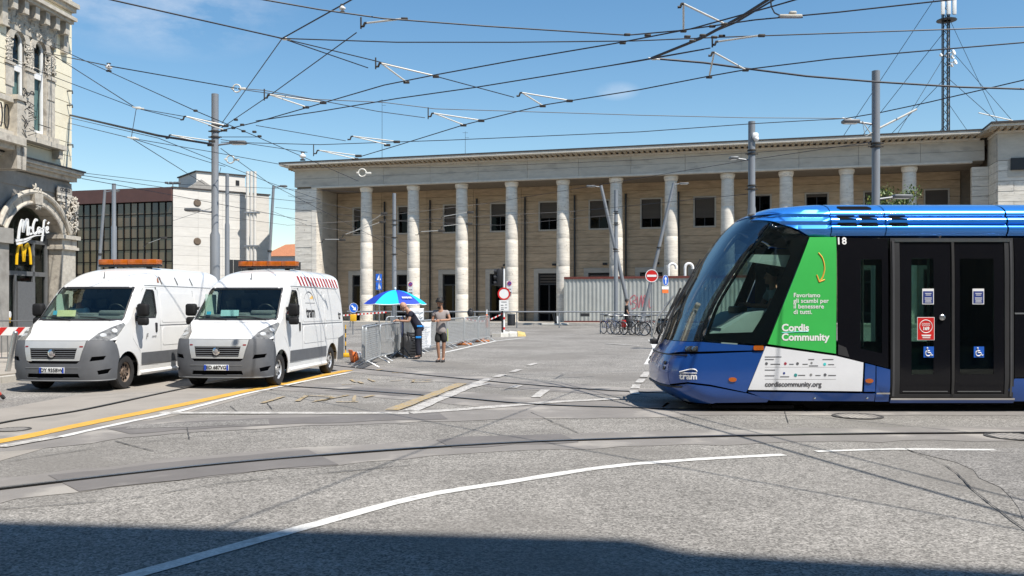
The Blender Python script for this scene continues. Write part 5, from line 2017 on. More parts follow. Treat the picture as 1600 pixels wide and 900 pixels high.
# adverts on the near side only
grn = [(ty(1199.5), tz(537.5)), (ty(1306), tz(552.5)), (ty(1307.5), tz(370.5)), (ty(1266), tz(370.5))]
m = MB()
panel(m, sh, sp2(grn, .2), (), .15, .004, .03)
ga = m.build('green_advert', M_green, tr)
wht = [(ty(1169), tz(609)), (ty(1347), tz(611.5)), (ty(1349), tz(566.5)), (ty(1306), tz(556)), (ty(1196.5), tz(541))]
m = MB()
panel(m, sh, sp2(wht, .2), (), .15, .004, .03)
wa = m.build('white_advert', M_advw, tr)
# twins without print on the far side
for poly in (grn, wht):
    m = MB()
    panel(m, sh, [(-a, b) for a, b in sp2(poly, .2)][::-1], (), .15, .004, .03)
    m.build('side_panel', M_tblue, tr)


def tline(mb, s_, px, py, size, **k):
    return shell_text(mb, sh, s_, size / TPX, ty(px), tz(py), .0075, align='LEFT', **k)


m = MB()
for s_, py in (('Favoriamo', 461.5), ('gli scambi per', 470.2), ('il benessere', 479), ('di tutti.', 487.6)):
    tline(m, s_, 1239.5, py, 9.6, offset=.0015, spacing=1.03)
m.build('slogan_lettering', M_white, ga)
m = MB()
tline(m, 'Cordis', 1221, 512.5, 15.5, offset=.005, spacing=1.0)
tline(m, 'Community', 1221, 527.2, 15.5, offset=.005, spacing=1.0)
m.build('title_lettering', M_white, ga)
m = MB()
m.tube([sh.P(sh.sig(ty(x), tz(y)), tz(y), .006) for x, y in ((1221, 520), (1242, 518.6), (1263, 518.2))], .006, 5)
m.build('underline', mat('turquoise print', (.05, .55, .55), .5), ga)
m = MB()
p2 = smooth_line([(1279, 395), (1284.5, 402), (1287.5, 412), (1288, 422), (1285.5, 432), (1281.5, 439)], 6)
m.tube([sh.P(sh.sig(ty(p.x), tz(p.y)), tz(p.y), .004) for p in p2], .011, 5)
for e in ((1276, 429.5), (1288.5, 437)):
    m.tube([sh.P(sh.sig(ty(x), tz(y)), tz(y), .004) for x, y in ((1280, 440.5), e)], .011, 5)
m.build('arrow', mat('orange advert print', (.80, .40, .06), .5), ga)
m = MB()
tline(m, 'cordiscommunity.org', 1195, 600.5, 10.6, offset=.0028, spacing=.97)
for x, y, w_ in ((1195, 557, 26), (1195, 561, 14), (1263, 561, 9), (1285, 561, 17), (1195, 577.5, 16)):
    panel(m, sh, sp2(rect(ty(x), ty(x + w_), tz(y + 1), tz(y)), .5), (), .3, .008, .003)
for x, y, w_ in ((1204, 568.5, 15), (1233, 568.5, 7), (1254, 568.5, 8), (1264, 571, 14), (1294, 569, 9), (1195, 586.5, 15), (1219, 588, 14), (1247, 585.8, 11), (1274, 586, 8), (1294, 586, 12)):
    panel(m, sh, sp2(rect(ty(x), ty(x + w_), tz(y + .9), tz(y - .1)), .5), (), .3, .008, .003)
m.build('small_print', M_ink, wa)
for x, y, r_, c_ in ((1197.5, 568, 2.2, M_ink), (1227, 568, 2.2, mat('dark red print', (.35, .03, .05), .5)), (1246, 568, 2.2, M_ink), (1268, 567, 1.7, mat('grey print')), (1288.5, 569, 2.3, MATS['turquoise print']), (1225, 583, 1.8, mat('navy print', (.02, .04, .2), .5)), (1243, 586, 2.6, mat('teal print', (.03, .25, .25), .5)), (1267, 585.5, 2, mat('grey print')), (1289, 585.5, 2.3, M_ink)):
    m = MB()
    panel(m, sh, sp2(circ(ty(x), tz(y), r_ / TPX, 10), .5), (), .3, .008, .003)
    m.build('sponsor_emblem', c_, wa)
m = MB()
for y in (573.5, 592.5):
    m.tube([sh.P(sh.sig(ty(x), tz(y)), tz(y), .004) for x in (1195, 1250, 1306)], .0022, 4)
m.build('rule_line', mat('grey print'), wa)

# side: rear windows, blue lower panels, doors (both sides)
MODS = [(ty(1585.5), ty(1585.5) + 1.9), (ty(1585.5) + 1.93, YE)]
for sg in (1, -1):
    mir = lambda P_: [(sg * a, b) for a, b in P_][::sg]

    def sp_(pts, off, th, name, mt, parent=None, hole=None, step=.2):
        m_ = MB()
        panel(m_, sh, mir(sp2(pts, step)), [mir(sp2(h, step)) for h in (hole or [])], .25, off, th)
        return m_.build(name, mt, parent or tr)
    w1 = [(ty(1309), tz(555)), (ty(1388), tz(575)), (ty(1388), tz(373)), (ty(1309), tz(371))]
    clearw = [(ty(1345), tz(545)), (ty(1378), tz(552)), (ty(1378), tz(405)), (ty(1345), tz(405))]
    wo = sp_(w1, .002, .02, 'side_window', M_frit, hole=[clearw])
    sp_(clearw, -.004, .006, 'pane', M_tglassd, wo)
    if sg > 0:
        m = MB()
        shell_text(m, sh, '18', 15 / TPX, ty(1315.5), tz(377), .006, offset=.004, spacing=1.15)
        m.build('fleet_number', M_white, wo)
        sp_([(ty(1309.5), tz(554)), (ty(1327), tz(558)), (ty(1322), tz(543)), (ty(1309.5), tz(538))], .005, .003, 'grey_cover', M_tgrey, wo, step=.4)
    # blue panels below
    sp_([(ty(1169), tz(612.5)), (ty(1368), tz(615.5)), (ty(1368), tz(627.5)), (ty(1206), tz(626.5))][::-1], .002, .03, 'lower_panel', M_tblue)
    sp_([(ty(1350.5), tz(612)), (ty(1368), tz(612)), (ty(1368), tz(571.5)), (ty(1352), tz(567.5))], .002, .03, 'lower_panel', M_tblue)
    sp_([(ty(1369.5), tz(628)), (ty(1391), tz(628)), (ty(1391), tz(577.5)), (ty(1369.5), tz(572))], .002, .03, 'lower_panel', M_tblue)
    sp_(rect(ty(1370), ty(1391), tz(616), tz(613.5)), .006, .006, 'trim_strip', M_chrome)
    # door frame
    fr = [(ty(1392), tz(621)), (ty(1584), tz(621)), (ty(1584), tz(372)), (ty(1392), tz(372))]
    d = sp_(fr, .004, .05, 'door_frame', M_tgrey, hole=[rect(ty(1406), ty(1486.5), tz(616), tz(377)), rect(ty(1491.5), ty(1570), tz(616), tz(377))])
    sp_(rect(ty(1398), ty(1578), tz(378), tz(374.5)), .012, .012, 'door_track', M_chrome, d)
    sp_(rect(ty(1393), ty(1587), tz(624.8), tz(621.8)), .014, .03, 'door_sill', M_chrome, d)
    sp_(rect(ty(1393), ty(1587), tz(630), tz(625.3)), .006, .03, 'sill_panel', M_tblue, d)
    sp_(rect(ty(1394), ty(1397.5), tz(619), tz(376)), .016, .012, 'door_post', mat('door post grey', (.09, .09, .095), .4, .4), d)
    sp_(rect(ty(1578), ty(1581), tz(619), tz(376)), .016, .012, 'door_post', mat('door post grey', (.09, .09, .095), .4, .4), d)
    for x0, x1, c0, c1 in ((1407, 1485.5, 1424.5, 1459), (1492.5, 1569, 1500, 1553)):
        cl = rect(ty(c0), ty(c1), tz(585), tz(404))
        lf = sp_(rect(ty(x0), ty(x1), tz(615), tz(378)), -.006, .02, 'door_leaf', M_frit, d, hole=[cl])
        sp_(cl, -.010, .006, 'pane', M_tglassd if c1 - c0 > 40 else glass('green door glass', (.60, .78, .70), .012), lf)
        if sg > 0:
            sp_(rrect(ty(x0 + 4), ty(x1 - 4), tz(612.5), tz(611.2), .004), .0, .006, 'kick_strip', M_grey_f, lf, step=.4)
    sp_(rect(ty(1487), ty(1491), tz(616), tz(376)), .012, .03, 'door_seal', M_rubber, d)
    for y0, y1 in MODS:
        sp_(rect(y0, y1, tz(590), tz(372)), .002, .02, 'side_window', M_frit)
        sp_(rect(y0, y1, tz(627.5), tz(591.5)), .002, .03, 'lower_panel', M_tblue)
        sp_(rect(y0, y1, tz(491), tz(488.5)), .006, .004, 'window_bar', M_grey_f)
# stickers and door button on the near door
def sticker(name, m_, x0, x1, y0, y1, off=.003, parent=None):
    q = MB()
    panel(q, sh, sp2(rect(ty(x0), ty(x1), tz(y1), tz(y0)), .5), (), .3, off, .004)
    return q.build(name, m_, parent or tr)


for x in (1440.5, 1519):
    s0 = sticker('notice_sticker', M_white, x + .5, x + 18.5, 451, 475.5)
    s1 = sticker('blue_field', mat('navy print'), x + 1.7, x + 17.3, 455, 474, .006, s0)
    q = MB()
    for y, w_ in ((458, 10), (460.5, 8), (465, 11), (467, 11), (469.5, 9), (471.5, 10)):
        panel(q, sh, sp2(rect(ty(x + 9.5 - w_ / 2), ty(x + 9.5 + w_ / 2), tz(y + .9), tz(y)), .5), (), .3, .0085, .002)
    q.build('lettering', M_white, s1)
    s2 = sticker('wheelchair_sticker', M_blue, x + (2.5 if x < 1500 else 2.5), x + 18.5, 541.5, 558.5)
    q = MB()
    cx, cy = x + 10, 552

    def pp(a, b):
        return sh.P(sh.sig(ty(a), tz(b)), tz(b), .005)
    q.tube([pp(cx - .5 + 4.2 * math.cos(R(t_)), cy + 4.2 * math.sin(R(t_))) for t_ in range(-25 + 30, 250, 15)], .008, 4)
    q.tube([pp(cx - 1.5, 546), pp(cx - 1, 551), pp(cx + 3, 551), pp(cx + 5, 555.5), pp(cx + 7, 554.5)], .009, 4)
    q.tube([pp(cx - 1.3, 548), pp(cx + 2, 548.2)], .007, 4)
    q.ball(pp(cx - 1.8, 544), .014, 8, 5)
    q.build('wheelchair_symbol', M_white, s2)
r0 = sticker('red_notice', M_white, 1433, 1460, 495.5, 531.5)
r1 = sticker('red_field', M_red, 1433.8, 1459.2, 496.3, 530.7, .0055, r0)
q = MB()
q.tube([pp(1446.5 + 10 * math.cos(R(t_)), 510 + 10 * math.sin(R(t_))) for t_ in range(0, 360, 15)], .006, 4, closed=True)
shell_text(q, sh, '169', 7 / TPX, ty(1446.5), tz(513.5), .009, offset=.0035)
for i in range(4):
    q.tube([pp(1441.5 + i * 3.3 + 1.1 * math.cos(R(t_)), 507 + 2.0 * math.sin(R(t_))) for t_ in range(0, 360, 40)], .004, 4, closed=True)
panel(q, sh, sp2([(ty(1441), tz(525.5)), (ty(1453), tz(525.5)), (ty(1455), tz(523)), (ty(1439), tz(523))], .5), (), .3, .009, .003)
panel(q, sh, sp2(rect(ty(1441), ty(1453), tz(528.3), tz(527)), .5), (), .3, .009, .003)
q.build('lettering', M_white, r1)
c = sh.P(sh.sig(ty(1471.5), tz(496)), tz(496), .0)
MB().lathe([(.045, 0), (.045, .02), (.03, .03), (.028, .022), (.001, .022)], 18, Matrix.Translation(c) @ Matrix.Rotation(PI / 2, 4, 'Y')).build('door_button', M_stainless, tr)

# roof shell
m = MB()
lowr = [(A * (PIL - .12) + .03, 3.03)] + spo([(ty(1184), tz(340.5)), (ty(1211), tz(345.5)), (ty(1247), tz(358)), (ty(1266), tz(368)), (ty(1299), tz(369))])
front = [(0, 3.03)] + lowr + spo([(ty(1299), tz(368)), (ty(1299), 3.2)], .03)[1:] + [(0, 3.2)]
front = front + [(-a, b) for a, b in front[::-1] if a > 0]
panel(m, sh, front, (), .06, .006, .02)
ro = m.build('roof_front', M_troof, tr, ang=25)
m = MB()
panel(m, sh, front, (), .15, -.05, .01)
m.build('cab_headlining', M_tint, tr)
MB().box(-1.0, -.985, 1.95, 2.62, .5, 2.62).box(.985, 1.0, 2.25, 2.62, .5, 2.62).build('cab_side_lining', M_tint, tr)
for n_, (y0, y1) in enumerate(((ty(1300.5), ty(1384.5)), (ty(1386), ty(1574.5)), (ty(1577), ty(1577) + 2.2), (ty(1577) + 2.23, YE))):
    for sg in (1, -1):
        m = MB()
        vs = []
        zz = [2.685 + .0145 * i for i in range(36)] + [3.2]
        for z in zz:
            for q in range(9):
                vs.append(sh.P(sg * sh.sig(y0 + (y1 - y0) * q / 8, z), z, .006))
        fs = [(9 * i + q, 9 * i + q + 1, 9 * i + q + 10, 9 * i + q + 9)[::sg] for i in range(len(zz) - 1) for q in range(8)]
        m.add(vs, fs)
        rs = m.build('roof_side', M_troof, tr, ang=25)
        if n_ == 0 or n_ == 1:
            sl = [(1316, 1366, 321, 327)] + [(a, b, c_, d_) for a, b in ((1312, 1340), (1346, 1373)) for c_, d_ in ((337, 342.5), (347.5, 353.5))] if n_ == 0 else [(1393, 1420, 337, 342.5), (1393, 1420, 347.5, 353.5)]
            for a, b, c_, d_ in sl:
                q = MB()
                zc_ = (tz(c_) + tz(d_)) / 2
                q.add([sh.P(sg * sh.sig(y, z), z, .013) for z, y in ((tz(d_), ty(a) + .02), (tz(d_), ty(b)), (tz((c_ + d_) / 2), ty(b) + .02), (tz(c_), ty(b) - .02), (tz(c_), ty(a)), (tz((c_ + d_) / 2), ty(a) - .02))], [(0, 1, 2, 3, 4, 5)[::sg]])
                q.build('vent_slot', M_dark, rs)
m = MB()
vs, fs = [], []
zz = [3.2, 3.215, 3.23]
ring = []
for z in zz:
    half = [sh.pt(A * i / 10, z) for i in range(11)] + [Vector((sh.hw(z), YE, z))]
    ring.append([Vector((-p.x, p.y, p.z)) for p in half[:0:-1]] + half)
k = len(ring[0])
m.add([p for r in ring for p in r], [(i * k + j, i * k + j + 1, (i + 1) * k + j + 1, (i + 1) * k + j) for i in range(2) for j in range(k - 1)] + [tuple(2 * k + j for j in range(k))])
m.build('roof_top', M_tblue, tr, ang=50)
MB().box(-1.0, 1.0, 2.5, YE, 2.62, 2.66).build('ceiling', M_tint, tr)
MB().box(-1.0, 1.0, YE - .05, YE, .1, 3.15).build('end_wall', M_dark, tr)
m = MB()
for y in (ty(1299.8), ty(1385.2), ty(1575.7)):
    m.tube([Vector((1.0 + .0, y, 2.69)), Vector((.985, y, 2.95)), Vector((.9, y, 3.1)), Vector((.6, y, 3.2))], .012, 5)
m.build('roof_joint', M_dark, tr)
c = sh.P(sh.sig(ty(1192), tz(331)), tz(331), .0)
MB().bbox(c.x - .05, c.x + .02, c.y - .09, c.y + .09, c.z - .015, c.z + .03, .014).build('roof_lamp', M_lens, tr)
# wipers and mirror arm on the windscreen
m = MB()
m.tube([sh.P(-A * .25, 1.0, .05), sh.P(-A * .3, 1.35, .06), sh.P(-A * .38, 1.9, .05)], .018, 6)
m.tube([sh.P(-A * .33, 1.45, .04), sh.P(-A * .42, 2.4, .03)], .012, 6)
m.tube([sh.P(A * .1, 1.0, .05), sh.P(A * .05, 1.4, .07), sh.P(-A * .06, 2.1, .04)], .018, 6)
m.build('wiper', M_black, tr)
m = MB()
m.tube([sh.P(-A * .30, .98, .03), sh.P(-A * .30, 1.05, .16), sh.P(-A * .28, 1.35, .20), sh.P(-A * .26, 1.75, .10)], .02, 6)
m.build('wiper_arm', M_silver, tr)
MB().bbox(-.5, -.3, .02, .14, .98, 1.07, .02).build('wiper_base', M_black, tr)
# cab inside
MB().prism([(-.95, .45), (.95, .45), (.95, 1.28), (-.95, 1.28)], .9, 1.15).build('dashboard', M_pale, tr)
dk_ = MB()
dk_.add([(-1.0, .75, 1.15), (.98, .75, 1.15), (.98, 1.95, 1.16), (-1.0, 1.95, 1.16), (-1.0, 1.35, 1.52), (.95, 1.35, 1.52), (.95, 1.98, 1.60), (-1.0, 1.98, 1.60)],
        [(0, 3, 2, 1), (4, 5, 6, 7), (0, 1, 5, 4), (1, 2, 6, 5), (2, 3, 7, 6), (3, 0, 4, 7)])
dk_.build('desk', M_pale, tr)
MB().bbox(-.3, .4, 1.30, 1.45, 1.5, 1.62, .03).build('display', M_black, tr)
bl_ = MB()
bl_.add([(.96, ty(1152), tz(396)), (.98, ty(1240), tz(398)), (.98, ty(1233), tz(417)), (.96, ty(1153), tz(405)), (.93, ty(1152), tz(396)), (.95, ty(1240), tz(398)), (.95, ty(1233), tz(417)), (.93, ty(1153), tz(405))],
        [(0, 1, 2, 3), (7, 6, 5, 4), (0, 4, 5, 1), (1, 5, 6, 2), (2, 6, 7, 3), (3, 7, 4, 0)])
bl_.build('sun_blind', M_pale, tr)
MB().box(-.98, .98, 2.62, 2.66, .35, 2.6).build('cab_bulkhead', M_tint, tr)
MB().bbox(-.25, .3, 2.2, 2.5, 1.2, 2.0, .06).bbox(-.25, .3, 1.85, 2.45, 1.05, 1.2, .05).bbox(-.15, .2, 2.25, 2.4, 2.02, 2.25, .04).build('driver_seat', M_tint, tr)
for y in (3.3, 4.36, 5.5, 6.6):
    MB().cyl((.35, y, .34), (.35, y, 2.62), .02, n=8).build('grab_pole', M_yellow if y > 5 else M_stainless, tr)
# ------------------------------------------------------------------ masts and leaning lamp posts
def lamp_head(parent, x, y, z, dx, L=.7):
    s = 1 if dx > 0 else -1
    a0, a1 = sorted((x, x + s * .45))
    MB().cyl((x, y, z), (x + s * .45, y, z + .06), .03, n=8).build('lamp_arm', M_steelp, parent)
    b0, b1 = sorted((x + s * .35, x + s * (.35 + L)))
    MB().bbox(b0, b1, y - .13, y + .13, z + .02, z + .12, .04).build('lamp_head', M_grey_f, parent)
    MB().box(b0 + .06, b1 - .06, y - .1, y + .1, z + .012, z + .02).build('lamp_glass', M_white, parent)


def mast(px, ptop, z, r0, r1, pstep, label, m=M_bluegrey):
    b = onG(px, z)
    top = EYE + (HZ - ptop) / FPX * z - b.z
    t = thing('wire_mast', label, 'mast', b)
    if pstep:
        zs = EYE + (HZ - pstep) / FPX * z - b.z
        MB().lathe([(r0 + .12, 0), (r0 + .12, .03), (r0, .035), (r0, zs - .1), (r1, zs), (r1, top), (.001, top + .005)], 18).build('post', m, t)
    else:
        MB().lathe([(r0, 0), (r1, top), (.001, top + .005)], 16).build('post', m, t)
    return t, b, top


def band(t, z, r, n=2):
    m = MB()
    for i in range(n):
        m.lathe([(r + .008, z + i * .12), (r + .03, z + i * .12 + .01), (r + .03, z + i * .12 + .05), (r + .008, z + i * .12 + .06)], 16)
    m.box(-.03 - r - .06, r + .09, -.03, .03, z + .02, z + .05)
    m.build('wire_clamp', M_clamp, t)


t, b, top = mast(336, 147, 27.0, .145, .105, 362, 'tall blue grey mast rising behind the lettered van')
for py in (198, 207, 216):
    band(t, EYE + (HZ - py) / FPX * 27 - b.z, .105, 1)
lamp_head(t, .1, 0, EYE + (HZ - 228) / FPX * 27, 1, .5)
lamp_head(t, -.1, 0, EYE + (HZ - 333) / FPX * 27, -1, .45)
t, b, top = mast(1368.5, 111, 24.0, .125, .105, 318, 'tall blue grey mast behind the tram roof, taller of the two there')
for py in (226, 231):
    band(t, EYE + (HZ - py) / FPX * 24, .11, 1)
lamp_head(t, -.1, 0, EYE + (HZ - 194) / FPX * 24, -1, .45)
lamp_head(t, .1, 0, EYE + (HZ - 311) / FPX * 24, 1, .5)
m = MB().tube([(-.1, 0, EYE + (HZ - 212) / FPX * 24), (-.38, -.05, EYE + (HZ - 190) / FPX * 24), (-.3, -.05, EYE + (HZ - 214) / FPX * 24), (.1, 0, EYE + (HZ - 200) / FPX * 24)], .014, 6)
m.tube([(.1, -.02, EYE + (HZ - 200) / FPX * 24), (1.05, -.1, EYE + (HZ - 172) / FPX * 24)], .028, 8).build('bracket_rod', M_rod, t)
t, b, top = mast(1174.5, 190, 30.0, .135, .115, 322, 'blue grey mast with a white camera behind the tram windscreen')
MB().bbox(-.02, .2, -.18, .1, EYE + (HZ - 221) / FPX * 30, EYE + (HZ - 211) / FPX * 30, .06).ball((.12, -.12, EYE + (HZ - 221) / FPX * 30), .09, 12, 8).build('camera', M_white, t)
for py in (245, 300):
    band(t, EYE + (HZ - py) / FPX * 30, .118, 2)
lamp_head(t, -.1, 0, EYE + (HZ - 253) / FPX * 30, -1, .3)
mast(178, 287, 46.0, .135, .10, 352, 'slim blue grey mast before the dark glass office front')
mast(355, 272, 43.0, .11, .085, 348, 'slim mast just beside the tall mast behind the lettered van')
t, b, top = mast(616, 302, 50.0, .125, .10, 405, 'slim blue grey mast rising above the blue umbrella')
for py in (345, 352, 372, 398):
    band(t, EYE + (HZ - py) / FPX * 50 - b.z, .105, 1)
t, b, top = mast(962.5, 297, 58.0, .14, .12, 372, 'slim mast with clamps in front of the hoarding between the leaning posts')
for py in (334, 352, 394):
    band(t, EYE + (HZ - py) / FPX * 58 - b.z, .125, 2)


def leaning(pb, pt_, z, r, dx, label):
    b = onG(pb[0], z)
    tp = at(pt_[0], pt_[1], z)
    t = thing('leaning_lamp_post', label, 'lamp post', b)
    d = tp - b
    MB().tube([(0, 0, 0), d * .5, d], [r, r * .85, r * .7], 12).build('post', M_steelp, t)
    MB().lathe([(r * 1.6, 0), (r * 1.6, .08), (r, .1)], 12).build('base_collar', M_steelp, t)
    q = d * .55
    MB().lathe([(r * .9, -.05), (r * 1.15, -.04), (r * 1.15, .04), (r * .9, .05)], 12, Matrix.Translation(q)).build('collar', M_clamp, t)
    lamp_head(t, d.x, d.y, d.z - .1, dx, .6 if abs(dx) > 1 else .4)


leaning((989, 508), (939, 290), 58.0, .14, -2, 'lamp post leaning away from the tram, crossing the slim mast')
leaning((1001, 508), (1053, 286), 58.4, .14, 2, 'lamp post leaning over towards the tram behind the no entry sign')
leaning((147, 440), (164, 297), 48.0, .10, 1, 'lamp post leaning in front of the dark glass office front')
leaning((414, 440), (427.5, 290), 50.0, .11, 1, 'lamp post leaning beside the station corner')

# ------------------------------------------------------------------ overhead wires
GW = 'overhead tram wires'


def Pt(p):
    px, py = p[0], p[1]
    if len(p) > 2 and p[2] > 12:
        return at(px, py, p[2])
    return atH(px, py, p[2] if len(p) > 2 else 6.9)


def wire(label, pts, r=.012, sag=.0):
    q = [Pt(p) for p in pts]
    if len(q) == 2:
        n = 10
        q = [q[0].lerp(q[1], i / n) - Vector((0, 0, sag * 4 * (i / n) * (1 - i / n))) for i in range(n + 1)]
    off = lambda p: p[1] < 0 or p[0] < 0 or p[0] > 1600
    if off(pts[0]):
        q.insert(0, q[0] + (q[0] - q[1]).normalized() * 16)
    if off(pts[-1]):
        q.append(q[-1] + (q[-1] - q[-2]).normalized() * 16)
    o = q[0].copy()
    b = MB().tube([v - o for v in q], r, 6).build('overhead_wire', M_wire, loc=o)
    tag(b, label, 'overhead wire', GW)


wire('span wire falling from the sky corner to the big wire joint', [(20, -35), (441, 60)], .014)
wire('short stout wire climbing from the big wire joint to the upper sky edge', [(441, 60), (570, -12)], .013)
wire('steep wire from the big wire joint down to the tall mast top', [(441, 60), (347, 192)], .011)
wire('level wire running straight from the big wire joint across the sky', [(441, 60), (620, 66), (800, 66), (990, 64), (1130, 58), (1450, 47), (1720, 38)], .012)
wire('upper wire of the fork leaving the big wire joint towards the double rods', [(441, 60), (578, 93), (680, 119)], .011)
wire('lower wire of the fork leaving the big wire joint towards the double rods', [(441, 60), (575, 106)], .011)
wire('wire linking the end of the double rods to the rods in mid sky', [(680, 119), (803, 152)], .011)
wire('contact wire curving along the very top of the sky', [(380, -6, 6.4), (500, 15, 6.4), (600, 29, 6.4), (760, 41, 6.4), (980, 55, 6.4), (1060, 48, 6.4), (1180, 31, 6.4), (1310, 19, 6.4), (1500, -2, 6.4), (1700, -30, 6.4)], .012)
wire('steep wire from the uppermost cranked arm down to the tall mast top', [(557, 51), (430, 143), (346, 200)], .011)
wire('wire from the carved windows of the corner building to the ring joint', [(70, 82, 30.6), (170, 103), (370, 138)], .013)
wire('long wire from the ring joint sweeping across the sky above the station cornice', [(372, 138), (412, 141), (490, 155), (600, 160), (680, 170), (1000, 180), (1170, 184), (1322, 185)], .010)
wire('lower wire from the ring joint to the rods above the thin aerial', [(372, 139), (500, 157), (590, 174), (664, 184)], .010)
wire('diagonal wire from the carved windows down to the station cornice corner', [(78, 70, 30.8), (305, 173), (400, 213), (560, 283)], .012)
wire('wire from the corner building wall to the upper wire knot', [(80, 84, 30.9), (213, 169)], .012)
wire('lower wire from the corner building wall to the upper wire knot', [(0, 88, 26), (213, 169)], .010)
wire('short dropper tying the upper wire knot to the lower wire knot', [(213, 169, 6.9), (205, 216, 6.0)], .009)
wire('upper wire of the pair from the upper wire knot to the tall mast', [(213, 169), (335, 190)], .010)
wire('lower wire of the pair from the upper wire knot to the tall mast', [(213, 169), (282, 186)], .010)
wire('thick sleeved wire from the corner building to the tall mast', [(110, 180, 31.8), (248, 212, 6.2), (330, 225, 6.2)], .034)
wire('thin wire below the sleeved wire, running on to the station', [(108, 184, 31.8), (248, 216, 6.1), (420, 285, 6.1), (500, 312, 6.1)], .010)
wire('wire from the corner building edge to the lower wire knot', [(106, 192, 31.8), (205, 216, 6.0)], .010)
wire('upper wire fanning from the lower wire knot past the tall mast', [(205, 216, 6.0), (335, 238, 6.0), (450, 259, 6.0)], .009)
wire('lower wire fanning from the lower wire knot past the tall mast', [(205, 216, 6.0), (335, 256, 6.0), (352, 260, 6.0)], .009)
wire('steep wire falling from the lower wire knot to the white office wall', [(205, 216, 6.0), (320, 288, 6.0)], .010)
wire('contact wire rising from the tall mast in a long curve over the double rods', [(345, 204, 6.3), (400, 191, 6.3), (480, 168, 6.3), (600, 133, 6.3), (680, 117, 6.3), (800, 95, 6.3), (960, 68, 6.3), (1080, 45, 6.3), (1200, 12, 6.3), (1290, -14, 6.3)], .012)
wire('second contact wire curving just below the first from the tall mast', [(400, 189, 6.2), (500, 174, 6.2), (620, 154, 6.2), (740, 137, 6.2), (1000, 95, 6.2), (1100, 77, 6.2)], .012)
wire('long contact wire rising from the station roof edge to the far tram mast', [(562, 245, 6.2), (625, 226, 6.2), (725, 195, 6.2), (850, 164, 6.2), (1000, 140, 6.2), (1108, 119, 6.2), (1170, 108, 6.2), (1300, 92, 6.2), (1450, 79, 6.2), (1700, 58, 6.2)], .012)
wire('nearly level barbed-looking wire above the station cornice', [(345, 222, 6.9), (500, 226, 6.9), (700, 219, 6.9), (1000, 206, 6.9), (1180, 193, 6.9), (1322, 185, 6.9)], .012)
wire('short level wire stub beside the tall mast head', [(345, 214, 6.6), (402, 214, 6.6)], .010)
wire('wire from the tall mast to the rods before the station corner', [(345, 218, 6.4), (480, 238, 6.4)], .010)
wire('wire from the tall mast to the rods just above the cornice', [(400, 196, 6.7), (540, 220, 6.7)], .010)
wire('twisted feeder cable slanting up from the dark joint above the station', [(1018, 91, 6.6), (1095, 60, 6.6), (1160, 25, 6.6), (1215, -10, 6.6)], .026)
wire('second feeder cable beside the twisted feeder', [(1085, 62, 6.7), (1150, 35, 6.7), (1225, -10, 6.7)], .016)
wire('beaded grounding cable drooping from the dark joint past the far mast', [(1030, 92, 6.7), (1100, 98, 6.7), (1165, 107, 6.7), (1260, 119, 6.7), (1370, 128, 6.7), (1500, 136, 6.7), (1750, 144, 6.7)], .022)
wire('wire rising from the double joint past the far mast to the picture edge', [(1322, 185, 6.9), (1375, 176, 6.9), (1450, 160, 6.9), (1600, 125, 6.9), (1800, 72, 6.9)], .014)
wire('dark contact wire ending at the dark joint above the station', [(950, 103, 6.3), (1018, 91, 6.3), (1110, 75, 6.3)], .011)
wire('looped jumper cable hanging from the feeder to the section insulator', [(1204, -4, 6.5), (1205, 10, 6.5), (1210, 20, 6.5), (1218, 24, 6.5)], .012)
wire('upper thin wire between the corner building cornice and the office block', [(128, 274, 31), (270, 295, 40), (500, 318, 50)], .012)
wire('lower thin wire between the corner building cornice and the office block', [(128, 279, 31), (270, 305, 40), (480, 345, 48)], .012)
wire('middle thin wire between the corner building cornice and the station pier', [(128, 270, 31), (280, 288, 40), (560, 300, 52)], .010)
wire('thin wire crossing the station columns at window height', [(450, 306, 48), (600, 337, 48), (760, 318, 50), (1170, 250, 34), (1360, 222, 24.2)], .010)
wire('second thin wire crossing the station columns below the first', [(430, 324, 48), (620, 345, 48), (900, 330, 50), (1180, 302, 34)], .010)
wire('thin wire between the umbrella mast and the station corner', [(425, 330, 48), (480, 352, 48), (614, 372, 50)], .010)
wire('thin wire between the umbrella mast and the slim mast by the hoarding', [(616, 345, 50), (780, 352, 54), (960, 336, 58)], .011)
wire('thin wire running along the frieze of the station', [(455, 262, 44), (700, 262, 44), (1000, 250, 38), (1362, 226, 24.2)], .009)
wire('thin wire from the tall mast down across the pier of the station', [(345, 232, 27.1), (420, 286, 34), (505, 330, 44), (640, 398, 50)], .010)
wire('thin wire dropping along the white office wall towards the umbrella mast', [(290, 330, 46), (450, 352, 46), (560, 345, 48)], .009)
wire('thin wire crossing the white office wall near its portholes', [(270, 345, 50), (330, 325, 40), (345, 262, 27.2)], .009)


# rods that pull the contact wires sideways
def arm(label, pivot, ends, h=6.6, hang=None, r=.017):
    pv_ = Pt((*pivot, h))
    t = thing('pull_off_arm', label, 'wire arm', pv_, 0, 'pale rods on the overhead wires')
    k = (pv_.y / FPX)
    m = MB()
    m.tube([(-9 * k, 0, -5 * k), (-5 * k, 0, -5 * k), (-3 * k, 0, 0), (0, 0, 0)], .024, 6)
    if hang:
        m.tube([(-9 * k, 0, 9 * k), (-9 * k, 0, -9 * k)], .016, 6)
    m.build('cranked_bracket', M_clamp, t)
    for e in ends:
        p = Pt((*e, h - .15)) - pv_
        p.y = max(-1.6, min(1.6, p.y))
        dd = pv_ + p
        p = at(e[0], e[1], dd.y) - pv_
        MB().tube([(0, 0, 0), p], r, 8).build('rod', M_rod, t)
        MB().bbox(p.x - 5 * k, p.x + 5 * k, p.y - .03, p.y + .03, p.z - 2.6 * k, p.z + 1.2 * k, .008).build('wire_clamp', M_clamp, t)


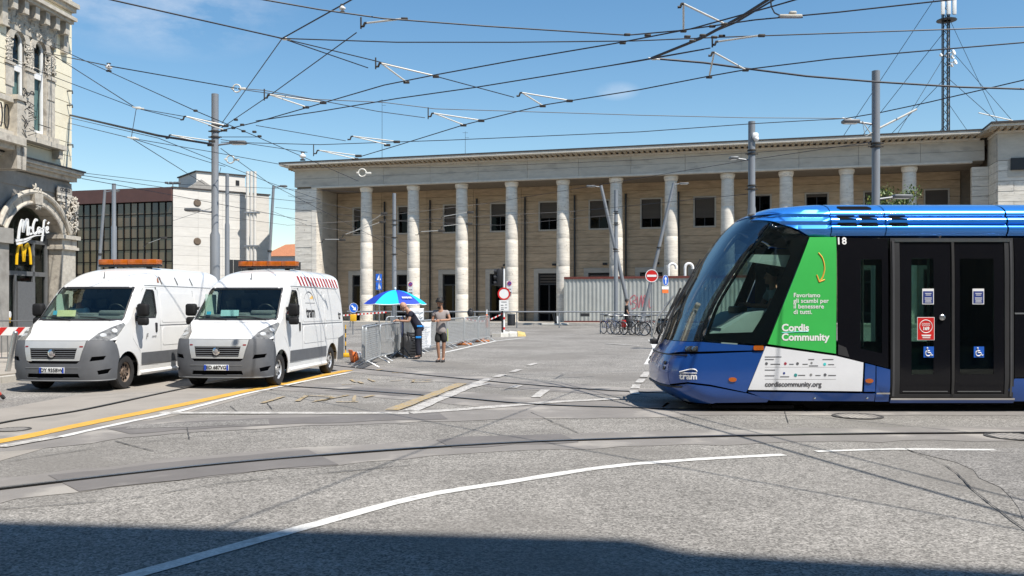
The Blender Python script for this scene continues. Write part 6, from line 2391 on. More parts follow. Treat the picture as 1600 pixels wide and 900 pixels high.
arm('single pale rod at the uppermost sky, near the white insulator', (573, 36), [(632, 29)], 6.6, True)
arm('double pale rods on the wires above the thin tall aerial', (596, 99), [(681, 119), (635, 128)], 6.6, True)
arm('double pale rods in mid sky, near the small cloud', (816, 145), [(890, 157), (848, 165)])
arm('double pale rods above the short roof aerial', (678, 177), [(752, 188), (724, 195)], 6.5, True)
arm('double pale rods just past the ring joint', (422, 148), [(505, 160), (478, 167)], 6.6, True)
arm('double pale rods in front of the tall mast head', (291, 182), [(352, 196), (350, 203)])
arm('double pale rods at the end of the thick sleeved wire', (268, 211), [(331, 220), (329, 226)])
arm('double pale rods just above the station cornice', (552, 213), [(620, 221), (605, 226)])
arm('double pale rods before the corner of the station roof', (499, 235), [(560, 243), (555, 248)], 6.5, True)
arm('pale rod below the top edge near the feeder cables', (1068, 6), [(1132, 37), (1068, 48)], 6.5)
arm('pale rod level with the dark joint, pointing to the far mast', (1122, 65), [(1190, 55)], 6.5, True)
arm('pale rod under the feeder cables with a hanging strut', (1116, 82), [(1165, 109), (1108, 120)], 6.5)
arm('pale rods in front of the first column capital', (540, 366), [(598, 346)], 5.4)
arm('pale rods before the first station column shaft', (553, 362), [(600, 333)], 6.6)
arm('pale rod before the station pier at window height', (508, 374), [(535, 374)], 5.6)
arm('pale rods before the third column, upper', (694, 338), [(735, 331)], 6.7)
arm('pale rods before the third column, lower', (694, 353), [(733, 349)], 6.1)
arm('pale rod between the second and third columns', (658, 362), [(690, 360)], 5.9)
arm('pale rod before the dark office glass', (232, 380), [(256, 371)], 5.9)


def joint(label, p, kind, h=6.9):
    c = Pt((*p, h)) if len(p) == 2 else Pt(p)
    k = c.y / FPX
    if kind == 'insulator':
        t = thing('insulator', label, 'insulator', c)
        MB().lathe([(.001, 5 * k), (2 * k, 5 * k), (2 * k, 3 * k), (5 * k, 1 * k), (5 * k, -1 * k), (2.2 * k, -3 * k), (2.2 * k, -5 * k), (.001, -5 * k)], 14).build('body', M_white, t)
        MB().bbox(-4 * k, 4 * k, -.03, .03, -7 * k, -5 * k, .008).bbox(-3 * k, 3 * k, -.03, .03, 5 * k, 6.5 * k, .008).build('clamp', M_clamp, t)
    elif kind == 'ring':
        t = thing('wire_ring', label, 'wire joint', c)
        MB().tube([(6 * k * math.cos(a), 0, 6 * k * math.sin(a)) for a in [PI * 2 * i / 18 for i in range(18)]], 1.1 * k, 6, closed=True).build('ring', M_rod, t)
        MB().bbox(-9 * k, -5 * k, -.03, .03, -1.5 * k, 1.5 * k, .01).bbox(5 * k, 14 * k, -.03, .03, -2 * k, 1 * k, .01).build('clamp', M_rod, t)
    elif kind == 'block':
        t = thing('section_insulator', label, 'insulator', c)
        MB().bbox(-18 * k, 18 * k, -.05, .05, -4 * k, 1 * k, .02).build('base', M_conc_b, t)
        MB().bbox(-2 * k, 9 * k, -.05, .05, 1 * k, 6 * k, .02).build('cap', M_conc_b, t)
        MB().cyl((-19 * k, 0, -3 * k), (19 * k, 0, -3 * k), 1.4 * k, n=8).build('runner', M_clamp, t)
    else:
        t = thing('wire_knot', label, 'wire joint', c)
        MB().bbox(-4 * k, 4 * k, -.04, .04, -1.6 * k, 2 * k, .015).cyl((-9 * k, 0, 1.5 * k), (0, 0, 0), 1.1 * k, n=8).cyl((0, 0, 0), (9 * k, 0, -1 * k), 1.2 * k, n=8).build('clamp', M_rod, t)


joint('white bell insulator on the wire near the corner building', (170, 105), 'insulator')
joint('white bell insulator on the uppermost contact wire', (535, 13), 'insulator', 6.6)
joint('small white insulator just before the station cornice', (473, 244), 'insulator', 6.3)
joint('white ring joint where the wire from the carved windows splits', (370, 138), 'ring')
joint('white ring hanging in front of the office penthouse', (360, 249), 'ring', 6.4)
joint('white ring hanging before the station frieze', (566, 270), 'ring', 6.3)
joint('pale section insulator block on the topmost wire near the twisted feeder', (1235, 24), 'block', 6.4)
joint('big pale wire joint where five wires meet high in the sky', (445, 61), 'knot')
joint('upper pale wire knot between the corner building and the tall mast', (216, 169), 'knot')
joint('lower pale wire knot hanging below the upper one', (208, 216, 6.0), 'knot')
joint('dark pale joint at the foot of the twisted feeder', (1022, 92), 'knot', 6.6)
joint('pale joint where two wires meet before the far tram mast', (1325, 186), 'knot')
for i, (px, py) in enumerate(((305, 173), (368, 187), (378, 195), (405, 213), (397, 206), (364, 200), (380, 205))):
    c = Pt((px, py))
    k = c.y / FPX
    o = MB().bbox(-2.5 * k, 3.5 * k, -.04, .04, -1.6 * k, 1.6 * k, .012).build('wire_clip', M_clamp, loc=c)
    tag(o, 'small dark clip on the tangle of wires beside the tall mast head', 'wire clip', 'dark clips on the wires by the mast head')
for i, (px, py) in enumerate(((980, 54), (973, 67), (1012, 55), (1074, 57), (1113, 41), (1128, 56), (1116, 58), (1082, 64), (1098, 55))):
    c = Pt((px, py, 6.4))
    k = c.y / FPX
    o = MB().bbox(-5 * k, 5 * k, -.03, .03, -2 * k, 1.6 * k, .012).build('wire_clip', M_clamp, loc=c)
    tag(o, 'dark clip where the contact wires converge below the twisted feeder', 'wire clip', 'dark clips where the contact wires meet')

# ------------------------------------------------------------------ radio mast behind the station
c = at(1479, 200, 112)
t = thing('radio_mast', 'tall lattice radio mast with dishes and guy wires behind the station wing', 'mast', (c.x, 112, .4))
m = MB()
Hm = 46
legs = [(.42 * math.cos(a), .42 * math.sin(a)) for a in (.3, .3 + 2 * PI / 3, .3 + 4 * PI / 3)]
for x, y in legs:
    m.cyl((x, y, 0), (x, y, Hm), .09, n=6)
for i in range(0, Hm - 15):
    z = 15 + i
    for j in range(3):
        a, b = legs[j], legs[(j + 1) % 3]
        m.cyl((*a, z), (*b, z + 1), .035, n=4)
m.build('lattice', M_darkmetal, t)
m = MB()
m.cyl((-.75, -.3, 12), (-.75, -.3, Hm), .04, n=5).cyl((-.5, -.3, 12), (-.5, -.3, Hm), .04, n=5)
for i in range(60):
    m.cyl((-.75, -.3, 14 + i * .5), (-.5, -.3, 14 + i * .5), .025, n=4)
m.build('ladder', M_darkmetal, t)
for dx, py, s in ((.75, 83, .36), (.95, 98, .34), (-.85, 87, .22), (.55, 103, .25), (.6, 90, .3)):
    z = EYE + (HZ - py) / FPX * 112 - .4
    MB().lathe([(.001, -.2), (s * .7, -.2), (s, 0), (s * .9, .05), (.001, .02)], 14, Tm(dx, -.4, z, R(75), 0, R(40))).cyl((0, 0, z), (dx, -.3, z), .06, n=6).build('dish', M_white, t)
for dx in (-.75, 0, .7):
    MB().bbox(dx - .22, dx + .22, -.7, -.45, 37.6, 40.6, .05).build('panel_aerial', M_white, t)
MB().lathe([(1.2, 37.0), (1.2, 37.1), (.5, 37.1), (.5, 37.0)], 12).build('platform', M_darkmetal, t)
g = MB()
for tx, z0, x1, y1 in ((0, 36, -17, 8), (0, 30, -16, 6), (0, 42, -18, 8), (0, 24, -12, 4), (0, 33, -14, -4), (0, 38, 16, 6), (0, 34, 22, 4), (0, 30, 18, -3), (0, 27, 13, 4), (0, 22, 16, -6)):
    g.cyl((0, 0, z0), (x1, y1, 12), .035, n=4)
g.build('guy_wires', M_darkmetal, t)
MB().cyl((4, 0, 25.5), (12, 1, 24.0), .07, n=6).cyl((6.5, -1, 23.0), (11.5, -1, 20.4), .07, n=6).build('guy_insulator', M_rod, t)
c = at(1500, 200, 68)
t = thing('rooftop_unit', 'pale ventilation unit on the station roof beside the radio mast', 'roof unit', (c.x, 68, 13.0))
MB().bbox(-.6, .15, -.4, .4, 0, .75, .04).bbox(.18, .6, -.4, .4, .2, 1.0, .04).build('cabinet', M_conc_b, t)
MB().cyl((-.45, 0, .7), (-.45, 0, 1.5), .05, n=8).cyl((-.1, 0, .7), (-.1, 0, 1.9), .05, n=8).build('pipe', M_grey_f, t)

# ------------------------------------------------------------------ small tree behind the tram
M_leaf = mat('leaf green', (.075, .125, .022), .55, var=.45, scale=3, rnd=0)
M_leafy = mat('yellowing leaf', (.22, .20, .03), .55, var=.3, scale=4)
M_bark = mat('bark', (.12, .09, .065), .9, var=.3, scale=8, bump=.5)
tb_ = Vector((at(1408, 400, 36).x, 36, gz(36)))
t = thing('small_tree', 'small loose-crowned green tree behind the tram roof beside the mast', 'tree', tb_)
rt = random.Random(11)
zc_ = EYE + (HZ - 306) / FPX * 36 - tb_.z
m = MB().tube([(0, 0, 0), (.05, .03, 2), (0, 0, 4), (.06, 0, zc_ + .1)], [.13, .11, .08, .03], 10)
tips = []
for i in range(16):
    a = rt.uniform(0, 6.28)
    z0 = zc_ - rt.uniform(.4, 1.6)
    L_ = rt.uniform(.5, 1.0)
    p1 = Vector((math.cos(a) * L_ * 1.0, math.sin(a) * L_, z0 + L_ * .7))
    m.tube([(0, 0, z0), Vector((0, 0, z0)).lerp(p1, .5) + Vector((0, 0, .05)), p1], [.04, .025, .01], 5)
    tips.append(p1)
m.build('trunk', M_bark, t)
for name, mm, cnt in (('crown', M_leaf, 2600), ('yellow_leaves', M_leafy, 260)):
    m = MB()
    for i in range(cnt):
        q = rt.choice(tips) + Vector((rt.gauss(0, .17), rt.gauss(0, .17), rt.gauss(0, .14) + .08))
        s_ = rt.uniform(.035, .075)
        rot = Matrix.Rotation(rt.uniform(0, 6.28), 4, 'Z') @ Matrix.Rotation(rt.uniform(-1.1, 1.1), 4, 'X')
        m.add([(-s_ * .5, 0, 0), (0, -s_ * .12, -s_ * .9), (s_ * .5, 0, 0), (0, s_ * .1, s_ * .9)], [(0, 1, 2, 3)], Matrix.Translation(q) @ rot)
    tag(m.build(name, mm, t, smooth=False), kind='stuff')

# ------------------------------------------------------------------ traffic signs, lights, railing, island
def post_sign(label, px, z, name='road_sign', cat='road sign', base=None, r=.03, hgt=None, m=M_steelp):
    b = onG(px, z)
    t = thing(name, label, cat, b)
    MB().cyl((0, 0, 0), (0, 0, hgt), r, n=10).build('post', m, t)
    return t, b


def disc(t, z, r, m, name='disc', y=-.05, rz=0., rim=None):
    K_ = Tm(0, 0, z, 0, 0, rz) @ Tm(0, y, 0, PI / 2)
    o = MB().lathe([(.001, 0), (r, 0), (r, .012), (.001, .014)], 28, K_).build(name, m, t)
    if rim:
        MB().lathe([(rim[1], .012), (r, .012), (r, .02), (rim[1], .02)], 28, K_, True).build('rim', rim[0], t)
    return o


def Zat(py, z, b):
    return EYE + (HZ - py) / FPX * z - b.z


z = 42.0
t, b = post_sign('round red no entry sign with a white bar on a thin post by the bikes', 1018, z, hgt=Zat(425, z, onG(1018, z)))
disc(t, Zat(431, z, b), .30, M_red, rim=(M_white, .27))
MB().box(-.22, .22, -.075, -.066, Zat(431, z, b) - .05, Zat(431, z, b) + .05).build('white_bar', M_white, t)
z = 50.0
t, b = post_sign('round blue sign with a white upward arrow above two small plates', 1038.5, z, hgt=Zat(432, z, onG(1038, z)))
disc(t, Zat(438, z, b), .30, M_blue, rz=R(48), rim=(M_white, .285))
K_ = Tm(0, 0, Zat(438, z, b), 0, 0, R(48))
MB().box(-.045, .045, -.075, -.068, -.2, .08, K_).prism([(-.13, .05), (.13, .05), (0, .21)], -.075, -.068, K_).build('arrow', M_white, t)
MB().box(-.24, .24, -.06, -.05, Zat(452, z, b), Zat(447.5, z, b), Tm(0, 0, 0, 0, 0, R(30))).build('white_plate', M_white, t)
MB().box(-.22, .22, -.06, -.05, Zat(458, z, b), Zat(452.5, z, b), Tm(0, 0, 0, 0, 0, R(30))).build('orange_plate', M_orange, t)
z = 44.0
t, b = post_sign('round no vehicles sign, white with a red rim, over a white panel on the island', 787.5, z, hgt=Zat(420, z, onG(787, z)), r=.045, m=M_white)
disc(t, Zat(459, z, b), .31, M_white, y=-.07, rim=(M_red, .235))
pn = MB().box(-.23, .23, -.09, -.075, Zat(485.5, z, b), Zat(469, z, b)).build('white_panel', M_white, t)
q = MB()
for zz_, w_, x_ in ((Zat(472, z, b), .26, 0), (Zat(477, z, b), .13, -.09), (Zat(476.5, z, b), .10, .1), (Zat(481, z, b), .14, -.08), (Zat(481, z, b), .12, .09), (Zat(483.5, z, b), .14, -.08)):
    q.box(x_ - w_ / 2, x_ + w_ / 2, -.094, -.0905, zz_ - .015, zz_ + .02)
q.build('panel_print', M_grey_f, pn)
for i in range(2):
    MB().lathe([(.05, 0), (.05, .12), (.046, .12), (.046, 0)], 12, Tm(0, 0, .3 + i * .5), True).build('red_band', M_red, t)
tl = thing('traffic_light', 'black traffic light seen from the side above the no vehicles sign', 'traffic light', onG(785, 44.2))
MB().cyl((.0, 0, 0), (0, 0, Zat(417, 44.2, b)), .05, n=10).build('post', M_black, tl)
zt0, zt1 = Zat(447, 44.2, b), Zat(420, 44.2, b)
MB().bbox(-.26, -.02, -.16, .16, zt0, zt1, .04).build('housing', M_black, tl)
MB().box(.02, .12, -.02, .02, zt0, zt1).build('backplate_edge', M_white, tl)
for i in range(3):
    zz_ = zt0 + (i + .5) * (zt1 - zt0) / 3
    MB().tube([(-.26, 0, zz_), (-.42, 0, zz_ - .01)], [.12, .11], 12, False).build('visor', M_black, tl)
    MB().lathe([(.001, 0), (.10, 0), (.09, .02), (.001, .03)], 14, Tm(-.262, 0, zz_, 0, -PI / 2)).build('lens', M_tgrey, tl)
z = 52.0
t, b = post_sign('pair of square blue signs stacked on a post beside the first column', 592.5, z, hgt=Zat(426, z, onG(592, z)))
for py, sh_ in ((434, 0), (447, 1)):
    K_ = Tm(-.06, 0, Zat(py, z, b), 0, 0, R(50))
    s_ = MB().box(-.23, .23, -.06, -.045, -.22, .22, K_).build('blue_plate', M_blue, t)
    q = MB()
    q.prism([(-.15, -.13), (.15, -.13), (0, .14)] if not sh_ else [(-.05, -.15), (.15, -.15), (.1, .0), (.0, .15)], -.067, -.0605, K_)
    q.build('white_symbol', M_white, s_)
    if not sh_:
        MB().prism([(-.03, -.1), (.05, -.1), (.0, .06)], -.071, -.0675, K_).build('walking_figure', M_black, s_)
MB().box(-.16, .02, -.05, .05, Zat(462, z, b), Zat(454, z, b)).build('lower_box', M_black, t)
z = 45.0
t, b = post_sign('round blue arrow sign above a yellow box on a thin post beside the lettered van', 551.5, z, hgt=Zat(475, z, onG(551, z)))
disc(t, Zat(481, z, b), .25, M_blue, rz=R(40), rim=(M_white, .238))
K_ = Tm(0, 0, Zat(481, z, b), 0, 0, R(40)) @ Matrix.Rotation(R(135), 4, 'Y')
MB().box(-.035, .035, -.075, -.068, -.17, .07, K_).prism([(-.11, .04), (.11, .04), (0, .18)], -.075, -.068, K_).build('arrow', M_white, t)
MB().bbox(-.13, .17, -.08, .08, Zat(502, z, b), Zat(491, z, b), .02).build('yellow_box', M_yellow, t)
# pedestrian railing
t = thing('pedestrian_railing', 'long grey pedestrian railing along the pavement before the station', 'railing', (0, 0, 0))
ra, rb_ = Vector((-10.4, 56.5, gz(56.5))), Vector((11.0, 54.5, gz(54.5)))
hh = 1.0
MB().tube([ra + Vector((0, 0, hh)), rb_ + Vector((0, 0, hh))], .045, 8).build('handrail', M_steelp, t)
for i in range(9):
    q = ra.lerp(rb_, i / 8 * .98 + .01)
    MB().cyl(q, q + Vector((0, 0, hh - .04)), .04, n=8).build('post', M_steelp, t)
MB().box(4.2, 4.75, 54.9, 55.0, gz(55) + .72, gz(55) + .92).build('small_plate', M_black, t)
tp = thing('hazard_tape', 'red and white hazard tape strung beside the van near the umbrella', 'tape', (0, 0, 0))
p0, p1 = at(536, 494, 48), at(604, 489, 48)
for i in range(24):
    a, b = p0.lerp(p1, i / 24), p0.lerp(p1, (i + 1) / 24)
    MB().add([a, b, b + Vector((0, 0, .08)), a + Vector((0, 0, .08))], [(0, 1, 2, 3)]).build('tape_piece', M_red if i % 2 else M_white, tp)
p0, p1 = at(726, 498, 44), at(785, 491, 44)
tp = thing('hazard_tape', 'red and white hazard tape tied to the post on the kerb island', 'tape', (0, 0, 0))
for i in range(20):
    a, b = p0.lerp(p1, i / 20), p0.lerp(p1, (i + 1) / 20)
    sg_ = -.25 * math.sin(PI * i / 20)
    sg2 = -.25 * math.sin(PI * (i + 1) / 20)
    MB().add([a + Vector((0, 0, sg_)), b + Vector((0, 0, sg2)), b + Vector((0, 0, .07 + sg2)), a + Vector((0, 0, .07 + sg_))], [(0, 1, 2, 3)]).build('tape_piece', M_red if i % 2 else M_white, tp)
# kerb island
isl = thing('kerb_island', 'low traffic island edged with pale kerb blocks under the no vehicles sign', 'traffic island', (0, 0, 0))
p0, p1 = gp(768, 527), gp(822, 525.5)
for i in range(4):
    a, b = p0.lerp(p1, i / 4 + .006), p0.lerp(p1, (i + 1) / 4 - .006)
    tr_ = -.02 if i < 3 else -.08
    m = MB()
    m.add([(a.x, a.y, a.z - .02), (b.x, b.y, b.z - .02), (b.x, b.y + 3.5, b.z + .02), (a.x, a.y + 3.5, a.z + .02), (a.x, a.y + .02, a.z + .16), (b.x, b.y + .02, b.z + (.16 if i < 3 else .03)), (b.x, b.y + 3.5, b.z + .17 + tr_), (a.x, a.y + 3.5, a.z + .19)],
          [(0, 3, 2, 1), (4, 5, 6, 7), (0, 1, 5, 4), (1, 2, 6, 5), (2, 3, 7, 6), (3, 0, 4, 7)])
    m.build('kerb_block', [M_greyst, M_conc_b, M_conc_b, M_yellow][i] if i < 3 else mat('worn yellow block', (.55, .42, .16), .8, var=.2), isl, smooth=False)
t = thing('bin', 'black litter bin standing before the column next to the no vehicles sign', 'litter bin', onG(799, 60.5) + Vector((0, 0, .0)))
MB().lathe([(.22, 0), (.27, .05), (.27, .75), (.25, .8), (.001, .82)], 14).build('body', M_black, t)
MB().lathe([(.29, .72), (.29, .78), (.27, .78), (.27, .72)], 14, None, True).build('rim', M_grey_f, t)
c = gp(871, 508)
t = thing('concrete_footing', 'white concrete footing with a stub post beside the hoarding end', 'footing', c)
MB().bbox(-1.1, .75, -.3, .3, 0, .12, .04).build('slab', M_conc_b, t)
MB().cyl((0, 0, .1), (0, 0, .62), .07, n=10).build('post', M_white, t)
MB().tube([(-.1, -.1, .12), (-.25, -.1, .6), (-.3, -.1, .85)], .09, 8).build('black_wrap', M_black, t)

# ------------------------------------------------------------------ crowd barriers
GB = 'steel crowd barriers'
M_galv = mat('barrier steel', (.50, .515, .52), .4, .55, var=.10, scale=8)


def barrier(p, q, label, mesh=True):
    p, q = Vector(p), Vector(q)
    d = q - p
    L_ = math.hypot(d.x, d.y)
    t = thing('crowd_barrier', label, 'barrier', p, math.atan2(d.y, d.x), GB)
    zs_ = d.z
    r = .022
    hh = 1.08
    f = MB()
    f.tube([(.04, 0, .18), (.04, 0, hh - .12), (.08, 0, hh - .03), (.16, 0, hh), (L_ - .16, 0, hh + zs_), (L_ - .08, 0, hh - .03 + zs_), (L_ - .04, 0, hh - .12 + zs_), (L_ - .04, 0, .18 + zs_)], r, 8, closed=True)
    f.build('frame', M_galv, t)
    bars_ = MB()
    n = int(L_ / .115)
    for i in range(1, n):
        x = L_ * i / n
        bars_.cyl((x, 0, .18 + zs_ * i / n), (x, 0, hh + zs_ * i / n), .011, n=5)
    if mesh:
        for j in range(14):
            z_ = .25 + j * .055
            bars_.cyl((.05, 0, z_), (L_ - .05, 0, z_ + zs_), .007, n=4)
    bars_.build('infill_bars', M_galv, t)
    for x in (.25, L_ - .25):
        MB().tube([(x, -.32, .02), (x, -.26, .05), (x, 0, .19), (x, .26, .05), (x, .32, .02)], .018, 6).build('foot', M_galv, t)
    return t


B0, B1, B2, B3, B4 = gp(571, 576), gp(593, 566), gp(652, 551.5), gp(699, 544), gp(765, 532.5)
barrier(B0, B1, 'short steel barrier nearest the van with a mesh infill')
mid = B1.lerp(B2, .5)
barrier(B1, mid, 'steel barrier between the short mesh one and the blue round sign', False)
barrier(mid, B2, 'steel barrier the bending man leans on', False)
barrier(B2, B3, 'steel barrier behind the man with the phone carrying the white sheet')
m1_, m2_ = B3.lerp(B4, .36), B3.lerp(B4, .70)
barrier(B3, m1_, 'steel barrier just past the man with the phone')
barrier(m1_, m2_, 'steel barrier before the last one, with an orange foot')
barrier(m2_, B4, 'last steel barrier of the run, by the kerb island with an orange stake')
barrier(gp(566, 572), gp(566, 572) + Vector((-.25, 4.4, .01)), 'steel barrier set end-on behind the short mesh one')
barrier(gp(602, 536), gp(655, 534), 'steel barrier standing behind the umbrella on the tram track', False)
for p, lb in ((m1_, 'orange plastic barrier foot, further from the island'), (m2_.lerp(B4, .35), 'orange plastic barrier foot nearer to the island')):
    o = MB().bbox(-.3, .3, -.1, .1, 0, .09, .03).bbox(-.08, .08, -.06, .06, .09, .14, .02).build('barrier_block', mat('dusty orange plastic', (.42, .15, .05), .7, var=.2), loc=p)
    tag(o, lb, 'barrier block')
p = B4 + Vector((-.12, -.1, 0))
t = thing('orange_stake', 'orange and white stake tied to the last barrier', 'stake', p)
MB().cyl((0, 0, 0), (0, 0, 1.35), .025, n=8).build('pole', M_white, t)
MB().lathe([(.03, .55), (.07, .6), (.05, 1.1), (.03, 1.15)], 10).build('orange_sleeve', M_orange, t)
# white printed sheets hung on the barrier
ax = (B3 - B2)
ax.z = 0
ln = ax.length
rz_ = math.atan2(ax.y, ax.x)
M_sheet = mat('white sheet', (.80, .80, .80), .6, var=.03, scale=4)


def sheet(name, label, org, x0, x1, z0, z1, wav, dy):
    t = thing(name, label, 'banner', org, rz_)
    nx, nz_ = 16, 10
    vs = [(x0 + (x1 - x0) * i / nx, dy + wav * math.sin(i * 1.3) * .5 + wav * .4 * math.sin(j * 1.7 + i * .4), z0 + (z1 - z0) * j / nz_ + .006 * math.sin(i * .9)) for j in range(nz_ + 1) for i in range(nx + 1)]
    o = MB().add(vs, [(j * (nx + 1) + i, j * (nx + 1) + i + 1, (j + 1) * (nx + 1) + i + 1, (j + 1) * (nx + 1) + i) for j in range(nz_) for i in range(nx)]).build('cloth', M_sheet, t, ang=80)
    so = o.modifiers.new('thick', 'SOLIDIFY')
    so.thickness = .004
    so.offset = 1
    q = MB()
    w_, h_ = x1 - x0, z1 - z0
    if name == 'notice_sheet':
        for i in range(9):
            z_ = z0 + h_ * (.15 + .085 * i)
            q.box(x0 + .12 * w_, x0 + w_ * random.uniform(.6, .92), dy - wav - .018, dy - wav - .012, z_, z_ + .012)
    else:
        p2 = smooth_line([(x0 + w_ * .1, z0 + h_ * .25), (x0 + w_ * .35, z0 + h_ * .45), (x0 + w_ * .5, z0 + h_ * .3), (x0 + w_ * .6, z0 + h_ * .5), (x0 + w_ * .75, z0 + h_ * .35), (x0 + w_ * .9, z0 + h_ * .5)], 6)
        q.tube([(p_.x, dy - wav - .02, p_.y) for p_ in p2], .012, 4)
        p2 = smooth_line([(x0 + w_ * .15, z0 + h_ * .7), (x0 + w_ * .4, z0 + h_ * .78), (x0 + w_ * .7, z0 + h_ * .72), (x0 + w_ * .9, z0 + h_ * .8)], 6)
        q.tube([(p_.x, dy - wav - .02, p_.y) for p_ in p2], .010, 4)
    q.build('faint_print', mat('pale grey print', (.42, .43, .45), .6), t)
    return t


sheet('notice_sheet', 'white printed sheet covering the barrier between the two men', B2, .05, 1.15, .10, 1.02, .009, -.06)
sheet('upper_banner', 'white banner with grey scribbles standing above the barrier behind the two men', B2 + Vector((-.2, .5, 0)), -.05, 1.3, 1.0, 1.5, .012, .1)
o = MB().bbox(-.06, .06, -.02, .02, .72, 1.1, .015).build('blue_bag', mat('light blue bag', (.15, .40, .75), .6), loc=B2 + Vector((.75, .62, 0)), rot=(0, 0, rz_))
tag(o, 'light blue strip of bag on the barrier beside the man with the phone', 'bag')

# blue round sign seen nearly edge-on, black covered crates
p = gp(628, 560)
t = thing('edge_on_sign', 'round blue sign seen nearly edge-on on the barrier by the bending man', 'road sign', p)
K_ = Tm(0, 0, Zat(511, p.y, p), 0, 0, R(-76))
MB().lathe([(.001, 0), (.31, 0), (.31, .014), (.001, .014)], 28, K_ @ Tm(0, 0, 0, PI / 2)).build('disc', mat('navy sign blue', (.015, .05, .22), .4), t)
MB().box(-.05, .05, -.022, -.0155, -.16, .12, K_).prism([(-.14, .05), (.14, .05), (0, .2)], -.022, -.0155, K_).build('arrow', M_white, t)
MB().cyl((0.03, .04, 0), (.03, .04, 1.3), .022, n=8).build('post', M_black, t)
MB().tube([(-.28, -.1, .02), (.03, .04, .35), (.3, -.1, .02)], .018, 6).build('stand', M_black, t)
t = thing('covered_crate', 'black covered crate against the barrier below the round blue sign', 'crate', gp(629, 558) + Vector((.02, .18, 0)))
m = MB()
n = 14
prof = [(.30, 0), (.34, .15), (.33, .45), (.28, .62), (.20, .70), (.001, .72)]
vs = []
for r_, z_ in prof:
    for j in range(n):
        a = 2 * PI * j / n
        k_ = r_ * (1 + .14 * math.sin(3 * a + z_ * 6) + .06 * math.sin(7 * a))
        vs.append((k_ * math.cos(a), k_ * .7 * math.sin(a), z_ + .02 * math.sin(5 * a)))
m.add(vs, [(i * n + j, i * n + (j + 1) % n, (i + 1) * n + (j + 1) % n, (i + 1) * n + j) for i in range(len(prof) - 1) for j in range(n)])
m.build('cover', mat('black sheeting', (.02, .02, .022), .5, var=.3, bump=.3, bscale=10), t, ang=70)
t = thing('plastic_crate', 'dark grey slatted plastic crate beside the legs of the bending man', 'crate', gp(640, 558) + Vector((.12, .25, 0)), R(12))
cr = MB()
for i in range(9):
    cr.box(-.2, .2, -.2, .2, .02 + i * .085, .08 + i * .085)
cr.build('slats', M_tgrey, t)
for x in (-.2, .2):
    for y in (-.2, .2):
        MB().box(x - .02, x + .02, y - .02, y + .02, 0, .78).build('corner_post', M_tgrey, t)

# yellow staff and fallen cone by the van
p = gp(540, 558)
t = thing('yellow_staff', 'yellow and black staff in a yellow foot beside the lettered van', 'staff', p)
for i in range(7):
    MB().cyl((0, 0, .1 + i * .13), (0, 0, .23 + i * .13), .018, n=8).build('band', M_yellow if i % 2 == 0 else M_black, t)
MB().bbox(-.20, .24, -.12, .12, .0, .13, .03).build('foot', M_yellow, t)
for x in (-.22, .26):
    MB().bbox(x - .05, x + .05, -.1, .1, .02, .11, .02).build('end_cap', M_red, t)
p = gp(560, 566)
t = thing('fallen_cone', 'fallen orange cone lying beside the short mesh barrier', 'traffic cone', p, R(25))
MB().lathe([(.17, 0), (.16, .02), (.03, .48), (.001, .485)], 16, Tm(-.18, 0, .15, 0, R(78), 0)).build('cone', M_orange, t)
MB().lathe([(.131, .15), (.095, .27), (.085, .27), (.12, .15)], 16, Tm(-.18, 0, .15, 0, R(78), 0), True).build('white_band', M_white, t)
MB().bbox(-.2, .2, -.2, .2, -.03, .0, .01, Tm(-.18, 0, .17, 0, R(78), 0)).build('base', M_orange, t)

# ------------------------------------------------------------------ blue umbrella
uc = at(617.5, 470, 28.6)
uz = Zat(477, 28.6, Vector((0, 0, 0)))
t = thing('parasol', 'blue parasol with dark and cyan segments over the barrier', 'parasol', (uc.x, 28.6, gz(28.6)))
M_ub1 = mat('ultramarine canvas', (.015, .05, .42), .6, var=.08)
M_ub2 = mat('cyan canvas', (.01, .48, .78), .6, var=.06)
M_ut = mat('white trim', (.75, .75, .75), .6)
RU, HU = 1.0, .44
up = lambda a, s_: Vector((RU * s_ * math.cos(a), RU * s_ * math.sin(a), uz + HU * (1 - s_ ** 1.9) * 1.0 - .03 * s_ * (0 if True else 1)))
for i in range(8):
    a0, a1 = 2 * PI * i / 8 - PI / 2 - PI / 8 - .15, 2 * PI * (i + 1) / 8 - PI / 2 - PI / 8 - .15
    vs = []
    N_, Mn = 6, 8
    for r_ in range(Mn + 1):
        s_ = r_ / Mn
        for j in range(N_ + 1):
            u = j / N_
            p0, p1 = up(a0, s_), up(a1, s_)
            p_ = p0.lerp(p1, u)
            p_.z += -.02 * s_ * 4 * u * (1 - u)
            vs.append(p_)
    m = MB().add(vs, [(r_ * (N_ + 1) + j, r_ * (N_ + 1) + j + 1, (r_ + 1) * (N_ + 1) + j + 1, (r_ + 1) * (N_ + 1) + j) for r_ in range(Mn) for j in range(N_)])
    o = m.build('canopy_panel', M_ub2 if i in (0, 2, 4, 6) else M_ub1, t, ang=60)
    MB().tube([vs[-(N_ + 1) + j] + Vector((0, 0, -.012)) for j in range(N_ + 1)], .016, 5).build('white_trim', M_ut, o)
    MB().tube([up(a0, s_) - Vector((0, 0, .012)) for s_ in (0, .25, .5, .75, 1)], .007, 5).build('rib', M_grey_f, t)
q = MB()
a_ = -PI / 2 + .42
for w_ in (.07, .05, .06, .08, .04, .07, .06):
    vs = [up(a_ + da, s_) * 1.0 + Vector((0, 0, .006)) + Vector((math.cos(a_), math.sin(a_), 0)) * .006 for s_ in (.70, .78) for da in (0, w_ * .8)]
    q.add(vs, [(0, 1, 3, 2)])
    a_ += w_ * .8 + .018
q.build('white_print', M_ut, t)
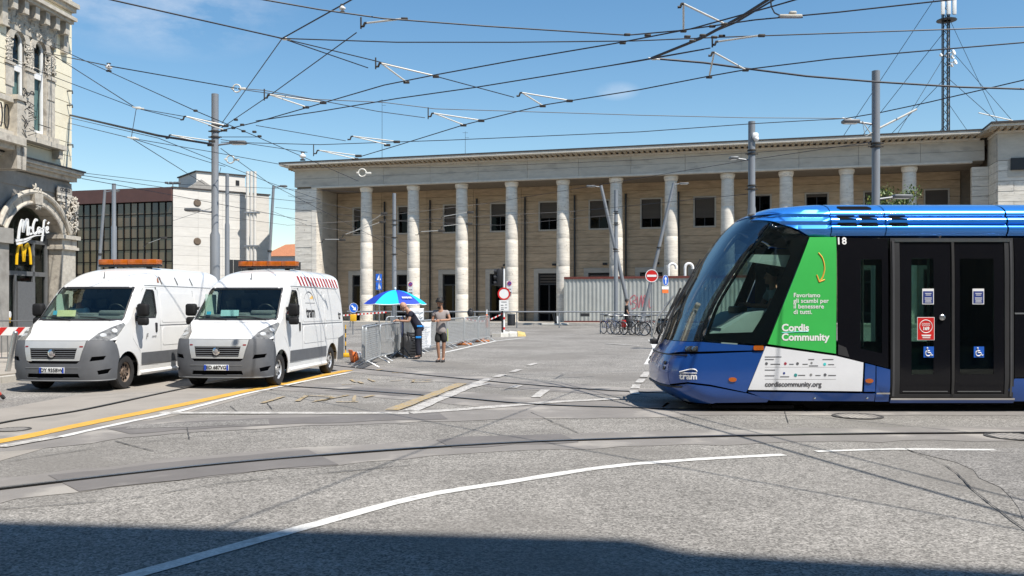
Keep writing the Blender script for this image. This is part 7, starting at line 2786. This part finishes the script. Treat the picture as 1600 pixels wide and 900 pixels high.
MB().cyl((0, 0, 0), (0, 0, uz + HU + .05), .02, n=10).ball((0, 0, uz + HU + .05), .035, 10, 6).build('pole', M_white, t)
MB().lathe([(.25, 0), (.25, .06), (.05, .1), (.05, .3), (.025, .3)], 18).build('foot', M_black, t)

# ------------------------------------------------------------------ bicycles, rack and scooter
def ring(mb, R_, r_, K_, n=28):
    mb.tube([(R_ * math.cos(2 * PI * i / n), 0, R_ * math.sin(2 * PI * i / n)) for i in range(n)], r_, 6, closed=True, M=K_)


def bike(label, loc, rz, m, steer=0., lean=0., basket=False, bag=None):
    t = thing('bicycle', label, 'bicycle', loc, rz, 'bicycles at the rack')
    t.rotation_euler = (R(lean), 0, rz)
    for x, K_ in ((-.52, Tm(-.52, 0, .335)), (.54, Tm(.54, 0, .335, 0, 0, steer))):
        w = MB()
        ring(w, .318, .017, K_)
        wo = w.build('wheel', M_rubber, t)
        q = MB()
        ring(q, .298, .008, K_)
        for i in range(14):
            a = 2 * PI * i / 14
            q.cyl((0, .02 * (-1) ** i, 0), (.298 * math.cos(a), 0, .298 * math.sin(a)), .0018, n=3, M=K_)
        q.cyl((0, -.05, 0), (0, .05, 0), .018, n=8, M=K_)
        q.build('rim', M_stainless, wo)
        q = MB()
        q.tube([(.345 * math.cos(a), 0, .345 * math.sin(a)) for a in [R(20 + 140 * i / 10) for i in range(11)]], .014, 5, M=K_)
        q.build('mudguard', m, wo)
    bb, st_, hd0, hd1 = Vector((-.08, 0, .29)), Vector((-.22, 0, .80)), Vector((.40, 0, .62)), Vector((.36, 0, .84))
    f = MB()
    for a, b, r_ in ((bb, st_, .017), (st_ * .96 + Vector((0, 0, .0)), hd1 - Vector((0, 0, .08)), .015), (bb, hd0, .018), (hd0, hd1, .019)):
        f.cyl(a, b, r_, n=8)
    for s_ in (-.05, .05):
        f.cyl((-.52, s_, .335), bb, .010, n=6).cyl((-.52, s_, .335), st_ - Vector((0, 0, .08)), .009, n=6)
    f.build('frame', m, t)
    f = MB()
    for s_ in (-.055, .055):
        f.tube([(.54, s_, .335), (.44, s_, .56), (.405, 0, .62)], .012, 6)
    f.build('fork', m, t)
    MB().cyl(st_ - Vector((0, 0, .03)), (-.26, 0, .93), .013, n=8).build('seat_post', M_stainless, t)
    sd_ = MB()
    sd_.add([(-.42, -.09, .95), (-.42, .09, .95), (-.28, .07, .97), (-.10, .02, .95), (-.10, -.02, .95), (-.28, -.07, .97), (-.40, -.06, .90), (-.40, .06, .90), (-.12, .0, .92)],
            [(0, 5, 2, 1), (5, 4, 3, 2), (0, 1, 7, 6), (1, 2, 3, 8, 7), (0, 6, 8, 4, 5), (6, 7, 8), (3, 4, 8)])
    sd_.build('saddle', M_black, t)
    h = MB()
    h.cyl(hd1, hd1 + Vector((-.02, 0, .12)), .012, n=8)
    h.tube([(.20, -.27, .98), (.30, -.24, 1.0), (.35, -.05, .97), (.35, .05, .97), (.30, .24, 1.0), (.20, .27, .98)], .012, 6)
    h.build('handlebar', M_stainless, t)
    c_ = MB()
    ring(c_, .09, .006, Tm(-.08, -.05, .29), 16)
    c_.tube([(-.08, -.06, .29), (-.08, -.07, .13)], .010, 5).tube([(-.08, .06, .29), (-.08, .07, .45)], .010, 5)
    c_.bbox(-.13, -.03, -.16, -.07, .115, .135, .005).bbox(-.13, -.03, .07, .16, .445, .465, .005)
    c_.build('crank', M_clamp, t)
    ra_ = MB()
    ra_.tube([(-.70, -.05, .72), (-.28, -.05, .72)], .008, 5).tube([(-.70, .05, .72), (-.28, .05, .72)], .008, 5).tube([(-.52, -.06, .34), (-.62, -.05, .72)], .008, 5).tube([(-.52, .06, .34), (-.62, .05, .72)], .008, 5)
    ra_.build('carrier', M_clamp, t)
    if basket:
        b_ = MB()
        for i in range(5):
            z_ = .72 + i * .055
            b_.tube([(.42, -.16, z_), (.70, -.16, z_), (.70, .16, z_), (.42, .16, z_)], .006, 4, closed=True)
        for i in range(8):
            b_.cyl((.42 + .04 * i, -.16, .70), (.42 + .04 * i, -.16, .95), .005, n=4).cyl((.42 + .04 * i, .16, .70), (.42 + .04 * i, .16, .95), .005, n=4)
        b_.build('basket', M_darkmetal, t)
    if bag:
        MB().bbox(-.62, -.34, -.16, -.06, .38, .74, .03).build('pannier_bag', bag, t)
    return t


M_bk = [mat('blue bike paint', (.03, .08, .25), .4, coat=.5), mat('black bike paint', (.015, .015, .017), .35, coat=.5), mat('grey bike paint', (.30, .30, .31), .4, .3), mat('white bike paint', (.6, .6, .6), .4)]
bz = 45.0
for px, zz_, rz, m, lb, kw in ((952, 46.0, -62, M_bk[0], 'blue bicycle at the end of the rack, furthest from the tram', dict(steer=.3)),
                              (964, 45.4, -58, M_bk[2], 'grey bicycle second in the rack beside the blue one', dict(lean=5)),
                              (976, 45.0, -66, M_bk[1], 'black bicycle with a front basket in the rack', dict(basket=True, steer=-.4)),
                              (986, 44.6, -55, M_bk[1], 'black bicycle with a red pannier bag in the rack', dict(bag=M_red, lean=-5)),
                              (997, 44.3, -60, M_bk[3], 'white bicycle in the rack before the leaning post feet', dict(steer=.4)),
                              (1006, 44.8, -52, M_bk[2], 'silver grey bicycle just before the no entry post', dict(lean=6)),
                              (1022, 43.6, -24, M_bk[1], 'dark bicycle seen nearly side-on behind the no entry post', dict(steer=.2))):
    p = onG(px, zz_)
    bike(lb, p, R(rz), m, **kw)
t = thing('bike_rack', 'grey tubular bicycle rack beside the hoarding', 'bike rack', (0, 0, 0))
p0, p1 = onG(938, 46.6), onG(1052, 44.0)
MB().tube([p0, p0 + Vector((0, 0, 1.0)), p1 + Vector((0, 0, 1.0)), p1], .03, 8).build('rail', M_steelp, t)
for i in range(1, 6):
    q = p0.lerp(p1, i / 6)
    MB().cyl(q, q + Vector((0, 0, .98)), .022, n=8).build('post', M_steelp, t)
t = thing('motor_scooter', 'dark motor scooter with a windshield parked at the rack end by the tram', 'scooter', onG(1043, 45.2), R(-60))
for x in (-.62, .64):
    w = MB().lathe([(.13, -.05), (.2, -.06), (.235, -.03), (.235, .03), (.2, .06), (.13, .05)], 20, Tm(x, 0, .235, PI / 2)).build('wheel', M_rubber, t)
    MB().lathe([(.001, -.03), (.13, -.04), (.13, .04), (.001, .03)], 16, Tm(x, 0, .235, PI / 2)).build('rim', M_stainless, w)
MB().bbox(-.75, -.05, -.17, .17, .38, .72, .09).bbox(-.1, .38, -.16, .16, .22, .34, .04).bbox(.30, .55, -.2, .2, .3, .95, .07).bbox(.45, .85, -.09, .09, .42, .52, .03).build('body', mat('black scooter paint', (.02, .02, .022), .25, coat=1), t)
MB().bbox(-.72, .0, -.14, .14, .72, .82, .04).build('seat', M_rubber, t)
MB().tube([(.35, -.3, 1.05), (.40, 0, 1.0), (.35, .3, 1.05)], .018, 6).cyl((.6, 0, .3), (.4, 0, 1.0), .025).build('handlebar', M_black, t)
MB().bbox(.50, .56, -.18, .18, .72, .86, .02).build('headlight', M_lens, t)
m = MB()
m.add([(.46, -.22, .98), (.46, .22, .98), (.36, .2, 1.4), (.36, -.2, 1.4)], [(0, 1, 2, 3)])
m.build('windshield', glass('scooter windshield', (.8, .85, .85)), t)
# ------------------------------------------------------------------ people
def skin_grow(nodes, edges, root, sub=2):
    "grow a smooth skin over a skeleton: nodes {name: (x, y, z, r)}"
    names = list(nodes)
    me = bpy.data.meshes.new('skeleton')
    me.from_pydata([nodes[n][:3] for n in names], [(names.index(a), names.index(b)) for a, b in edges], [])
    o = bpy.data.objects.new('skeleton', me)
    COL.objects.link(o)
    md = o.modifiers.new('skin', 'SKIN')
    md.use_smooth_shade = True
    md.branch_smoothing = .6
    sl = me.skin_vertices[0].data
    for i, n in enumerate(names):
        r = nodes[n][3]
        ry_ = nodes[n][4] if len(nodes[n]) > 4 else r
        sl[i].radius = (r, ry_)
        sl[i].use_root = (n == root)
    ss_ = o.modifiers.new('sub', 'SUBSURF')
    ss_.levels = ss_.render_levels = sub
    dg = bpy.context.evaluated_depsgraph_get()
    dg.update()
    m2_ = bpy.data.meshes.new_from_object(o.evaluated_get(dg))
    vs = [v.co.copy() for v in m2_.vertices]
    fs = [tuple(p.vertices) for p in m2_.polygons]
    bpy.data.objects.remove(o)
    bpy.data.meshes.remove(me)
    bpy.data.meshes.remove(m2_)
    return vs, fs


def hand(mb, w, d, nrm, sgn):
    "palm with five curled fingers; w wrist, d pointing direction, nrm back-of-hand normal"
    d = d.normalized()
    side = d.cross(nrm).normalized() * sgn
    nrm = nrm.normalized()
    mb.tube([w, w + d * .045, w + d * .085], [.026, .036, .034], 8)
    for i, (o_, L_) in enumerate(((-.027, .062), (-.009, .074), (.009, .069), (.026, .055))):
        a = w + d * .08 + side * o_
        b = a + d * L_ * .5 - nrm * .012
        c_ = b + d * L_ * .35 - nrm * .028
        mb.tube([a, b, c_], [.010, .009, .007], 6)
    a = w + d * .03 - side * .028
    mb.tube([a, a - side * .025 + d * .025 - nrm * .01, a - side * .022 + d * .055 - nrm * .02], [.012, .010, .008], 6)


def head_bits(mb, c, fwd, up_):
    "nose, ears, brow and lips around a skull centred at c"
    fwd, up_ = fwd.normalized(), up_.normalized()
    rt_ = fwd.cross(up_).normalized()
    mb.tube([c + fwd * .092 + up_ * .018, c + fwd * .115 - up_ * .018, c + fwd * .094 - up_ * .028], [.009, .016, .014], 6)
    for s_ in (-1, 1):
        mb.ball(c + rt_ * s_ * .083 - up_ * .01, .022, 8, 5, (.5, .7, 1.2))
        mb.ball(c + fwd * .083 + rt_ * s_ * .035 + up_ * .028, .017, 7, 5, (1, .8, .6))
    mb.tube([c + fwd * .092 - up_ * .058 - rt_ * .022, c + fwd * .099 - up_ * .055, c + fwd * .092 - up_ * .058 + rt_ * .022], [.007, .010, .007], 6)
    mb.ball(c + fwd * .075 - up_ * .09, .028, 8, 5)


def eyes(parent, c, fwd, up_):
    rt_ = fwd.cross(up_).normalized()
    m = MB()
    for s_ in (-1, 1):
        m.ball(c + fwd.normalized() * .094 + rt_ * s_ * .034 + up_.normalized() * .022, .009, 6, 4)
    m.build('eyes', M_black, parent)


LIMBS = [('pelvis', 'waist'), ('waist', 'chest'), ('chest', 'neck0'), ('neck0', 'neck'), ('neck', 'jaw'), ('jaw', 'skull'), ('chest', 'shl'), ('shl', 'ell'), ('ell', 'wrl'), ('chest', 'shr'), ('shr', 'elr'), ('elr', 'wrr'),
         ('pelvis', 'hpl'), ('hpl', 'knl'), ('knl', 'anl'), ('anl', 'tol'), ('pelvis', 'hpr'), ('hpr', 'knr'), ('knr', 'anr'), ('anr', 'tor')]
RAD = dict(pelvis=.135, waist=.125, chest=.145, neck0=.075, neck=.056, jaw=.066, skull=.096, shl=.062, ell=.044, wrl=.029, shr=.062, elr=.044, wrr=.029, hpl=.088, knl=.056, anl=.037, tol=.034, hpr=.088, knr=.056, anr=.037, tor=.034)


def person(label, loc, rz, J, fwd, up_, shirt, lower, shoe, hair=None, shorts=False, sleeve=.55, hands=True, scale=1., skinm=None, seated=False):
    skinm = skinm or M_skin
    t = thing('person', label, 'person', loc, rz)
    t.scale = (scale,) * 3
    nd = {k: (*J[k], RAD[k] - (.03 if k in ('pelvis', 'waist', 'chest') else .02 if k[:2] in ('hp', 'sh') else 0)) for k in J if k not in ('jaw', 'skull')}
    ed = [(a, b) for a, b in LIMBS if a in nd and b in nd]
    mb = MB()
    mb.tube([Vector(J['neck0']).lerp(Vector(J['chest']), .2), Vector(J['neck']), Vector(J['neck']).lerp(Vector(J['skull']), .7)], [.066, .058, .056], 12)
    mb.add(*skin_grow(nd, ed, 'pelvis'))
    sk = Vector(J['skull'])
    u_, f_ = up_.normalized(), fwd.normalized()
    Kh = Matrix((f_.cross(u_).normalized(), f_, u_)).transposed().to_4x4()
    Kh.translation = sk - u_ * .025
    mb.ball((0, -.005, .01), .105, 16, 12, (.80, .93, 1.10), Kh).ball((0, .028, -.065), .066, 14, 10, (.95, .95, 1.0), Kh)
    head_bits(mb, sk - up_.normalized() * .03, fwd, up_)
    if hands:
        for s_, w, e in ((-1, 'wrl', 'ell'), (1, 'wrr', 'elr')):
            d = Vector(J[w]) - Vector(J[e])
            hand(mb, Vector(J[w]) + d.normalized() * .01, d, Vector((0, .2, 1)), s_)
    mb.build('body', skinm, t, ang=80)
    eyes(t, sk - up_.normalized() * .03, fwd, up_)
    # shirt
    sn = {k: (*J[k], RAD[k] + .022) for k in ('pelvis', 'waist', 'chest', 'neck0')}
    pe, wa = Vector(J['pelvis']), Vector(J['waist'])
    sn['pelvis'] = (*(pe + (pe - wa) * 1.15), RAD['pelvis'] + .03)
    sn['neck0'] = (*(Vector(J['chest']).lerp(Vector(J['neck0']), .75)), .085)
    sn['chest'] = (*J['chest'], RAD['chest'] + .045)
    se = [('pelvis', 'waist'), ('waist', 'chest'), ('chest', 'neck0')]
    for s_ in 'lr':
        sh_, el = Vector(J['sh' + s_]), Vector(J['el' + s_])
        sn['sh' + s_] = (*sh_, RAD['sh' + s_] + .022)
        sn['sl' + s_] = (*sh_.lerp(el, sleeve), .062)
        se += [('chest', 'sh' + s_), ('sh' + s_, 'sl' + s_)]
    MB().add(*skin_grow(sn, se, 'pelvis')).build('shirt', shirt, t, ang=80)
    # trousers or shorts
    tn = {'pelvis': (*J['pelvis'], RAD['pelvis'] + .005), 'top': (*(Vector(J['pelvis']).lerp(Vector(J['waist']), .35)), RAD['waist'] - .005)}
    te = [('pelvis', 'top')]
    for s_ in 'lr':
        h, k, a = (Vector(J[q + s_]) for q in ('hp', 'kn', 'an'))
        tn['hp' + s_] = (*h, .112)
        if shorts:
            tn['md' + s_] = (*h.lerp(k, .5), .102)
            tn['en' + s_] = (*h.lerp(k, .92), .098)
            te += [('pelvis', 'hp' + s_), ('hp' + s_, 'md' + s_), ('md' + s_, 'en' + s_)]
        else:
            tn['kn' + s_] = (*k, .078)
            tn['an' + s_] = (*k.lerp(a, 1.0), .062)
            te += [('pelvis', 'hp' + s_), ('hp' + s_, 'kn' + s_), ('kn' + s_, 'an' + s_)]
    MB().add(*skin_grow(tn, te, 'pelvis')).build('shorts' if shorts else 'trousers', lower, t, ang=80)
    for s_ in 'lr':
        a, to = Vector(J['an' + s_]), Vector(J['to' + s_])
        d = (to - a)
        d.z = 0
        d.normalize()
        f0 = Vector((a.x, a.y, to.z))
        m = MB()
        m.add(*skin_grow({'heel': (*(f0 - d * .05 + Vector((0, 0, .012))), .045), 'mid': (*(f0 + d * .07), .046, .042), 'toe': (*(f0 + d * .16 - Vector((0, 0, .006))), .038, .032), 'cuff': (*(a.lerp(f0, .35)), .045)}, [('heel', 'mid'), ('mid', 'toe'), ('heel', 'cuff')], 'heel'))
        m.build('shoe', shoe, t, ang=80)
    if hair:
        q = MB()
        u = up_.normalized()
        fw = fwd.normalized()
        rt_ = fw.cross(u).normalized()
        Mx = Matrix((rt_, fw, u)).transposed().to_4x4()
        Mx.translation = sk
        n, k = 16, 8
        vs = []
        for i in range(k + 1):
            th = PI * .60 * i / k
            for j in range(n):
                a = 2 * PI * j / n
                front = max(0, math.sin(a))
                th2 = th * (1 - .42 * front)
                r_ = .116 + .010 * math.sin(5 * a + i) + .006 * math.sin(9 * a)
                vs.append(Mx @ Vector((r_ * math.sin(th2) * math.cos(a) * .92, r_ * math.sin(th2) * math.sin(a) * 1.02, r_ * math.cos(th2) * 1.08 + .004)))
        q.add(vs, [(i * n + j, i * n + (j + 1) % n, (i + 1) * n + (j + 1) % n, (i + 1) * n + j) for i in range(k) for j in range(n)])
        q.build('hair', hair, t, ang=80)
    return t


M_navy = mat('navy work cloth', (.012, .012, .026), .85, var=.25, scale=9)
M_navy2 = mat('navy work trousers', (.014, .015, .026), .85, var=.25, scale=9)
M_taupe = mat('grey brown shirt', (.32, .285, .275), .9, var=.12, scale=7)
M_shorts = mat('black shorts', (.018, .018, .018), .8, var=.25, scale=9)
M_shoe = mat('dark shoes', (.05, .045, .045), .7, var=.3, scale=14)
M_hair = mat('dark hair', (.012, .010, .009), .6, var=.3, scale=30, bump=.4)
M_tan = mat('tanned skin', (.36, .19, .12), .6, var=.08, scale=20)

# man with the phone: stands facing the camera, head bent
J = dict(pelvis=(0, 0, .94), waist=(0, -.01, 1.10), chest=(0, .0, 1.31), neck0=(0, .0, 1.46), neck=(-.01, -.03, 1.53), jaw=(-.02, -.075, 1.585), skull=(-.025, -.06, 1.665),
         shl=(-.175, .0, 1.41), ell=(-.235, -.03, 1.14), wrl=(-.075, -.25, 1.15), shr=(.175, .0, 1.41), elr=(.265, -.05, 1.17), wrr=(.03, -.27, 1.16),
         hpl=(-.09, 0, .88), knl=(-.085, -.02, .50), anl=(-.06, .03, .09), tol=(-.09, -.06, .045), hpr=(.09, 0, .88), knr=(.085, -.01, .50), anr=(.06, .02, .09), tor=(.06, -.09, .045))
c = gp(689, 566)
pm = person('man in grey brown shirt and black shorts standing with a phone in his hands', c, R(-8), J, Vector((-.15, -.85, -.55)), Vector((-.05, -.5, .85)), M_taupe, M_shorts, M_shoe, M_hair, shorts=True, skinm=M_tan, scale=1.04)
o = MB().bbox(-.075, .005, -.385, -.295, 1.165, 1.18, .004, Tm(0, 0, 0)).build('phone', M_white, loc=c, rot=(0, 0, R(-8)))
tag(o, 'pale phone held by the man in shorts', 'phone')
# beard and shorts trim
f_, u_ = Vector((-.15, -.85, -.55)).normalized(), Vector((-.05, -.5, .85)).normalized()
q = MB().ball(Vector((-.025, -.06, 1.64)) + f_ * .075 - u_ * .105, .05, 10, 7, (1.1, .7, .75)).build('beard', M_hair, pm)
m = MB().tube([(.19, -.03, .93), (.205, -.05, .75), (.2, -.05, .58)], .012, 5)
m.build('pale_side_piping', mat('lime piping', (.45, .55, .12), .7), pm)
# bending man: leans forward to the barrier on his right, seen from the side
J = dict(pelvis=(0, .0, .93), waist=(0, -.09, 1.08), chest=(0, -.20, 1.25), neck0=(0, -.29, 1.39), neck=(0, -.34, 1.44), jaw=(0, -.44, 1.445), skull=(0, -.43, 1.525),
         shl=(-.17, -.24, 1.34), ell=(-.20, -.33, 1.08), wrl=(-.12, -.55, 1.10), shr=(.17, -.24, 1.34), elr=(.21, -.30, 1.08), wrr=(.10, -.55, 1.10),
         hpl=(-.09, .02, .88), knl=(-.10, -.0, .49), anl=(-.11, .08, .09), tol=(-.11, -.02, .045), hpr=(.09, .02, .88), knr=(.10, -.03, .49), anr=(.10, -.02, .09), tor=(.10, -.12, .045))
c = gp(653, 561)
pm = person('bald man in dark navy work clothes bending over the barrier under the parasol', c, R(-72), J, Vector((0, -.82, -.57)), Vector((0, -.57, .82)), M_navy, M_navy2, M_shoe, None, skinm=M_skin, scale=1.06)
M_sky = mat('bright blue patch', (.02, .28, .75), .7)
MB().bbox(.12, .15, -.06, .10, .915, .965, .008).bbox(-.06, .12, .13, .15, .90, .96, .008).build('blue_pocket_trim', M_sky, pm)
MB().bbox(.165, .185, -.10, .06, .60, .655, .006).build('blue_knee_trim', M_sky, pm)
# figure in black by the hoarding
J = dict(pelvis=(0, 0, .94), waist=(0, -.0, 1.10), chest=(0, .0, 1.31), neck0=(0, .0, 1.46), neck=(0, -.01, 1.53), jaw=(0, -.04, 1.60), skull=(0, -.02, 1.68),
         shl=(-.175, .0, 1.41), ell=(-.22, .03, 1.13), wrl=(-.20, -.10, .90), shr=(.175, .0, 1.41), elr=(.22, .02, 1.13), wrr=(.20, -.10, .90),
         hpl=(-.09, 0, .88), knl=(-.09, -.10, .50), anl=(-.09, -.05, .09), tol=(-.09, -.17, .045), hpr=(.09, 0, .88), knr=(.09, .03, .50), anr=(.09, .15, .10), tor=(.09, .04, .045))
c = onG(979, 52)
person('person in black clothes walking behind the parked bicycles', c, R(95), J, Vector((0, -1, 0)), Vector((0, 0, 1)), mat('black coat', (.012, .012, .013), .9), mat('black coat'), M_shoe, M_hair, sleeve=.95)
# black bag tied to the railing
c = onG(728, 50)
o = MB().ball((0, 0, 0), .22, 12, 8, (.9, .6, 1.1)).ball((.05, -.02, .2), .09, 8, 6).build('bag', MATS['black sheeting'], loc=(c.x, 55.4, 1.25))
tag(o, 'small black bag tied to the long railing behind the barriers', 'bag')
# tram driver and van driver, seated
JS = dict(pelvis=(0, 0, 0.12), waist=(0, .02, .27), chest=(0, .0, .48), neck0=(0, -.01, .63), neck=(0, -.03, .70), jaw=(0, -.07, .77), skull=(0, -.05, .85),
          shl=(-.18, -.01, .58), ell=(-.23, -.16, .33), wrl=(-.14, -.42, .36), shr=(.18, -.01, .58), elr=(.23, -.16, .33), wrr=(.14, -.42, .36),
          hpl=(-.10, -.02, .10), knl=(-.12, -.44, .12), anl=(-.12, -.48, -.30), tol=(-.12, -.60, -.36), hpr=(.10, -.02, .10), knr=(.12, -.44, .12), anr=(.12, -.48, -.30), tor=(.12, -.60, -.36))
TM = Matrix.Translation((NOSE, 14.7, 0)) @ Matrix.Rotation(R(-90), 4, 'Z')
c = TM @ Vector((.15, 1.95, 1.28))
person('tram driver in a pale grey green shirt seated behind the slanted windscreen', c, R(-90), JS, Vector((0, -1, -.1)), Vector((0, 0, 1)), mat('pale grey green shirt', (.42, .52, .48), .85), M_navy2, M_shoe, M_hair, sleeve=.6)
VM = v1.matrix_basis
c = VM @ Vector((-.62, 1.80, 1.02))
person('person in a pale blue shirt seated in the van beside the corner building', c, VAN1_R, JS, Vector((.2, -1, 0)), Vector((0, 0, 1)), mat('pale blue shirt', (.35, .55, .75), .85), M_navy2, M_shoe, M_hair, sleeve=.6, scale=.95, skinm=M_tan)

# ------------------------------------------------------------------ building behind the camera that shades the road
bh = thing('shading_building', 'tall pale building across the road that throws its shadow over the tarmac', 'building', (0, 0, 0))
M_bh = mat('ochre render', (.30, .25, .19), .85, var=.08, world=True)
SH = 22.0
ofs = Vector((sd.x, sd.y)).normalized() * (SH / math.tan(R(SUN_EL)))
pA, pB, pC = gp(-300, 806), gp(985, 842), gp(1690, 897)
pB2 = gp(1000, 858)
edge = [Vector((p.x, p.y)) + ofs for p in (pA, pB, pB2, pC)]
edge[0] = edge[0] + (edge[0] - edge[1]).normalized() * 26
back = [e + Vector((2.0, -12.0)) for e in edge]
eb = MB()
outl = edge + [edge[-1] + Vector((14, -2.2)), edge[-1] + Vector((16, -14)), edge[0] + Vector((1, -12))]
n = len(outl)
eb.add([(p.x, p.y, 0) for p in outl] + [(p.x, p.y, SH) for p in outl], [(i, (i + 1) % n, (i + 1) % n + n, i + n) for i in range(n)] + [tuple(range(n, 2 * n))])
eb.build('wall', M_bh, bh, smooth=False)
dE = (edge[1] - edge[0]).normalized()
nE = Vector((-dE.y, dE.x))
L_ = (edge[1] - edge[0]).length
for fl_ in range(5):
    for i in range(int(L_ / 2.6)):
        q = edge[0] + dE * (1.3 + i * 2.6)
        K_ = Matrix.Translation((q.x, q.y, 4.5 + fl_ * 3.5)) @ Matrix.Rotation(math.atan2(dE.y, dE.x), 4, 'Z')
        w = MB().box(-.65, .65, .0, .06, -.1, 2.0, K_).build('window', M_white, bh)
        MB().box(-.55, .55, .061, .07, 0, 1.9, K_).build('pane', M_glassb, w)
